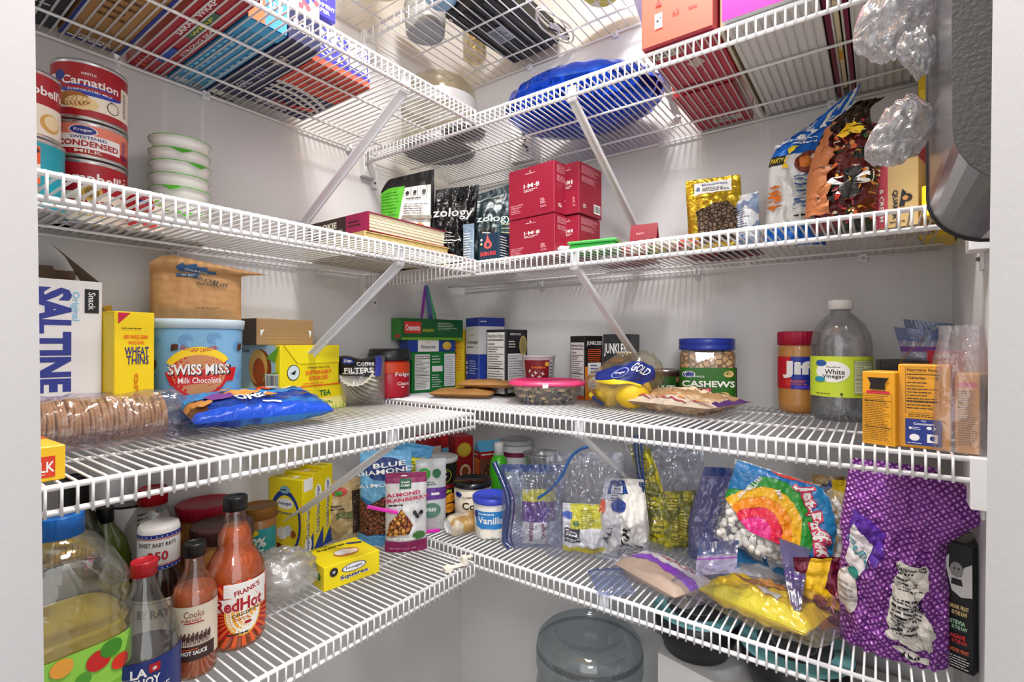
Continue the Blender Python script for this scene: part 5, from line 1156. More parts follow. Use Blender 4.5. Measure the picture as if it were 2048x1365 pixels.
# lemons in a clear bag
LEM = mat('#e8c01e', .42, bump=.6, bscale=420)
mbp = MB(); rl = .030
def lem(u, v):
    th = pi*v; a = 2*pi*u; z_ = cos(th); e = .18*(abs(z_)**12)
    return Vector((sin(th)*cos(a)*rl, sin(th)*sin(a)*rl, z_*rl*(1.12+e)))
mbp.grid(lem, 24, 16, LEM, wrap=True); lemp = None
for i, (x, y, zz, ax_) in enumerate(((.600, -.215, 0, .3), (.652, -.222, .0, 1.2), (.640, -.165, .002, .6), (.583, -.152, 0, 1.9))):
    if lemp is None: o = mbp.build('lemon'); lemp = o
    else: o = lemp.copy(); COL.objects.link(o)
    o.location = (x, y, R3+rl+.0015+zz); o.rotation_euler = (pi/2+.2*i, ax_, ax_*2)
    tagp(o, ['yellow lemon at the front left of the clear lemon bag', 'yellow lemon at the front right of the clear lemon bag', 'yellow lemon at the rear right of the clear lemon bag under the blue label', 'yellow lemon at the rear left of the clear lemon bag'][i], 'lemon')
def lb(u, v):
    a = 2*pi*u; s = v; R_ = .075*(sin(pi*min(1, .12+s*.80))**.55)*(1 if s < .6 else 1-.35*(s-.6)); n = noise.noise(Vector((cos(a)*2.2, sin(a)*2.2, s*5)))*.010
    return Vector((.618+.045*max(0, s-.5)*2*.8+(R_+n)*cos(a)*1.02, -.190+(R_*.9+n)*sin(a), R3+.0006+max(0, s*.115+.004*sin(5*a)*s)))
mb = MB(); LF = film('#fffdf4', .10, .05, .08, .7, 16); mb.grid(lb, 56, 36, LF, wrap=True)
DB2 = mat('#1b2a78', .35)
A = Art(.14, .115)
A.poly([(.38, .62), (.50, .78), (.66, .84), (.92, .78), (.97, .55), (.85, .44), (.6, .55), (.45, .5)], DB2); A.poly([(.85, .44), (.6, .55), (.45, .5), (.45, .47), (.6, .51), (.85, .405)], mat('#f0d21e')); A.text('GOLD', .80, .70, .13, WHITE, w=.24, rot=-22); A.ell(.62, .66, .075, mat('#9fb4f0')); A.ell(.62, .66, .066, DB2); A.text('Kroger', .62, .66, .05, WHITE, w=.1)
A.poly([(.24, .06), (.36, .22), (.5, .10), (.44, .0)], DB2); A.poly([(.22, .12), (.34, .27), (.37, .22), (.25, .06)], mat('#f0d21e'))
mb.art(A, lambda u, v, o: lb(.5+.22+(u-.5)*.5, v)*1.0 + Vector((0, -.0012-o*2, 0)), .14, .115, .0006, .006)
tagp(mb.build('lemon_bag', None), 'clear plastic bag of lemons with a navy printed label', 'bag')
# cashew can and jar
def a_cash(A):
    for i in range(10): A.rect(-.2, .03+.1*i, 1.2, .05+.1*i, mat('#2f7a1c', .4))
    A.ell(.22, .82, .09, WHITE, .09); A.ell(.22, .82, .08, NAVY, .08); A.text('WHOLE', .36, .76, .05, WHITE, w=.16); A.text('CASHEWS', .5, .56, .17, WHITE, w=.74, bold=.03); A.rect(.12, .36, .54, .44, mat('#d81e6a')); A.text('LIGHTLY SALTED', .33, .40, .035, WHITE, w=.36)
    for x, y in ((.78, .84), (.72, .26), (.42, .2)): A.ell(x, y, .07, mat('#e0b878'), .09); A.ell(x-.025, y+.02, .045, mat('#2f6a1a'), .05)
    A.rect(.98, 0, 1.22, 1, mat('#c9d0e0')); A.lines(1.0, .05, 1.18, .95, 16, NAVY, .3)
c = col2(1413, y=-.078); rJ = pxm(c, 56); hJ = hz(c, 677, R3)
t = thing('cashew_jar', 'square clear cashew jar with a blue lid and green label behind the bakery bag', 'jar', (c.x, c.y, R3), facecam(c, .08)); sq5 = lambda a, z_: .93/((abs(cos(a))**5+abs(sin(a))**5)**(1/5))
NUT = cells('#d9ae74', '#c8955a', '#6a4424', 78, .5, .1)
mb = MB(); mb.lathe([(rJ*.93, .001), (rJ*.96, .004), (rJ*.96, hJ*.76), (rJ*.86, hJ*.82)], NUT, 48, sy=.8, rfn=sq5); mb.build('cashews', t)
mb = MB(); mb.lathe([(rJ*.96, 0), (rJ*.99, .004), (rJ*.99, hJ*.78), (rJ*.9, hJ*.84), (rJ*.9, hJ*.9)], film('#ffffff', .1, .04, .04, .1), 48, sy=.8, rfn=sq5); mb.build('clear_jar', t)
mb = MB(); GJ = mat('#276a17', .4)
def js(u, v, o): a = -pi/2+(u-.5)*2.2; q_ = sq5(a, 0); r_ = rJ*.997*q_+o; return (r_*cos(a), r_*sin(a)*.8, hJ*.06+v*hJ*.52)
mb.grid(lambda u, v: js(u, v, 0), 36, 6, GJ); A = Art(rJ*2.0, hJ*.52); a_cash(A); mb.art(A, js, rJ*2.0, hJ*.52, .0004, .006); mb.build('paper_label', t)
mb = MB(); BLD = mat('#20389e', .35); lidcap(mb, rJ*.93, hJ*.80, hJ*.80+.0, BLD) if False else None
rb = rJ*.93; mb.lathe([(rb, hJ*.83), (rb*1.01, hJ*.85), (rb*1.01, hJ*.90), (rb*.99, hJ*.905), (rb*1.01, hJ*.91), (rb*1.01, hJ*.99), (rb*.97, hJ), (.0002, hJ)], BLD, 56, cap=(True, False)); mb.build('lid', t)
c = col2(1330, y=-.062); rc_ = pxm(c, 31)
tin('nut_can', 'short dark green nut can with a brown rim left of the cashew jar', 'can', c, R3, rc_, hz(c, 738, R3), mat('#245a1c', .4), lambda A: (A.text('NUTS', .5, .45, .22, WHITE, w=.5, bold=.03), A.ell(.85, .75, .08, mat('#c8a070'), .1), A.rect(-.2, .86, 1.2, 1, BRN)), facecam(c, .1))
# bakery bag
def a_bk(A): A.poly([(.26, .56), (.72, .52), (.76, .82), (.30, .84)], mat('#dcbf9e', .5)); A.text('SCHWEBEL', .5, .72, .085, BRN, w=.34, bold=.02); A.text('BAKERY', .54, .62, .07, BRN, w=.3, bold=.02); A.rect(0, .08, 1, .10, mat('#a03044')); A.lines(.1, .12, .95, .2, 2, mat('#c8863a'), .4, 2)
flatpack('bakery_bag', 'crumpled tan bakery bag lying in front of the cashew jar', 'bag', (.742, -.188), R3, RD(-14), .20, .165, .042, foil('#a8835c', .3, .9, 16, .05, '#c7ac8c', 10), a_bk, 81, .006, nu=50, nv=40, sq=.75, zone=lambda u, v: foil('#cdbfae', .3, .8, 20, .05) if v < .2 else (mat('#4a2468', .4) if u > .94 else foil('#a8835c', .3, .9, 16, .05, '#c7ac8c', 10)))
# peanut butter
PBM = mat('#b9803f', .35)
c = Vector((.928, -.062)); rp = pxm(c, 38); hp = hz(c, 663, R3)
def a_jif(A): A.rect(-.19, 0, .36, 1, mat('#c01428', .35)); A.rect(.36, 0, 1.19, 1, mat('#1f2f9e', .35)); A.text('Jif', .52, .60, .54, WHITE, w=.80, bold=.05); A.text('CREAMY', .5, .24, .08, ORANGE, w=.5, bold=.02); A.text('PEANUT BUTTER', .5, .15, .05, ORANGE, w=.54); A.rect(.45, .03, 1, .09, mat('#5a3fd0'))
pj = [(rp*.8, 0), (rp*.92, .006), (rp*.98, hp*.12), (rp*.98, hp*.78), (rp*.92, hp*.83), (rp*.88, hp*.86)]
bottle('peanut_butter_jar', 'peanut butter jar with a red lid and red and blue label beside the vinegar bottle', 'jar', c, R3, pj, mat('#bd8442', .25, coat=.6), facecam(c, -.1), (rp*.98, hp*.83, hp, mat('#b0123c', .35)), None, [(hp*.30, hp*.69, 2.5, 0, mat('#1f2f9e', .35), a_jif)], capname='lid')
# vinegar
c = Vector((1.000, -.125)); rv = pxm(c, 53); hv = hz(c, 600, R3)
pv = [(rv*.55, .004), (rv*.86, 0), (rv*.98, .01), (rv, hv*.06), (rv, hv*.62), (rv*.95, hv*.70), (rv*.78, hv*.79), (rv*.5, hv*.86), (rv*.34, hv*.89), (rv*.32, hv*.915)]
def a_vin(A): A.ell(.30, .62, .27, WHITE, .26); A.ell(.12, .83, .10, mat('#2a5a9e'), .08); A.text('Distilled', .32, .74, .04, INK, w=.2); A.text('White', .34, .62, .12, INK, w=.3); A.text('Vinegar', .32, .5, .12, INK, w=.34); A.ell(.1, .43, .1, mat('#2f8fae'), .07); A.facts(.62, .1, .98, .9, mat('#dfe6b8'), INK); A.lines(.04, .06, .4, .1, 1, INK); A.ell(.44, .08, .02, INK)
bottle('vinegar_bottle', 'clear plastic bottle with a white cap and lime green white vinegar label', 'bottle', c, R3, pv, film('#eef0f2', .14, .10, .05, .35, 9), facecam(c, .15), (rv*.40, hv*.92, hv, WHITE), (film('#dfe4e8', .06, .14, .05, .1), hv*.52), [(hv*.20, hv*.53, 2.9, 0, mat('#c8dc3a', .4), a_vin)])
# cornstarch boxes
OY = mat('#e9a21a', .42)
def a_c1(A): A.rect(.14, .70, .84, .74, mat('#d8324a')); A.frame(.06, .04, .92, .70, .008, INK); A.lines(.09, .06, .9, .68, 26, INK, .28, 5, .7); A.rect(.08, .60, .9, .607, INK); A.rect(.08, .24, .9, .247, INK); A.poly([(.18, .92), (.28, .84), (.24, .76), (.72, .76), (.70, .84), (.84, .92)], mat('#1c120a', .8))
A = col2(1724, y=-.362); B = col2(1790, y=-.374)
carton('starch_box', 'small orange box with a torn open top near the vinegar bottle', 'box', A, B, R3, hz(A, 742, R3), .05, OY, {'front': a_c1})
def a_c2(A):
    A.frame(.14, .42, .82, .97, .006, INK); A.text('Nutrition Facts', .48, .935, .035, INK, w=.6, bold=.02); A.rect(.16, .875, .8, .885, INK); A.text('Calories', .36, .84, .035, INK, w=.34, bold=.02); A.text('0', .75, .84, .05, INK, bold=.02); A.lines(.17, .46, .79, .80, 9, INK, .28, 3, .5); A.rect(.16, .56, .8, .568, INK); A.lines(.2, .37, .84, .41, 2, INK, .4)
    A.rect(.14, .04, .84, .35, mat('#1f3488')); A.text('Our', .5, .33, .02, WHITE, w=.1); A.text('Commitment', .5, .295, .028, WHITE, w=.4, bold=.02); A.ell(.24, .24, .03, WHITE); A.lines(.28, .22, .48, .26, 2, WHITE, .4); A.ell(.6, .25, .05, WHITE, .02); A.poly([(.66, .27), (.74, .25), (.66, .21), (.7, .25)], WHITE); A.ell(.32, .13, .1, WHITE, .04); A.rect(.56, .08, .76, .18, WHITE); A.ell(.66, .13, .05, mat('#1f3488'), .03); A.lines(.18, .055, .6, .07, 1, WHITE)
A = Vector((1.0745, -.360)); B = col2(1896, y=-.372); B = A+(B-A).normalized()*pxm(A, 99)*.98; A = col2(1796, y=-.362); B = A+Vector((.0615, -.004))
B = Vector((A.x+pxm(A, 99)*.80, A.y-.004))
o = carton('starch_box', 'larger orange box with a navy commitment panel and a raised flap', 'box', A, B, R3, hz(A, 728, R3), .06, OY, {'front': a_c2})
w_, d_, h_ = o['dims']; mb = MB(); mb.add([(-w_/2, .004, h_), (-w_/2, .05, h_), (-w_/2+.012, .052, h_+.018), (-w_/2+.030, .050, h_+.040), (-w_/2+.030, .008, h_+.040), (-w_/2+.012, .006, h_+.018)], [(0, 1, 2, 5), (5, 2, 3, 4)], mat('#9a7f5c', .6)); mb.build('raised_flap', o)
A = Vector((B.x+.004, B.y-.003)); B_ = Vector((WID-.008, -.372))
carton('starch_box', 'orange box inside the clear zip bag beside the door jamb', 'box', A, B_, R3, hz(A, 748, R3), .06, mat('#d99a3a', .5), {'front': lambda A: (A.rect(.1, .84, .9, .9, mat('#d84a6a')), A.lines(.1, .1, .9, .8, 24, INK, .3, 6, .7))})
def zb(u, v):
    a = 2*pi*u; q_ = 1/((abs(cos(a))**4+abs(sin(a))**4)**.25); n = noise.noise(Vector((cos(a)*2, sin(a)*2, v*4)))*.004
    cx, cy = (A.x+B_.x)/2-.002, -.342; return Vector((min(WID-.002, cx+(.032*q_*(1-.3*v*v)+n)*cos(a)), cy+(.036*q_*(1-.5*v*v)+n)*sin(a), R3+.0006+v*.155))
mb = MB(); mb.grid(zb, 40, 24, film('#f3eef2', .14, .16, .1, .8, 24), wrap=True); tagp(mb.build('zip_bag', None), 'clear zip bag standing around the orange box beside the door jamb', 'bag')
# things behind the orange boxes
c = col2(1803, y=-.215); rb_ = pxm(c, 42); hb_ = hz(c, 719, R3); t = thing('spice_jar', 'jar with a flat black lid behind the torn orange box', 'jar', (c.x, c.y, R3))
mb = MB(); mb.lathe([(rb_*.9, 0), (rb_*.95, .003), (rb_*.95, hb_-.02)], mat('#8a6a4a', .4), 36); mb.build('jar_body', t); mb = MB(); lidcap(mb, rb_, hb_-.022, hb_, mat('#1c1c1e', .4)); mb.build('lid', t)
c = col2(1893, y=-.155); hb_ = hz(c, 701, R3); mb = MB(); w_ = pxm(c, 30)
mb.add([(-w_*.7, -.015, 0), (w_*.7, -.015, 0), (w_*.7, .03, 0), (-w_*.7, .03, 0), (-w_, -.02, hb_), (w_, -.02, hb_), (w_, .035, hb_), (-w_, .035, hb_)], [(0, 1, 5, 4), (1, 2, 6, 5), (2, 3, 7, 6), (3, 0, 4, 7), (3, 2, 1, 0), (4, 5, 6, 7)], mat('#9e1420', .35))
A = Art(2*w_, hb_); A.text('TRISCUIT', .5, .93, .05, WHITE, w=.6); mb.art(A, lambda u, v, o: ((u-.5)*2*w_, -.015-.005*v-o, v*hb_), 2*w_, hb_, .0006)
tagp(mb.build('snack_tray', None, (c.x, c.y, R3), rotz(facecam(c))), 'dark red flared tray with white lettering behind the orange boxes', 'tray')
# folded zip bags with blue tops
ZB = film('#5b7fb8', .14, .62, .2, .6, 30); ZC = film('#b9b4cc', .14, .45, .2, .6, 30)
for i, (dx, dy, top_, lean) in enumerate(((0, 0, 652, -.2), (.012, .018, 636, -.1))):
    c = Vector((1.118+dx*.6, -.165+dy)); hh_ = hz(c, top_, R3)
    def zt2(u, v, dx=dx, hh_=hh_, lean=lean): return Vector(((u-.5)*(.034+.03*v)+lean*.12*max(0, v-.5), .002*sin(u*7)+.004*v, v*hh_-.010*u*(v > .9)))
    mb = MB(); mb.grid(zt2, 14, 20, lambda u, v: ZB if v > .86 else (mat('#5a2a72') if .76 < v < .78 else ZC))
    mb.grid(lambda u, v: zt2(1-u, v)+Vector((0, .006*(1-v)+.001, 0)), 14, 20, lambda u, v: ZB if v > .86 else ZC)
    tagp(mb.build('zip_bag', None, (c.x, c.y, R3), rotz(facecam(c, .1))), ['folded zip bag with a purple line and blue top at the right wall, front one', 'folded zip bag with a blue top at the right wall, rear and higher one'][i], 'bag')
# ribbons hanging behind the pasta stack
for i, (cc_, x0, x1, yy) in enumerate((('#8a1f9e', 851, 839, -.055), ('#1f5fae', 852, 862, -.052), ('#3fae6a', 854, 878, -.049), ('#2a4a8a', 853, 868, -.046))):
    p0 = at(x0, 568, x=.02+.004*i); p1 = at(x1, 640, x=.02+.004*i); mb = MB(); dn = Vector((.0026, .0026, 0))
    p0.x = max(p0.x, .004); p1.x = max(p1.x, .004)
    p0.z = Z2-.006
    mb.add([p0-dn, p0+dn, p1+dn+Vector((0, 0, -.04)), p1-dn+Vector((0, 0, -.04))], [(0, 1, 2, 3)], mat(cc_, .35)); mb.add([p0-dn+Vector((0, .0008, 0)), p0+dn+Vector((0, .0008, 0)), p1+dn+Vector((0, .0008, -.04)), p1-dn+Vector((0, .0008, -.04))], [(3, 2, 1, 0)], mat(cc_, .35))
    tagp(mb.build('hanging_ribbon', None), ['purple ribbon hanging behind the corner pasta stack', 'bright blue ribbon hanging in the middle behind the corner pasta stack', 'green ribbon hanging behind the corner pasta stack', 'narrow dark blue ribbon hanging behind the corner pasta stack'][i], 'ribbon')
# ================================================================== lowest left shelf: sauces and oil
GLS = film('#f0f2ee', .16, .05, .04, .15, 10)
def jarp(r, h, neck=.86, sh=.88): return [(r*.86, 0), (r*.97, .005), (r, h*.1), (r, h*sh), (r*neck, h*(sh+.06)), (r*neck, h)]
# oil jug
c = col2(118, x=.285); rO = pxm(c, 112); hO = hz(c, 1028, L4)
sqj = lambda a, z_: .96/((abs(cos(a))**4+abs(sin(a))**4)**.25)
def ribs(h): return [(rO*.88, 0), (rO*.96, .006)]+[(rO*(.985-.055*(k % 2)), h*.05+h*.62*k/22) for k in range(23)]+[(rO*.96, h*.70), (rO*.78, h*.80), (rO*.52, h*.88), (rO*.32, h*.90), (rO*.32, h*.93)]
t = thing('oil_jug', 'large ribbed clear oil jug with a blue cap and salad label beside the door jamb', 'jug', (c.x, c.y, L4), facecam(c, .25))
mb = MB(); mb.lathe(ribs(hO), GLS, 56, rfn=lambda a, z_: sqj(a, z_) if z_ < hO*.72 else sqj(a, z_)**.5); mb.build('jug_body', t)
mb = MB(); mb.lathe([(rO*.85, .003)]+[(rO*(.95-.05*(k % 2)), hO*.05+hO*.62*k/22) for k in range(17)], mat('#cdb012', .08, coat=1), 48, rfn=sqj); mb.build('oil', t)
mb = MB(); lidcap(mb, rO*.36, hO*.90, hO, mat('#1a6fc8', .35), n=50); mb.build('cap', t)
mb = MB(); 
def oj(u, v, o): a = -pi/2+(u-.5)*1.9; q_ = sqj(a, 0)*rO*.985+o; return (q_*cos(a), q_*sin(a), hO*.04+v*hO*.40)
mb.grid(lambda u, v: oj(u, v, 0), 30, 5, mat('#7fbf3a', .4)); A = Art(rO*1.9, hO*.4); A.rect(0, .5, 1, 1, mat('#8fcf4a')); A.ell(.3, .2, .4, WHITE, .42); A.ell(.3, .2, .37, NAVY, .39); A.ell(.3, .2, .33, WHITE, .35); A.text('Wesson', .32, .28, .16, CRED, w=.42, bold=.03)
for x, y, r_, m_ in ((.66, .82, .09, '#c8201e'), (.82, .7, .07, '#d8341e'), (.55, .68, .06, '#4f9a2a'), (.75, .9, .08, '#3f8a24'), (.4, .9, .08, '#e8a23a')): A.ell(x, y, r_, mat(m_))
A.rect(.86, .1, .99, .5, WHITE); A.lines(.87, .12, .98, .48, 8, INK, .4); mb.art(A, oj, rO*1.9, hO*.4, .0004, .008); mb.build('paper_label', t)
# dark bottle behind
c = col2(150, x=.085); rW = .037; hW = hz(c, 955, L4)
bottle('wine_bottle', 'tall dark green glass bottle with a black top behind the oil jug', 'bottle', c, L4, [(rW*.9, 0), (rW, .006), (rW, hW*.60), (rW*.85, hW*.70), (rW*.5, hW*.82), (rW*.42, hW*.86), (rW*.42, hW)], mat('#1c2410', .12, coat=.6), 0, (rW*.47, hW*.78, hW+.002, BLACK, False), None, [])
c = col2(212, x=.075); rW = .034; hW = hz(c, 1030, L4)
bottle('olive_oil_bottle', 'dark green oil bottle with sloping shoulders behind the oil jug', 'bottle', c, L4, [(rW*.9, 0), (rW, .006), (rW, hW*.62), (rW*.8, hW*.78), (rW*.35, hW*.92), (rW*.3, hW)], mat('#3d4a12', .1, coat=.8), 0, (rW*.34, hW*.93, hW+.012, BLACK, False), None, [])
# soy sauce
c = col2(290, x=.315); rS = pxm(c, 62); hSo = hz(c, 1120, L4)
ps = [(rS*.93, 0), (rS, .006), (rS, hSo*.42), (rS*.93, hSo*.50), (rS*.62, hSo*.66), (rS*.38, hSo*.80), (rS*.30, hSo*.88), (rS*.30, hSo*.94)]
def a_soy(A): A.text('LA', .42, .80, .17, WHITE, w=.20, bold=.03); A.text('CHOY', .5, .62, .16, WHITE, w=.36, bold=.03); A.rect(.54, .76, .68, .92, CRED); A.text('*', .61, .83, .08, WHITE); A.text('SOY SAUCE', .48, .42, .13, WHITE, w=.66, bold=.01); A.rect(.2, .22, .8, .32, CRED); A.text('LESS SODIUM', .5, .27, .05, WHITE, w=.4); A.rect(.2, .73, .4, .735, WHITE)
bottle('soy_sauce_bottle', 'clear soy sauce bottle with a red cap and navy label beside the oil jug', 'bottle', c, L4, ps, GLS, facecam(c, .05), (rS*.36, hSo*.90, hSo, mat('#c01a2a', .35)), (mat('#1a0f0a', .12, coat=.5), hSo*.40), [(hSo*.04, hSo*.40, 2.9, 0, mat('#1b2f74', .35), a_soy)])
# hot sauce
c = col2(391, x=.292); rH = pxm(c, 40); hH = hz(c, 1084, L4)
ph = [(rH*.92, 0), (rH, .005), (rH, hH*.60), (rH*.9, hH*.66), (rH*.5, hH*.77), (rH*.42, hH*.82), (rH*.42, hH*.93)]
def a_hs(A):
    A.rect(0, 0, 1, .27, mat('#3a2320')); A.text('Cooks', .55, .86, .12, mat('#8a3a24'), w=.4, bold=0); A.text('PURE HOT', .5, .75, .05, CRED, w=.4, bold=.02); A.rect(.35, .69, .75, .71, CRED); A.text('HOT SAUCE', .56, .15, .08, WHITE, w=.5, bold=.03); A.lines(.3, .2, .8, .24, 1, ORANGE)
    for i in range(9): x = .2+.08*i; A.ell(x, .42+.01*(i % 3), .04, mat('#4a2c28'), .06, n=10); A.rect(x-.03, .3, x-.015, .42, mat('#4a2c28')); A.rect(x+.015, .3, x+.03, .42, mat('#4a2c28')); A.ell(x+.02, .5, .018, mat('#4a2c28'), .03, n=8)
bottle('hot_sauce_bottle', 'slim orange hot sauce bottle with a black cap and cream label of riders', 'bottle', c, L4, ph, film('#f3e4d8', .14, .04, .04, .1), facecam(c, -.12), (rH*.50, hH*.90, hH, BLACK), (mat('#d06a1e', .2, coat=.5), hH*.66), [(hH*.15, hH*.56, 2.9, 0, mat('#e3d8c4', .5), a_hs)])
# big red hot sauce
c = col2(472, x=.262); rF = pxm(c, 54); hF = hz(c, 992, L4)
pf = [(rF*.9, 0), (rF*.98, .006), (rF, hF*.04), (rF, hF*.44), (rF*.96, hF*.52), (rF*.74, hF*.60), (rF*.56, hF*.655), (rF*.60, hF*.70), (rF*.55, hF*.75), (rF*.36, hF*.82), (rF*.32, hF*.90), (rF*.32, hF*.94)]
def a_rh(A):
    for k in range(28):
        a = 2*pi*k/28; A.poly([(.52, .42), (.52+.75*cos(a), .42+.62*sin(a)), (.52+.75*cos(a+.1), .42+.62*sin(a+.1))], mat('#e8602a'))
    A.ell(.56, .45, .30, mat('#f0b040'), .44); A.ell(.56, .45, .27, WHITE, .41); A.rect(.25, .75, 1, 1, WHITE); A.poly([(.05, .50), (.98, .47), (.98, .76), (.05, .72)], WHITE); A.text("FRANK'S", .62, .85, .10, CRED, w=.46, rot=10, bold=.03); A.text('RedHot', .50, .60, .24, mat('#b01226'), w=.76, bold=.035); A.text('ORIGINAL', .6, .43, .06, INK, w=.5, rot=8, bold=.02); A.lines(.4, .3, .75, .36, 2, CRED, .4); A.ell(.62, .24, .06, CRED, .03); A.lines(.3, .03, .8, .1, 1, INK)
bottle('red_hot_sauce_bottle', 'large orange-red cayenne sauce bottle with a bulbous neck and red sunburst label', 'bottle', c, L4, pf, film('#f6e0d0', .13, .03, .04, .1), facecam(c, .16), (rF*.40, hF*.905, hF, mat('#14161c', .35)), (mat('#c9681f', .25, coat=.5, bump=.2, bscale=60), hF*.80), [(hF*.10, hF*.46, 2.8, 0, mat('#c81e1e', .35), a_rh)])
# barbecue sauce
c = col2(320, x=.172); rB_ = pxm(c, 46); hB = hz(c, 1046, L4)
pb = [(rB_*.9, 0), (rB_, .006), (rB_, hB*.45), (rB_*.9, hB*.56), (rB_*.72, hB*.64)]
t = bottle('barbecue_sauce_bottle', 'dark barbecue sauce bottle with a tall white printed cap behind the soy sauce', 'bottle', c, L4, pb+[(rB_*.68, hB*.66)], mat('#1d100c', .15, coat=.7), facecam(c, -.1), None, None, [(hB*.05, hB*.42, 2.8, 0, mat('#d9d2c4', .5), lambda A: (A.text("BY RAY'S", .5, .7, .2, INK, w=.7, bold=.02), A.frame(.05, .05, .95, .95, .01, INK)))])
mb = MB(); wc = [(rB_*.74, hB*.64), (rB_*.78, hB*.65), (rB_*.78, hB*.96), (rB_*.72, hB), (.0002, hB)]; mb.lathe(wc, mat('#e9e9e6', .35), 44, cap=(True, False)); A = Art(rB_*2, hB*.3)
A.rect(-.3, .0, 1.3, .10, NAVY); A.rect(-.3, .88, 1.3, .98, NAVY); A.rect(-.3, .84, 1.3, .86, CRED); A.rect(-.3, .12, 1.3, .14, CRED); A.text("SWEET BABY RAY'S", .5, .70, .12, INK, w=.8); A.text('250', .52, .38, .26, CRED, w=.4, bold=.02)
for i in range(12): A.ell(-.1+.1*i, .05, .012, WHITE, .02, n=6); A.ell(-.1+.1*i, .93, .012, WHITE, .02, n=6)
mb.art(A, cyl_surf(lambda zz: rB_*.78, hB*.65, hB*.95, 2.3), rB_*2, hB*.3, .0003, .006); mb.build('cap', t)
# honey bottle
c = col2(307, x=.075); rh = pxm(c, 46); hh_ = hz(c, 975, L4)
bottle('honey_bottle', 'squat clear plastic bottle with a red cap behind the barbecue sauce', 'bottle', c, L4, [(rh*.85, 0), (rh*.95, .006), (rh*.8, hh_*.4), (rh, hh_*.62), (rh*.95, hh_*.74), (rh*.6, hh_*.84), (rh*.45, hh_*.88)], GLS, 0, (rh*.54, hh_*.87, hh_, mat('#b01222', .35)), (mat('#6a3a12', .2), hh_*.34), [])
c = col2(262, x=.04); rh = .030; hh_ = hz(c, 1005, L4)
bottle('vinegar_bottle', 'dark bottle with a white wrap label behind the clear bottle with the red cap', 'bottle', c, L4, [(rh, 0), (rh, hh_*.9), (rh*.9, hh_)], mat('#1b1412', .2, coat=.5), facecam(c, .3), None, None, [(hh_*.45, hh_*.98, 2.6, 0, mat('#d4d2cf', .5), lambda A: A.lines(.5, .1, .9, .9, 10, INK, .4))])
c = col2(357, x=.055); rh = .022; hh_ = hz(c, 1062, L4)
bottle('spice_bottle', 'small amber jar with an orange label behind the sauces', 'jar', c, L4, jarp(rh, hh_*.9), mat('#9a5a1c', .2, coat=.4), 0, (rh, hh_*.86, hh_, mat('#b8862a', .4)), None, [(hh_*.2, hh_*.7, 2.6, 0, ORANGE, None)])
# peanut butter jars
for (px, x_, rpx, ytop, lidm, body, lab, nm, lb_) in (
    (416, .062, 54, 1003, '#a8122e', '#a06a34', None, 'peanut_butter_jar', 'wide peanut butter jar with a red lid behind the tall hot sauce bottle'),
    (447, .165, 56, 1046, '#4a2c2a', '#b07a3c', None, 'peanut_butter_jar', 'wide jar with a dark brown lid in front of the red lidded jar'),
    (519, .085, 34, 1010, '#8a5a1c', '#a8743a', 1, 'peanut_butter_jar', 'slim peanut butter jar with a tan lid and teal label behind the clear wrap ball')):
    c = col2(px, x=x_); rj = pxm(c, rpx); hj = hz(c, ytop, L4); lh = .022
    def a_tl2(A): A.ell(.4, .9, .2, YEL, .1); A.text('100%', .45, .62, .28, WHITE, w=.7, bold=.03); A.text('NUTS', .5, .32, .2, WHITE, w=.5, bold=.03)
    bottle(nm, lb_, 'jar', c, L4, jarp(rj*.95, hj-lh*.5, .9), mat(body, .3, coat=.5), facecam(c, -.2), (rj*.99, hj-lh, hj, mat(lidm, .4)), None, [(hj*.25, hj*.72, 2.7, 0, mat('#1f9aa0', .4), a_tl2)] if lab else [])
# three yellow candy boxes standing together
YB = mat('#eed80f', .38)
K = Vector((.086, -.592)); sd = Vector((-.30, .954)); hN_ = hz(K, 962, L4)
def a_oval(A):
    A.ell(.48, .42, .48, mat('#1c3a8a'), .44); A.ell(.50, .42, .40, mat('#f0dc1e'), .37); A.ell(.5, .68, .24, WHITE, .07); A.text('Nougat', .5, .68, .05, NAVY, w=.38, bold=.02); A.text('Peeps', .5, .56, .05, NAVY, w=.4); A.ell(.5, .86, .15, mat('#7fb0c0'), .05); A.lines(.38, .84, .62, .88, 1, INK)
    A.ell(.42, .30, .16, WHITE, .08); A.ell(.6, .34, .12, mat('#dfe6ea'), .07); A.ell(.75, .3, .08, mat('#a85a24'), .05); A.ell(.3, .12, .12, mat('#6a2c1c'), .05)
def a_spine(n):
    def f(A):
        if n == 0: A.rect(.1, .84, .9, 1, WHITE)
        A.poly([(0, 0), (1, .28), (1, 0)], mat('#1c3a8a')); A.ell(.5, .74 if n else .14, .32, WHITE, .1); A.text('Nougat', .5, .74 if n else .14, .3, NAVY, w=.16, rot=90, bold=.02); A.text('Double Snaps', .46, .42, .42, WHITE, w=.40, rot=90, bold=.03); A.text('Double Snaps', .5, .42, .40, INK, w=.38, rot=90, bold=.01)
    return f
labs = ['yellow candy box with a blue oval on its large face, leftmost of three', 'yellow candy box standing in the middle of the three', 'yellow candy box standing nearest the tan bag, rightmost of the three']
for i in range(3):
    A = K+sd*.0345*i+Vector((-.004*i, 0)); B = A+sd*.0335
    carton('candy_box', labs[i], 'box', A, B, L4, hN_+.006*i, .088, YB, {'front': a_spine(i), 'left': a_oval, 'top': lambda A: (A.rect(.42, 0, .58, 1, mat('#c8b40a')), A.rect(.2, .3, .8, .4, WHITE))}, group=None)
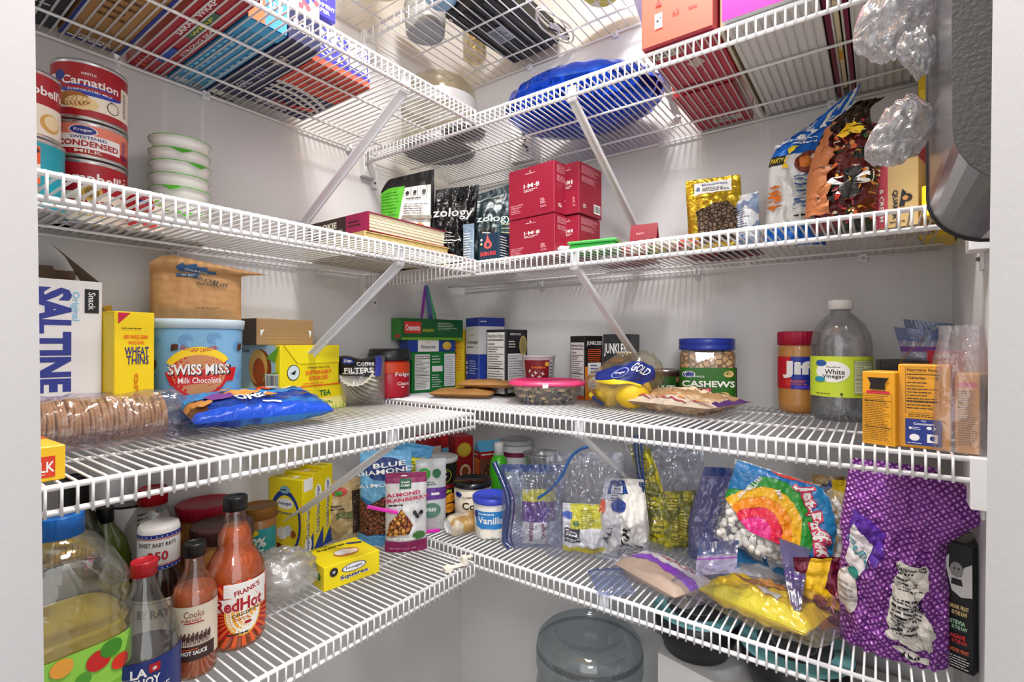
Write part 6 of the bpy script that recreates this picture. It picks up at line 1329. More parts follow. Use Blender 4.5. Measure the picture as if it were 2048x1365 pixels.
# yellow candy box lying in front
def a_lt(A): A.text('Squares', .45, .80, .13, INK, w=.5, rot=0, bold=.03); A.lines(.1, .9, .6, .96, 1, INK); A.ell(.55, .38, .22, mat('#c87a4a'), .2); A.ell(.5, .42, .14, WHITE, .13); A.ell(.62, .34, .12, mat('#f2e4d0'), .1); A.poly([(.72, .8), (.95, .66), (.95, .58), (.72, .72)], mat('#1c3a8a'))
def a_lf(A): A.ell(.52, .66, .22, NAVY, .18); A.ell(.52, .66, .2, WHITE, .15); A.text('Nougat', .52, .66, .14, NAVY, w=.3, bold=.02); A.text('Squares', .53, .32, .22, WHITE, w=.52, bold=.03); A.text('Squares', .52, .34, .20, NAVY, w=.5, bold=.03); A.ell(.16, .7, .07, INK); A.text('55', .16, .7, .1, WHITE, bold=.02)
carton('candy_box', 'yellow candy box lying flat in front of the three standing yellow boxes', 'box', (.247, -.648), (.262, -.535), L4, .044, .095, YB, {'front': a_lf, 'top': a_lt, 'left': lambda A: (A.lines(.2, .3, .8, .7, 3, NAVY, .4), A.ell(.8, .5, .07, mat('#2f7a2a')))}, tilt=0)
# ball of cling wrap
CW = film('#ffffff', .14, .24, .2, .8, 22)
mb = MB()
def cw(s_):
    def g(u, v):
        a = 2*pi*u; th = pi*v; r_ = s_*(.048+.010*noise.noise(Vector((sin(th)*cos(a)*2.6, sin(th)*sin(a)*2.6, cos(th)*2.6+s_)))+.006*noise.noise(Vector((sin(th)*cos(a)*9, sin(th)*sin(a)*9, cos(th)*9))))
        return Vector((r_*sin(th)*cos(a)*1.15, r_*sin(th)*sin(a)*1.15, .045+r_*cos(th)*.86))
    return g
mb.grid(cw(1), 44, 30, CW, wrap=True); mb.grid(cw(.7), 30, 20, CW, wrap=True)
tagp(mb.build('cling_wrap', None, (.215, -.708, L4+.004)), 'crumpled ball of clear plastic wrap between the large hot sauce and the lying yellow box', 'plastic wrap')
# bags against the left wall
c = col2(694, x=.055)
pouch('grain_bag', 'tan and clear bag with a green and red print behind the yellow boxes', 'bag', c, L4, facecam(c, .2), pxm(c, 78), hz(c, 958, L4), .045, foil('#b39a6c', .35, .5, 18, .05, '#d4c49c', 12), lambda A: (A.ell(.3, .8, .2, mat('#b8322a'), .07), A.ell(.28, .78, .1, mat('#3a8a2c'), .04), A.text('SEED', .5, .42, .1, mat('#4a6a3a'), w=.6, bold=.03), A.rect(.6, .1, .95, .8, cells('#6a5138', '#4f3a28', '#2a1c12', 160)), A.lines(.1, .5, .5, .6, 2, INK, .4)), top=.92, seed=91, wr=.003)
c = col2(792, x=.085)
pouch('snack_bag', 'blue and yellow bag leaning at the back behind the almond bags', 'bag', c, L4, facecam(c, -.1), pxm(c, 86), hz(c, 888, L4), .03, foil('#7fb4d4', .3, .4, 14, .1), lambda A: (A.rect(0, .62, 1, .84, mat('#e8e02a')), A.lines(.2, .66, .9, .8, 4, mat('#6a8a2a'), .4), A.rect(0, .84, 1, 1, mat('#4f96c8'))), top=.95, seed=93, wr=.003, warp=slant(-.10, .22))
c = col2(772, x=.150)
def a_bd(A):
    A.poly([(0, .52), (.3, .45), (.55, .55), (.85, .42), (1, .5), (1, 1), (0, 1)], mat('#6fb0dc', .35)); A.ell(.5, .8, .42, mat('#1f3a7a'), .12); A.text('BLUE', .58, .845, .05, WHITE, w=.34, rot=6, bold=.02); A.text('DIAMOND', .5, .775, .05, WHITE, w=.60, rot=6, bold=.02); A.text('ALMONDS', .46, .64, .04, WHITE, w=.5, rot=6)
    A.poly([(.05, .12), (.95, .14), (.97, .44), (.8, .4), (.5, .52), (.2, .42), (.04, .5)], cells('#8a5230', '#6f3d20', '#2a140a', 115)); A.rect(0, 0, 1, .12, mat('#5fa4d8', .35))
pouch('almond_bag', 'blue almond bag with brown almonds printed on its lower half', 'bag', c, L4, facecam(c, -.15), pxm(c, 100), hz(c, 900, L4), .055, foil('#3f88c4', .28, .5, 16, .15), a_bd, top=.93, seed=95, wr=.003)
mb = MB(); mb.box(-.033, -.003, -.0035, .033, .003, .0035, mat('#d81eae', .35), .001); p_ = at(765, 1020, x=.20)
o = tagp(mb.build('bag_clip', None, p_, (0, RD(16), facecam(p_))), 'bright magenta bag clip slanting across the blue almond bag', 'clip')
c = col2(813, x=.222)
def a_ac(A):
    A.rect(0, .87, 1, 1, mat('#8a1c58', .35)); A.rect(0, 0, 1, .15, mat('#8a1c58', .35)); A.rect(.34, .80, .62, .92, mat('#1f5a3a')); A.text('fresh', .48, .88, .025, WHITE, w=.2); A.text('GOURMET', .48, .84, .025, WHITE, w=.22); A.text('ALMOND', .44, .735, .045, mat('#b01c4a'), w=.42, rot=5, bold=.03); A.text('CRANBERRY', .48, .67, .045, mat('#b01c4a'), w=.58, rot=5, bold=.03); A.lines(.1, .58, .6, .62, 1, INK)
    A.poly([(.06, .22), (.58, .24), (.66, .36), (.40, .55), (.12, .38)], cells('#d8973f', '#7a2418', '#2a120a', 120)); A.ell(.70, .5, .05, INK, .03); A.ell(.84, .5, .05, INK, .03); A.ell(.76, .46, .05, INK, .03); A.ell(.78, .22, .14, mat('#3f6a34'), .05); A.text('Salad Topping', .4, .19, .035, WHITE, w=.62, bold=.02); A.text('NET WT 3.5 OZ (99g)', .42, .07, .022, mat('#e8a0c4'), w=.6); A.ell(.45, .965, .08, mat('#e8dfe8'), .01)
pouch('salad_topping_bag', 'silver and magenta almond cranberry bag standing upright in front of the blue almond bag', 'bag', c, L4, facecam(c, .0), pxm(c, 80), hz(c, 945, L4), .038, foil('#d2d2d4', .3, .2, 14, .15), a_ac, top=.93, seed=97, wr=.0015)
# corner group on the lowest back shelf
c = Vector((.200, -.345)); c = col2(862, y=-.345)
pouch('seasoning_pouch', 'grey and purple stand-up pouch with a green emblem behind the almond cranberry bag', 'bag', c, R4, facecam(c, .1), pxm(c, 60), hz(c, 918, R4), .03, foil('#c4c8ca', .35, .3, 16, .1), lambda A: (A.rect(0, .44, 1, .60, mat('#5c2a8a')), A.lines(.5, .48, .9, .56, 1, WHITE), A.ell(.28, .80, .2, mat('#2f9a2a'), .08), A.ell(.68, .8, .14, mat('#1f6a3a'), .06), A.ell(.5, .3, .28, mat('#4f7a6a'), .1), A.text('FREE', .5, .31, .04, WHITE, w=.3), A.lines(.2, .64, .8, .7, 2, INK, .35)), top=.96, seed=99, wr=.001)
mb = MB(); mb.box(-.03, -.003, -.0035, .03, .003, .0035, mat('#d81eae', .35), .001); p_ = at(862, 1068, y=-.385); p_.z = R4+.0045
tagp(mb.build('bag_clip', None, (.222, -.368, R4+.0045), (0, RD(3), RD(60))), 'bright magenta bag clip lying at the rail beside the grey pouch', 'clip')
c = col2(879, y=-.262); rK = pxm(c, 36); hK = hz(c, 912, R4)
def a_1c(A):
    A.rect(-.3, 0, 1.3, 1, BLACK); A.ell(.52, .76, .30, mat('#c8c81e'), .14); A.ell(.52, .76, .285, BLACK, .13); A.text('1C', .5, .79, .13, WHITE, w=.36, bold=.03); A.ell(.58, .70, .08, CRED, .025); A.text('FRANKO', .6, .57, .07, CRED, w=.6, bold=.03); A.text('PLANTAIN', .5, .48, .06, mat('#d8e01e'), w=.62, bold=.02)
    for x, y, r_ in ((.3, .3, .18), (.6, .34, .2), (.45, .16, .2), (.75, .18, .2), (.2, .14, .16), (.8, .36, .14)): A.ell(x, y, r_, mat('#e0962a'), .08); A.ell(x, y, r_*.4, mat('#b86a14'), .03)
t = thing('chip_canister', 'tall black plantain chip canister with a grey lid in the corner', 'canister', (c.x, c.y, R4), facecam(c)); mb = MB(); mb.lathe([(rK*.96, 0), (rK*.96, .004), (rK*.96, hK-.008)], BLACK, 44)
A = Art(rK*2.3, hK-.012); a_1c(A); mb.art(A, cyl_surf(lambda z_: rK*.96, .004, hK-.008, 2.3), rK*2.3, hK-.012, .0004, .006); mb.build('canister_body', t); mb = MB(); mb.lathe([(rK, hK-.012), (rK*1.03, hK-.010), (rK*1.03, hK-.001), (rK*.96, hK), (rK*.9, hK-.003), (.0002, hK-.003)], mat('#b9bab8', .4), 44, cap=(True, False)); mb.build('lid', t)
# boxes at the back of the corner
RB = mat('#a31c22', .4)
A = col2(855, y=-.118); B = col2(888, y=-.100)
A = Vector((.012, -.17)); B = Vector((.060, -.075))
carton('baking_box', 'white and red baking mix box at the far left of the back corner', 'box', (.070, -.215), (.078, -.145), R4, hz((.07, -.18), 872, R4), .055, RB, {'front': lambda A: (A.rect(0, .3, .62, .85, mat('#e3d4c4')), A.lines(.08, .5, .5, .75, 6, NAVY, .4), A.rect(.66, .2, 1, .8, mat('#5fb0d4')), A.ell(.82, .6, .14, NAVY, .08))})
carton('baking_box', 'dark red box with a yellow circular badge beside the open blue topped box', 'box', (.095, -.135), (.118, -.085), R4, hz((.1, -.1), 872, R4), .06, RB, {'front': lambda A: (A.ell(.5, .78, .4, mat('#c8a42a'), .12), A.ell(.5, .78, .32, mat('#d8c040'), .09), A.ell(.55, .42, .3, mat('#e8d4b0'), .12), A.ell(.55, .42, .2, mat('#8a4a24'), .08))})
P4 = col2(960, y=-.150)
def a_cr(A): A.rect(.1, .06, .92, .86, mat('#e8862a')); A.lines(.14, .1, .88, .8, 14, mat('#a8281e'), .4, 4, .8); A.lines(.1, .9, .9, .96, 1, WHITE)
o = carton('cereal_box', 'red and orange box with an opened light blue top in the back corner', 'box', P4, dirpt(P4, 62, .085), R4, hz(P4, 905, R4), .042, RB, {'left': a_cr, 'front': lambda A: (A.lines(.05, .92, .95, .97, 1, WHITE), A.rect(0, 0, 1, .86, mat('#6a3a24')), A.ell(.4, .5, .3, cells('#8a5230', '#5c3018', '#2a140a', 120), .3), A.rect(.6, 0, 1, .4, mat('#4f9ac4')))})
w_, d_, h_ = o['dims']; mb = MB(); CY = mat('#5aaed8', .4)
mb.add([(-w_/2, 0, h_), (w_/2, 0, h_), (w_/2, d_, h_), (-w_/2, d_, h_), (-w_/2, d_/2, h_+.026), (w_/2, d_/2, h_+.026)], [(0, 1, 5, 4), (2, 3, 4, 5), (0, 4, 3), (1, 2, 5)], CY); mb.build('gable_flap', o)
# icing tubs
def tub(name, label, c, z, r_, h, body, lidm, artfn, lid_h=.014, rot=0, span=2.4, taper=.90):
    t = thing(name, label, 'tub', (c[0], c[1], z), facecam(c, rot)); pr_ = [(r_*taper*.95, 0), (r_*taper, .003), (r_*.985, h-lid_h)]
    mb = MB(); mb.lathe(pr_, body, 44); A = Art(span*r_, h-lid_h)
    if artfn: artfn(A); mb.art(A, cyl_surf(prof_r(pr_), .001, h-lid_h, span), span*r_, h-lid_h, .0004, .006)
    mb.build('tub', t); mb = MB(); mb.lathe([(r_*1.01, h-lid_h), (r_*1.04, h-lid_h+.002), (r_*1.04, h-.002), (r_*.98, h), (r_*.92, h-.0025), (.0002, h-.0025)], lidm, 44, cap=(True, False)); mb.build('lid', t); return t
c = col2(946, y=-.245); 
tub('icing_tub', 'cream icing tub with a glossy black lid behind the vanilla frosting', c, R4, pxm(c, 38), hz(c, 958, R4), mat('#d9cdbb', .45), mat('#121318', .15, coat=.6), lambda A: (A.text('Creamy', .42, .78, .10, INK, w=.4, rot=8), A.text('Cow', .5, .55, .2, INK, w=.5, bold=.02), A.ell(.5, .25, .35, INK, .1), A.ell(.5, .25, .2, mat('#e8dcc8'), .06), A.ell(.15, .84, .1, NAVY, .07)))
c = col2(984, y=-.315); c = Vector((.335, -.285)); c = col2(984, y=-.285)
tub('frosting_tub', 'white vanilla frosting tub with a bright blue lid near the inner corner', c, R4, pxm(c, 37), hz(c, 988, R4), mat('#e3e1dc', .4), mat('#3f4fd0', .35), lambda A: (A.poly([(.1, .36), (.1, .82), (.9, .82), (.9, .36), (.7, .30), (.5, .34), (.3, .30)], mat('#2a86d0')), A.text('Vanilla', .5, .56, .20, WHITE, w=.62, bold=.02), A.lines(.2, .7, .8, .78, 1, WHITE), A.ell(.12, .7, .08, NAVY), A.ell(.4, .16, .16, mat('#f6f2e6'), .14), A.ell(.72, .18, .18, mat('#f6f2e6'), .14), A.lines(.4, .02, .9, .06, 1, INK)), rot=-.1)
# rolled bag
mb = MB(); rr_ = .024; RBM = foil('#dcd0ba', .35, .6, 22, .05, '#c29a5c', 20)
def rb2(u, v):
    a = 2*pi*u; e = 1-.35*(max(0, .12-v)/.12)**2; n = noise.noise(Vector((cos(a)*2, sin(a)*2, v*6)))*.004
    return Vector(((rr_*e+n)*cos(a)*1.15, v*.105, rr_*.92+(rr_*e+n)*.92*sin(a)))
mb.grid(rb2, 36, 26, RBM, wrap=True); mb.lathe([(.0002, 0)], RBM) if False else None
mb.add([rb2(k/36, 0) for k in range(36)]+[Vector((0, .012, rr_))], [(k, 36, (k+1) % 36) for k in range(36)], WHITE, True)
tagp(mb.build('rolled_bag', None, (.272, -.352, R4), rotz(RD(-18))), 'rolled-up white and tan paper bag lying left of the frosting tub', 'bag')
# bottles and jars at the back
c = col2(998, y=-.135); rg = pxm(c, 19); hg_ = hz(c, 885, R4)
bottle('squeeze_bottle', 'bright green squeeze bottle with a white ribbed cap at the back', 'bottle', c, R4, [(rg*.9, 0), (rg, .005), (rg, hg_*.62), (rg*.85, hg_*.74), (rg*.5, hg_*.82)], mat('#3fae1c', .3, coat=.4), 0, (rg*.5, hg_*.80, hg_, WHITE), None, [])
c = col2(1033, y=-.062); rc2 = pxm(c, 32); hc2_ = hz(c, 878, R4)
tub('drink_mix_canister', 'large white canister with a burgundy band and grey lid against the back wall', c, R4, rc2, hc2_, mat('#dedfe2', .4), mat('#a9a9ab', .4), lambda A: (A.rect(-.3, .82, 1.3, .90, mat('#7a1c44')), A.text('KS', .72, .55, .10, NAVY, w=.3, bold=.03), A.text("S", .6, .4, .08, NAVY)), taper=1.0)
c = col2(1083, y=-.118); rc3 = pxm(c, 37); hc3 = hz(c, 905, R4)
t = thing('glass_canister', 'clear round glass canister with a rolled rim beside the white canister', 'canister', (c.x, c.y, R4)); mb = MB(); mb.lathe([(rc3*.8, 0), (rc3*.86, .004), (rc3*.88, hc3*.9), (rc3*.95, hc3*.95), (rc3, hc3), (rc3*.93, hc3), (rc3*.84, hc3*.9), (rc3*.82, .008), (.0002, .008)], film('#f2f4f4', .22, .16, .05, .15), 44, cap=(True, False)); mb.build('glass', t)
mb = MB(); mb.lathe([(rc3*.79, .009), (rc3*.80, hc3*.5)], mat('#6a4a3a', .6), 36); mb.build('contents', t)

# clear joining clip between the two lowest shelves
mb = MB(); CP = mat('#efe8da', .45); p0 = at(888, 1140, z=ZL4+.009); p1 = at(945, 1108, z=Z4+.009)
d_ = (p1-p0); d_.z = 0; L_ = d_.length; mb.box(0, -.005, 0, L_*.8, .005, .004, CP, .001); mb.box(0, -.008, -.003, .016, .008, .006, CP, .001); mb.box(L_*.62, -.007, .0, L_*.78, .007, .018, CP, .001); mb.box(L_*.76, -.004, .012, L_, .004, .016, CP, .001)
tagp(mb.build('shelf_connector', None, (p0.x, p0.y, ZL4+.007), rotz(math.atan2(d_.y, d_.x))), 'small off-white plastic clip joining the two lowest shelves at the inner corner', 'clip')
# ================================================================== lowest back shelf: zip bags, marshmallows, flour
def zipbag(label, c, z, rot, w, h, t, fm, zipc=None, artfn=None, seed=0, tilt=(0, 0), warp=None, wr=.006, top=.86, zipv=(.90, 1.0), name='zip_bag', group=None):
    zm = zipc or film('#3f62a8', .12, .75, .25, .4, 20)
    o = pouch(name, label, 'bag', c, z, rot, w, h, t, fm, artfn, nu=40, nv=52, tilt=tilt, seed=seed, wr=wr, top=top, warp=warp, zone=lambda u, v: zm if zipv[0] < v < zipv[1] else fm, backm=fm, off=.0007)
    return o
ZF = film('#f4f5fc', .05, .05, .08, .55, 9); ZF2 = film('#e2e8f8', .07, .10, .10, .55, 9); ZV = film('#b4b4e6', .12, .30, .12, .7, 12)
BLZ = film('#2f56a8', .12, .85, .3, .4, 20)
# 1: purple and yellow packets in a zip bag
c = col2(1072, y=-.268)
pouch('candy_packet', 'purple and cream packet with a yellow seal inside the leftmost zip bag', 'packet', (c.x+.008, c.y), R4+.003, facecam(c, .1), .072, hz(c, 980, R4), .030, foil('#efe6d8', .3, .7, 24, .1), lambda A: (A.text('MINIS', .25, .25, .12, mat('#8a2a5c'), w=.36, rot=90, bold=.02), A.text('ZIP', .62, .25, .12, mat('#a83a5c'), w=.3, rot=90, bold=.02)), top=.95, seed=101, wr=.005, zone=lambda u, v: foil('#efe6d8', .3, .7, 24, .1) if v < .42 else (foil('#6a2a86', .3, .7, 24, .15) if v < .78 else foil('#d8c81e', .3, .7, 24, .1)))
c = col2(1068, y=-.282)
zipbag('zip bag with a blue zipper down its left side holding a purple packet', (c.x, c.y), R4+.001, facecam(c, 0), pxm(c, 128), hz(c, 930, R4), .055, ZF2, None, seed=102, wr=.007)
# its zipper edge curls down the left side
def strip(name, label, pts, w_, m, th=.0015, cat='bag', axis=None):
    mb = MB(); P = [Vector(p) for p in pts]; vs = []
    for i, p in enumerate(P):
        a = P[max(0, i-1)]; b = P[min(len(P)-1, i+1)]; tt = (b-a).normalized(); tocam = (CAM-p).normalized(); s_ = tt.cross(tocam).normalized()
        vs += [p-s_*w_/2, p+s_*w_/2, p+s_*w_/2-tocam*th, p-s_*w_/2-tocam*th]
    fs = []
    for i in range(len(P)-1):
        for k in range(4): fs.append((i*4+k, i*4+(k+1) % 4, i*4+4+(k+1) % 4, i*4+4+k))
    mb.add(vs, fs, m, True); o = mb.build(name)
    return o
ZO = {o['label']: o for o in bpy.data.objects if 'label' in o and o.name.startswith('zip_bag')}
def zipper(parent_label, pix, y, w_=.010, m=None):
    par = ZO.get(parent_label) or [o for o in bpy.data.objects if o.get('label') == parent_label][0]
    pts = [at(px, py, y=y) for px, py in pix]; pts = [Vector((p.x, p.y, max(p.z, R4+.002))) for p in pts]
    # smooth the line
    Q = []
    for i in range(len(pts)-1):
        for k in range(4): Q.append(pts[i].lerp(pts[i+1], k/4))
    Q.append(pts[-1]); 
    for _ in range(3): Q = [Q[0]]+[(Q[i-1]+Q[i]*2+Q[i+1])/4 for i in range(1, len(Q)-1)]+[Q[-1]]
    o = strip('zipper', None, Q, w_, m or film('#2a4f9e', .14, .8, .2, .3)); bpy.context.view_layer.update(); o.parent = par; o.matrix_parent_inverse = par.matrix_world.inverted()
    return o
L1z = 'zip bag with a blue zipper down its left side holding a purple packet'
zipper(L1z, [(988, 925), (1002, 955), (1020, 1000), (1012, 1050), (1008, 1085), (1020, 1103)], -.325, .012)
zipper(L1z, [(1000, 930), (1012, 958), (1031, 1000), (1024, 1050), (1020, 1080), (1030, 1100)], -.322, .003, mat('#3a1f6a', .35))
# 2: yellow and white packet
c = col2(1168, y=-.245)
pouch('baking_chip_packet', 'yellow and white packet with a blue oval inside the tall zip bag near the middle', 'packet', (c.x, c.y), R4+.003, facecam(c, .05), .088, hz(c, 1010, R4), .042, foil('#ececea', .3, .7, 20, .05), lambda A: (A.ell(.14, .76, .15, mat('#3f6ac8'), .08), A.rect(.22, .66, .9, .96, mat('#e8e01e')), A.lines(.42, .5, .8, .9, 10, mat('#6a7a2a'), .3, 2), A.rect(.06, .22, .4, .5, INK), A.lines(.08, .24, .38, .48, 5, WHITE, .4), A.rect(.45, .02, .85, .12, mat('#e8d01e')), A.ell(.3, .6, .08, mat('#4f8a3a'), .05)), top=.95, seed=103, wr=.006, zone=lambda u, v: foil('#e2d81e', .3, .7, 20, .1) if (v > .5 and u > .18) or v < .1 else foil('#ececea', .3, .7, 20, .05))
c = col2(1168, y=-.262)
L2z = 'tall clear zip bag with a curved blue zipper holding the yellow and white packet'
zipbag(L2z, (c.x, c.y), R4+.001, facecam(c, .05), pxm(c, 150), hz(c, 905, R4), .07, ZF, film('#dfe6f6', .18, .2, .12, .9, 20), seed=104, wr=.008)
ZO = {}
zipper(L2z, [(1075, 998), (1105, 978), (1128, 945), (1140, 915), (1160, 898), (1182, 893)], -.300, .006, mat('#2f5f9e', .35))
# 3: white flour bag, crumpled top
c = col2(1248, y=-.205)
pouch('flour_bag', 'crumpled white bag with navy top and black print beside the tall zip bag', 'bag', c, R4, facecam(c, .0), pxm(c, 98), hz(c, 958, R4), .06, foil('#e6e4de', .45, .9, 16, .0), lambda A: (A.poly([(.1, .78), (.16, .96), (.5, .98), (.6, .80), (.45, .88), (.25, .88)], mat('#1f3f8a')), A.rect(.2, .74, .46, .9, WHITE), A.lines(.22, .7, .48, .9, 7, INK, .4), A.ell(.38, .66, .16, mat('#1f3a8a'), .07), A.text('ALL', .2, .3, .08, INK, w=.3, rot=75, bold=.02), A.text('SUGAR', .5, .24, .09, INK, w=.4, rot=80, bold=.02), A.lines(.5, .05, .95, .2, 5, INK, .3), A.poly([(.0, .56), (.08, .56), (.1, .7), (.02, .7)], ORANGE)), top=.9, seed=105, wr=.009, warp=lambda P, u, v: Vector((P.x*(1-.35*max(0, v-.35)), P.y+.01*sin(v*9), P.z)))
# 4: large clear bag with yellow nets
c = col2(1335, y=-.095)
for i, (px, yy, top_, w_, an) in enumerate(((1318, -.14, 900, .055, -.5), (1352, -.115, 985, .075, .4))):
    q_ = col2(px, y=yy)
    pouch('yellow_packet', ['narrow yellow printed packet standing inside the big clear bag', 'crumpled yellow packet low inside the big clear bag'][i], 'packet', q_, R4+.003, facecam(q_, an), w_, hz(q_, top_, R4), .028, foil('#d6c81c', .35, .8, 26, .1, '#8a8a1c', 30), lambda A: A.lines(.15, .1, .85, .9, 16, mat('#5a5a14'), .3, 5), top=.95, seed=110+i, wr=.008, warp=slant(.0, -.25 if i == 0 else .1))
L4z = 'big crumpled clear zip bag with yellow packets against the back wall'
zipbag(L4z, (c.x, c.y-.03), R4+.001, facecam(c, 0), pxm(c, 150), hz(c, 882, R4), .075, ZF, film('#dfe6f6', .18, .2, .12, .9, 20), seed=107, wr=.012)
zipper(L4z, [(1272, 870), (1274, 920), (1284, 970), (1283, 1010)], -.185, .010, film('#3a5f9e', .12, .8, .3, .3)); zipper(L4z, [(1280, 870), (1285, 930), (1290, 980), (1285, 1012)], -.18, .004, mat('#2f4f8a', .35))
# 5: violet-blue folded zip bag
c = col2(1425, y=-.135)
zipbag('violet-blue frosted zip bag leaning right behind the purple striped bag', c, R4+.001, facecam(c, .1), pxm(c, 92), hz(c, 932, R4), .04, ZV, BLZ, seed=108, wr=.004, warp=lambda P, u, v: Vector((P.x+.05*max(0, v-.4), P.y-.03*max(0, v-.55), P.z)))
# blue and white packets under the marshmallows
for i, (x, y, a, cc1, cc2) in enumerate(((.845, -.175, .2, '#2f86c4', '#eef2f4'), (.915, -.145, -.3, '#e6ecf0', '#3f96c8'), (.80, -.10, .6, '#dfe6ee', '#6a3fa8'))):
    flatpack('sugar_packet', ['blue and white packet lying under the left end of the marshmallow bag', 'white and blue packet lying under the middle of the marshmallow bag', 'white and violet packet lying behind the purple striped bag'][i], 'packet', (x, y), R4+.001, a, .12, .09, .045, foil(cc1, .3, .7, 18, .1, cc2, 14), None, 120+i, .005)
# marshmallow bag
t_c = at(1556, 1082, y=-.235); c = Vector((t_c.x, -.222)); zb_ = R4+.047
wM = .205; hM = .150
fr = surf_pouch(wM, hM, .055, -1, seed=130, wr=.004, top=.96, bot=.75, sq=.45); bk = surf_pouch(wM, hM, .055, 1, seed=130, wr=.004, top=.96, bot=.75, sq=.45)
th_ = thing('marshmallow_bag', 'clear bag of miniature marshmallows with a rainbow striped print, tilted on the packets', 'bag', (c.x-.006, c.y, zb_+.012), (RD(-22), RD(13), RD(6)))
mb = MB(); MF = film('#ffffff', .14, .06, .08, .6, 26); mb.grid(fr, 44, 34, MF); mb.grid(lambda u, v: bk(1-u, v), 44, 34, MF)
A = Art(wM, hM)
def band(k, m_, cx=.28, cy=.16, nb=8):
    r0, r1 = k/nb, (k+1)/nb; n = 22; pts = []
    for r_ in (r0, r1):
        q_ = []
        for j in range(n+1): a = RD(-2+150*j/n); q_.append((cx+.56*r_*cos(a), cy+.98*r_*sin(a)))
        pts += q_ if r_ == r0 else q_[::-1]
    pts = [(min(.97, max(.02, x+.12*(y-cy))), min(.985, max(.24-.10*x, y))) for x, y in pts]
    A.append((pts, [(j, j+1, 2*n-j, 2*n+1-j) for j in range(n)], m_))
for k, cc_ in enumerate(['#e0348a', '#e0348a', '#e02a4a', '#f0901e', '#f0b81e', '#2f9a3a', '#1f6fb8', '#2a8ac8']): band(k, mat(cc_, .35))
A.poly([(.02, .60), (.14, .66), (.30, .985), (.02, .985)], mat('#2a7ab8', .35)); A.poly([(.30, .985), (.36, .93), (.6, .95), (.62, .985)], mat('#d8463a', .35))
for dx, dy in ((-.012, 0), (.012, 0), (0, .016), (0, -.016)): A.text('Jet-Puffed', .68+dx, .56+dy, .20, mat('#d8345a'), w=.78, rot=-66, bold=.035)
A.text('Jet-Puffed', .68, .56, .20, WHITE, w=.78, rot=-66, bold=.03)
A.text('MARSHMALLOWS', .18, .70, .05, WHITE, w=.34, rot=62, bold=.02); A.text('MINI', .40, .72, .06, WHITE, w=.1, rot=-60)
mb.art(A, fr, wM, hM, .0009, .006); mb.build('printed_bag', th_)
mb = MB(); r = random.Random(3); MW = mat('#f6f3ec', .7)
for i in range(420):
    u = r.uniform(.04, .96); v = r.uniform(.03, .93); s_ = r.uniform(-1, .8)
    P = fr(u, v)*(.5-.5*s_*.80)+bk(u, v)*(.5+.5*s_*.80)
    if abs(fr(u, v).y-bk(u, v).y) < .010: continue
    R_ = Matrix.Rotation(r.uniform(0, 6), 3, 'X') @ Matrix.Rotation(r.uniform(0, 6), 3, 'Z'); q_ = MB(); q_.lathe([(.0028, -.0052), (.0050, -.0040), (.0055, 0), (.0050, .0040), (.0028, .0052)], MW, 9)
    mb.add([P+R_ @ Vector(vv) for vv in q_.v], q_.f, MW, True)
o = mb.build('mini_marshmallows', th_); o['kind'] = 'stuff'
# blue tail of a bread bag and tan bag behind
c = col2(1668, y=-.095)
pouch('bread_bag', 'tan and clear bag with a blue printed neck behind the marshmallow bag', 'bag', c, R4, facecam(c, .2), pxm(c, 76), hz(c, 952, R4), .06, foil('#cdbb9c', .3, .8, 20, .05, '#a88a5c', 12), lambda A: (A.poly([(.3, .6), (.5, .82), (.62, .7), (.5, .5)], mat('#1f4f9e')), A.poly([(.1, .88), (.4, .96), (.46, .9), (.16, .82)], mat('#1f3f8a'))), top=.9, seed=140, wr=.008)
c = col2(1712, y=-.105)
pouch('chip_bag', 'yellow chip bag with red print squeezed behind the purple bag', 'bag', c, R4, facecam(c, .3), pxm(c, 84), hz(c, 962, R4), .05, foil('#e2c01e', .28, .5, 16, .15), lambda A: (A.ell(.3, .66, .2, CRED, .06), A.lines(.1, .4, .5, .6, 5, INK, .35), A.poly([(.1, .1), (.3, .1), (.2, .5), (.1, .5)], INK)), top=.94, seed=141, wr=.004)
# purple striped zip bag (tortillas) lying in the middle
flatpack('tortilla_pack', 'flat cream bread pack with a bright purple stripe inside a zip bag', 'bag', (.735, -.285), R4, RD(-24), .150, .095, .034, mat('#cdb296', .6, bump=.4, bscale=60), lambda A: (A.rect(.0, .38, 1, .60, mat('#8a2ac0', .3)), A.rect(0, .6, 1, 1, mat('#dcd6d2', .4)), A.text('MISSION', .55, .80, .16, mat('#a8442a'), w=.6, bold=.02)), 150, .003, sq=.35)
mb = MB()
def zl(c0, ang, w_, d_, h0, side, seed, lift=.0):
    ca, sa = cos(ang), sin(ang)
    def g(u, v):
        e = (max(0, 1-(2*u-1)**2)*max(0, 1-(2*v-1)**2))**.35; n = noise.noise(Vector((u*6+seed, v*5, side)))*.008
        x, y = (u-.5)*w_, (v-.5)*d_; z_ = h0/2*(1+side*e)+side*abs(n)*min(1, 2*e)+lift*(u > .8)*(u-.8)
        return Vector((c0[0]+x*ca-y*sa, c0[1]+x*sa+y*ca, max(z_, .0)))
    return g
for s_ in (1, -1): mb.grid((lambda g: (lambda u, v: g(u, v)))(zl((0, 0), 0, .205, .130, .046, s_, 5)) if s_ > 0 else (lambda u, v: zl((0, 0), 0, .205, .130, .046, -1, 5)(1-u, v)), 44, 30, ZF)
L6 = tagp(mb.build('zip_bag', None, (.745, -.288, R4+.0005), rotz(RD(-24))), 'clear zip bag around the purple striped bread pack', 'bag')
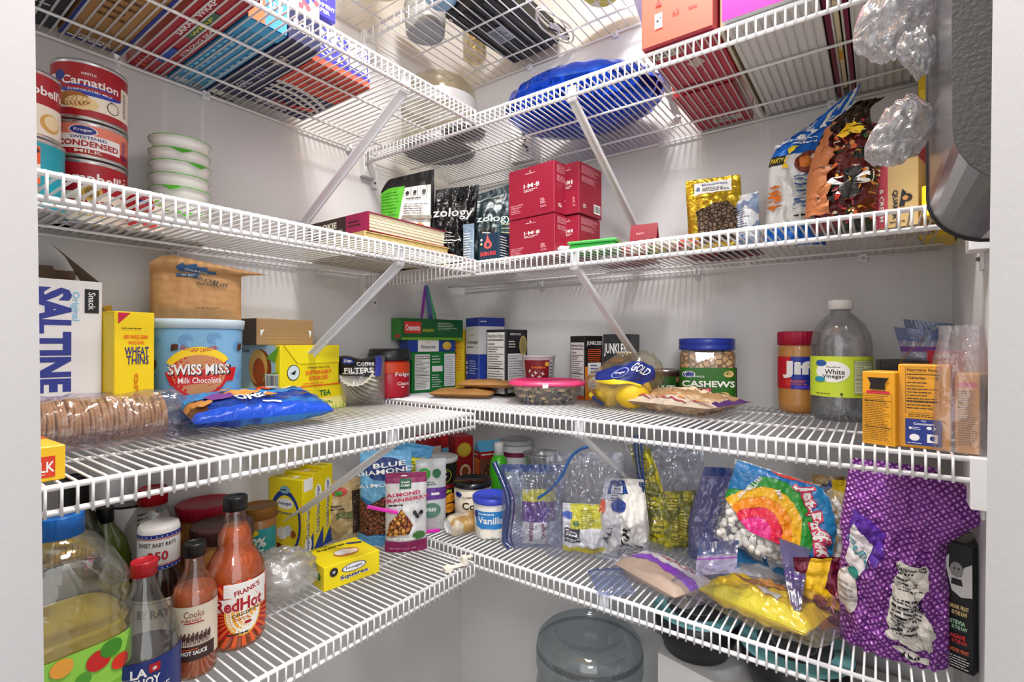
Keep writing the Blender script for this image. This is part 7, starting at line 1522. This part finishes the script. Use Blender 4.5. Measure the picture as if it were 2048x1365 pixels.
# its folded zipper flap with blue top
def flap(label, corners, y, m_top, m_body, seed=0, parent=None, lines=mat('#7a2a8a', .35), bulge=.008):
    """corners: four (px,py) from top-left clockwise; each given its own y plane"""
    P = [at(px, py, y=yy) for (px, py), yy in zip(corners, y)]
    def g(u, v): return (P[0]*(1-u)+P[1]*u)*v+(P[3]*(1-u)+P[2]*u)*(1-v)+Vector((0, -bulge*sin(pi*v)+.002*noise.noise(Vector((u*5, v*5, seed))), 0))
    mb = MB(); mb.grid(g, 20, 20, lambda u, v: m_top if v > .66 else (lines if .52 < v < .56 or .60 < v < .62 else m_body)); mb.grid(lambda u, v: g(1-u, v)+Vector((0, .0025, 0)), 20, 20, lambda u, v: m_top if v > .66 else m_body)
    o = mb.build('zipper_flap', None)
    if parent: bpy.context.view_layer.update(); o.parent = parent; o.matrix_parent_inverse = parent.matrix_world.inverted()
    else: tagp(o, label, 'bag')
    return o
BL2 = film('#3f5fa4', .12, .7, .25, .4, 20); BD2 = film('#cdc3e4', .14, .42, .15, .5, 20)
flap('', [(1400, 1086), (1478, 1082), (1474, 1146), (1392, 1152)], (-.335, -.325, -.350, -.362), BL2, BD2, 3, L6)
# little empty zip bag at the front
mb = MB()
for s_ in (1, -1): mb.grid((lambda u, v, s_=s_: zl((0, 0), 0, .085, .065, .016, s_, 9)(u if s_ > 0 else 1-u, v)), 26, 20, (lambda u, v: BLZ if (u < .12) else ZF2) if s_ > 0 else ZF2)
tagp(mb.build('zip_bag', None, (.668, -.352, R4+.0005), rotz(RD(-50))), 'small empty zip bag with a violet zipper lying near the rail', 'bag')
# yellow candy bag in zip bag, front right
CY1 = foil('#eec81a', .25, .7, 16, .2)
flatpack('candy_bag', 'bright yellow candy bag with brown print lying inside a zip bag near the rail', 'bag', (.905, -.297), R4, RD(-16), .165, .10, .045, CY1, lambda A: (A.poly([(.1, .62), (.5, .55), (.9, .66), (.9, .86), (.3, .84)], mat('#8a5a24', .4)), A.ell(.5, .72, .16, mat('#c8862a'), .1), A.rect(.36, .9, .6, .99, mat('#d83a24')), A.rect(0, 0, 1, .22, mat('#ecd820', .3)), A.poly([(.45, .32), (.7, .24), (.72, .34), (.5, .42)], mat('#b9b4ae'))), 160, .006, sq=.5, nu=44, nv=30)
mb = MB()
for s_ in (1, -1): mb.grid((lambda u, v, s_=s_: zl((0, 0), 0, .235, .135, .06, s_, 12)(u if s_ > 0 else 1-u, v)), 44, 30, ZF)
L7 = tagp(mb.build('zip_bag', None, (.900, -.300, R4+.0005), rotz(RD(-16))), 'large clear zip bag around the bright yellow candy bag at the rail', 'bag')
flap('', [(1558, 1078), (1620, 1100), (1602, 1222), (1585, 1222)], (-.24, -.24, -.335, -.335), film('#a9a4d8', .14, .5, .15, .5, 20), film('#8f86c8', .14, .5, .15, .5, 20), 5, L7, mat('#4a2a7a', .35))
# maroon and yellow chocolate bag
c = col2(1655, y=-.262)
pouch('chocolate_bag', 'maroon and yellow candy bag standing in a clear bag left of the purple bag', 'bag', c, R4, facecam(c, .2), pxm(c, 92), hz(c, 1108, R4), .04, foil('#6a1530', .25, .6, 18, .2), lambda A: (A.poly([(0, .5), (.35, 1), (.75, 1), (.5, .6), (1, .2), (1, .4)], mat('#f0c01a', .3)), A.text('Dark', .62, .4, .09, mat('#e8a0b8'), w=.4, rot=70, bold=.02), A.poly([(.0, .2), (.3, .3), (.6, .05), (.2, .02)], mat('#d8862a')), A.ell(.35, .45, .12, mat('#8a2a4a'), .08)), top=.94, seed=170, wr=.006, tilt=(.12, -.14))
# purple gift-wrapped flour bag
def quilt():
    m = bpy.data.materials.new('quilted_purple'); m.use_nodes = True; nt = m.node_tree; n = nt.nodes; L = nt.links.new; b = n['Principled BSDF']; b.inputs['Roughness'].default_value = .28; b.inputs['Metallic'].default_value = .25
    co = n.new('ShaderNodeTexCoord'); mp = n.new('ShaderNodeMapping'); mp.inputs['Rotation'].default_value = (0, RD(35), 0); L(co.outputs['Object'], mp.inputs[0])
    wv = []
    for ax, rt in (('X', 0), ('Z', 0)):
        w = n.new('ShaderNodeTexWave'); w.wave_type = 'BANDS'; w.bands_direction = ax; w.inputs['Scale'].default_value = 52; w.inputs['Distortion'].default_value = .8; w.inputs['Detail Scale'].default_value = 2; L(mp.outputs[0], w.inputs['Vector']); wv.append(w)
    mx = n.new('ShaderNodeMath'); mx.operation = 'MINIMUM'; L(wv[0].outputs['Fac'], mx.inputs[0]); L(wv[1].outputs['Fac'], mx.inputs[1])
    cr = n.new('ShaderNodeValToRGB'); cr.color_ramp.elements[0].color = lin('#6a2a86'); cr.color_ramp.elements[0].position = .06; cr.color_ramp.elements[1].color = lin('#e2a4ee'); cr.color_ramp.elements[1].position = .8; e = cr.color_ramp.elements.new(.3); e.color = lin('#b45ccc')
    L(mx.outputs[0], cr.inputs[0]); L(cr.outputs[0], b.inputs['Base Color'])
    tn = n.new('ShaderNodeTexNoise'); tn.inputs['Scale'].default_value = 22; tn.inputs['Distortion'].default_value = 1.5; L(co.outputs['Object'], tn.inputs['Vector'])
    ad = n.new('ShaderNodeMath'); ad.operation = 'MULTIPLY_ADD'; L(mx.outputs[0], ad.inputs[0]); ad.inputs[1].default_value = .25; L(tn.outputs['Fac'], ad.inputs[2])
    bp = n.new('ShaderNodeBump'); bp.inputs['Strength'].default_value = .9; bp.inputs['Distance'].default_value = .01; L(ad.outputs[0], bp.inputs['Height']); L(bp.outputs[0], b.inputs['Normal'])
    return m
QP = quilt(); c = col2(1782, y=-.285); wq = pxm(c, 176); hq = min(hz(c, 880, R4), Z3-.032-R4)
def purp(P, u, v):
    if v > .62:
        s = (v-.62)/.38; P.x = P.x*(1+.06*s)+.018*s+.035*s*max(0, u-.75)/.25*(1-abs(2*s-1)*.6); P.y += -.016*sin(s*pi)*u; 
        if u > .7: P.z -= (u-.7)*.10*s
    if .4 < v < .62: P.x *= 1-.05*sin((v-.4)/.22*pi)
    return P
def a_pu(A):
    A.poly([(.10, .60), (.12, .74), (.44, .64), (.42, .52), (.34, .46)], mat('#5a2a9e', .35)); A.poly([(.06, .46), (.14, .66), (.34, .56), (.22, .40), (.14, .40)], mat('#e6dfe0', .4)); A.ell(.10, .30, .10, mat('#ddd6d2', .4), .12); A.ell(.16, .40, .05, mat('#1f9a8e'), .035); A.lines(.03, .24, .16, .34, 4, mat('#8a8a8a'), .3); A.text('Gluten', .2, .52, .03, mat('#2f8f9a'), w=.16, rot=-50)
    A.poly([(.56, .52), (.82, .50), (.78, .40), (.74, .34), (.84, .18), (.82, .08), (.46, .14), (.50, .30), (.48, .36)], mat('#d8d4cc', .5))
    A.text('Nutrition Facts', .68, .495, .02, INK, w=.2, bold=.02); A.lines(.56, .36, .76, .475, 8, INK, .4, 3); A.lines(.52, .16, .78, .34, 13, INK, .45, 4); A.poly([(.52, .10), (.82, .045), (.82, .02), (.5, .075)], mat('#d8d4cc', .5))
    A.lines(.55, .045, .8, .07, 1, INK)
pouch('flour_bag', 'tall purple quilt-patterned bag with a long white nutrition label and a folded top', 'bag', c, R4, facecam(c, .0), wq, hq, .085, QP, a_pu, top=.985, bot=.8, seed=180, wr=.009, sq=.42, warp=purp, nu=56, nv=76)
# black sweetener carton
def a_bx(A):
    A.poly([(.04, .86), (.22, .90), (.2, .8), (.3, .74), (.62, .74), (.7, .82), (.96, .86), (.96, .60), (.6, .58), (.3, .62)], mat('#d8d8d6')); A.ell(.46, .79, .22, mat('#8f8f8c'), .06); A.poly([(.3, .72), (.62, .72), (.66, .67), (.28, .67)], INK); A.ell(.4, .8, .03, INK, .01); A.ell(.54, .8, .03, INK, .01)
    A.text('MONK FRUIT', .56, .50, .035, mat('#d8c080'), w=.6, bold=.04); A.text('IN THE RAW', .56, .455, .035, mat('#d8c080'), w=.5, bold=.04); A.text('STEVIA', .5, .38, .035, mat('#a8d8b0'), w=.5, bold=.04); A.text('IN THE RAW', .56, .34, .03, mat('#a8d8b0'), w=.5, bold=.03)
    A.text('AGAVE', .5, .27, .035, mat('#e0343a'), w=.5, bold=.04); A.text('IN THE RAW', .56, .23, .03, mat('#e0343a'), w=.5, bold=.03); A.text('MONK FRUIT', .56, .16, .03, mat('#e8703a'), w=.6, bold=.03); A.lines(.1, .02, .9, .12, 5, WHITE, .35, 3, .8)
A = col2(1884, y=-.288); B = Vector((WID-.006, -.300))
o = carton('sweetener_box', 'black sweetener carton with a grey bearded face emblem beside the door jamb', 'box', A, B, R4, hz(A, 1078, R4), .085, mat('#141416', .4), {'front': a_bx, 'top': lambda A: (A.rect(.3, .1, .7, .7, mat('#8f8f8a')), A.lines(.1, .75, .9, .95, 2, WHITE, .3))})
carton('cereal_box', 'brown and orange box standing behind the black carton', 'box', (1.085, -.165), (1.145, -.17), R4, .20, .05, mat('#8a5a24', .5), {'front': lambda A: A.ell(.5, .5, .3, ORANGE, .2)})

# ================================================================== below the shelves
mb = MB(); z_w = .70
a0 = Vector((.650, -.085)); e1 = Vector((.94, -.34)).normalized(); e2 = Vector((-e1.y, e1.x))
mb.prism([(.700, -.205), (1.06, -.290), (1.12, -.02), (.690, -.012)], 0.001, z_w, mat('#e4e4e2', .45), 'z')
tagp(mb.build('white_cabinet', None), 'plain white cabinet on the floor carrying the teal lidded bowls', 'cabinet')
TL = mat('#86cdd0', .4); DKB = mat('#20222a', .4)
def storebowl(label, c, r_, ztop_):
    h = ztop_-z_w-.001; t = thing('storage_bowl', label, 'bowl', (c[0], c[1], z_w+.001), facecam(c, .5), 'dark bowls with teal lids')
    mb = MB(); mb.lathe([(r_*.62, 0), (r_*.72, .004), (r_*.93, h*.55), (r_*1.0, h*.95), (r_*.96, h*.95)], DKB, 56); mb.build('bowl', t)
    mb = MB(); mb.lathe([(r_*.985, h*.90), (r_*.99, h*.97), (r_*.93, h), (r_*.66, h)], TL, 56, cap=(False, False)); mb.lathe([(r_*.66, h), (r_*.64, h*.985), (.0002, h*.985)], mat('#2a2c30', .3), 48, cap=(False, False)); mb.lathe([(r_*.40, h*.99), (r_*.38, h*1.0), (r_*.36, h*.99)], mat('#8a8c8e', .3, .5), 40, cap=(False, False))
    A = Art(.03, .02); A.text('OXO', .5, .7, .4, INK, w=.9, bold=.02); A.text('tot', .5, .2, .3, INK, w=.5)
    mb.art(A, lambda u, v, o: (r_*.72+(u-.5)*.03*.7, -r_*.30+(v-.5)*.02, h+.0006+o), .03, .02); mb.build('lid', t); return t
storebowl('dark bowl with a teal lid on the white cabinet beside the water bottle', (.758, -.150), .084, .785)
storebowl('dark bowl with a teal lid on the white cabinet below the yellow candy', (.934, -.175), .090, .785)
# water bottle upside down on its stand
WB = film('#dfe6ea', .14, .16, .06, .15, 8)
c = Vector((.520, -.150)); z0 = .20; zt3 = .662; H = zt3-z0; R5 = .120
mb = MB(); mb.lathe([(.10, 0), (.105, .01), (.105, .18), (.085, .199)], mat('#dedede', .4), 40); tagp(mb.build('bottle_stand', None, (c.x, c.y, 0)), 'white round stand on the floor under the upturned water bottle', 'stand')
t = thing('water_bottle', 'large clear upturned water bottle showing its round ridged base in the corner', 'bottle', (c.x, c.y, z0))
pw = [(.03, 0), (.032, .04), (.06, .075), (R5*.97, .12)]
for k in range(4): b = .12+k*.08; pw += [(R5*.97, b+.012), (R5, b+.022), (R5, b+.058), (R5*.97, b+.068)]
pw += [(R5, H-.045), (R5*.97, H-.022), (R5*.86, H-.008), (R5*.76, H-.002), (R5*.68, H), (R5*.64, H-.004), (R5*.60, H-.012), (.015, H-.010), (.008, H-.004), (.0002, H-.004)]
mb = MB(); mb.lathe([(r_, z_) for r_, z_ in pw], WB, 64, cap=(True, False)); mb.build('bottle_body', t)
mb = MB(); mb.lathe([(.034, -.0005), (.034, .03)], mat('#9fc0d8', .4), 24); mb.build('cap', t)
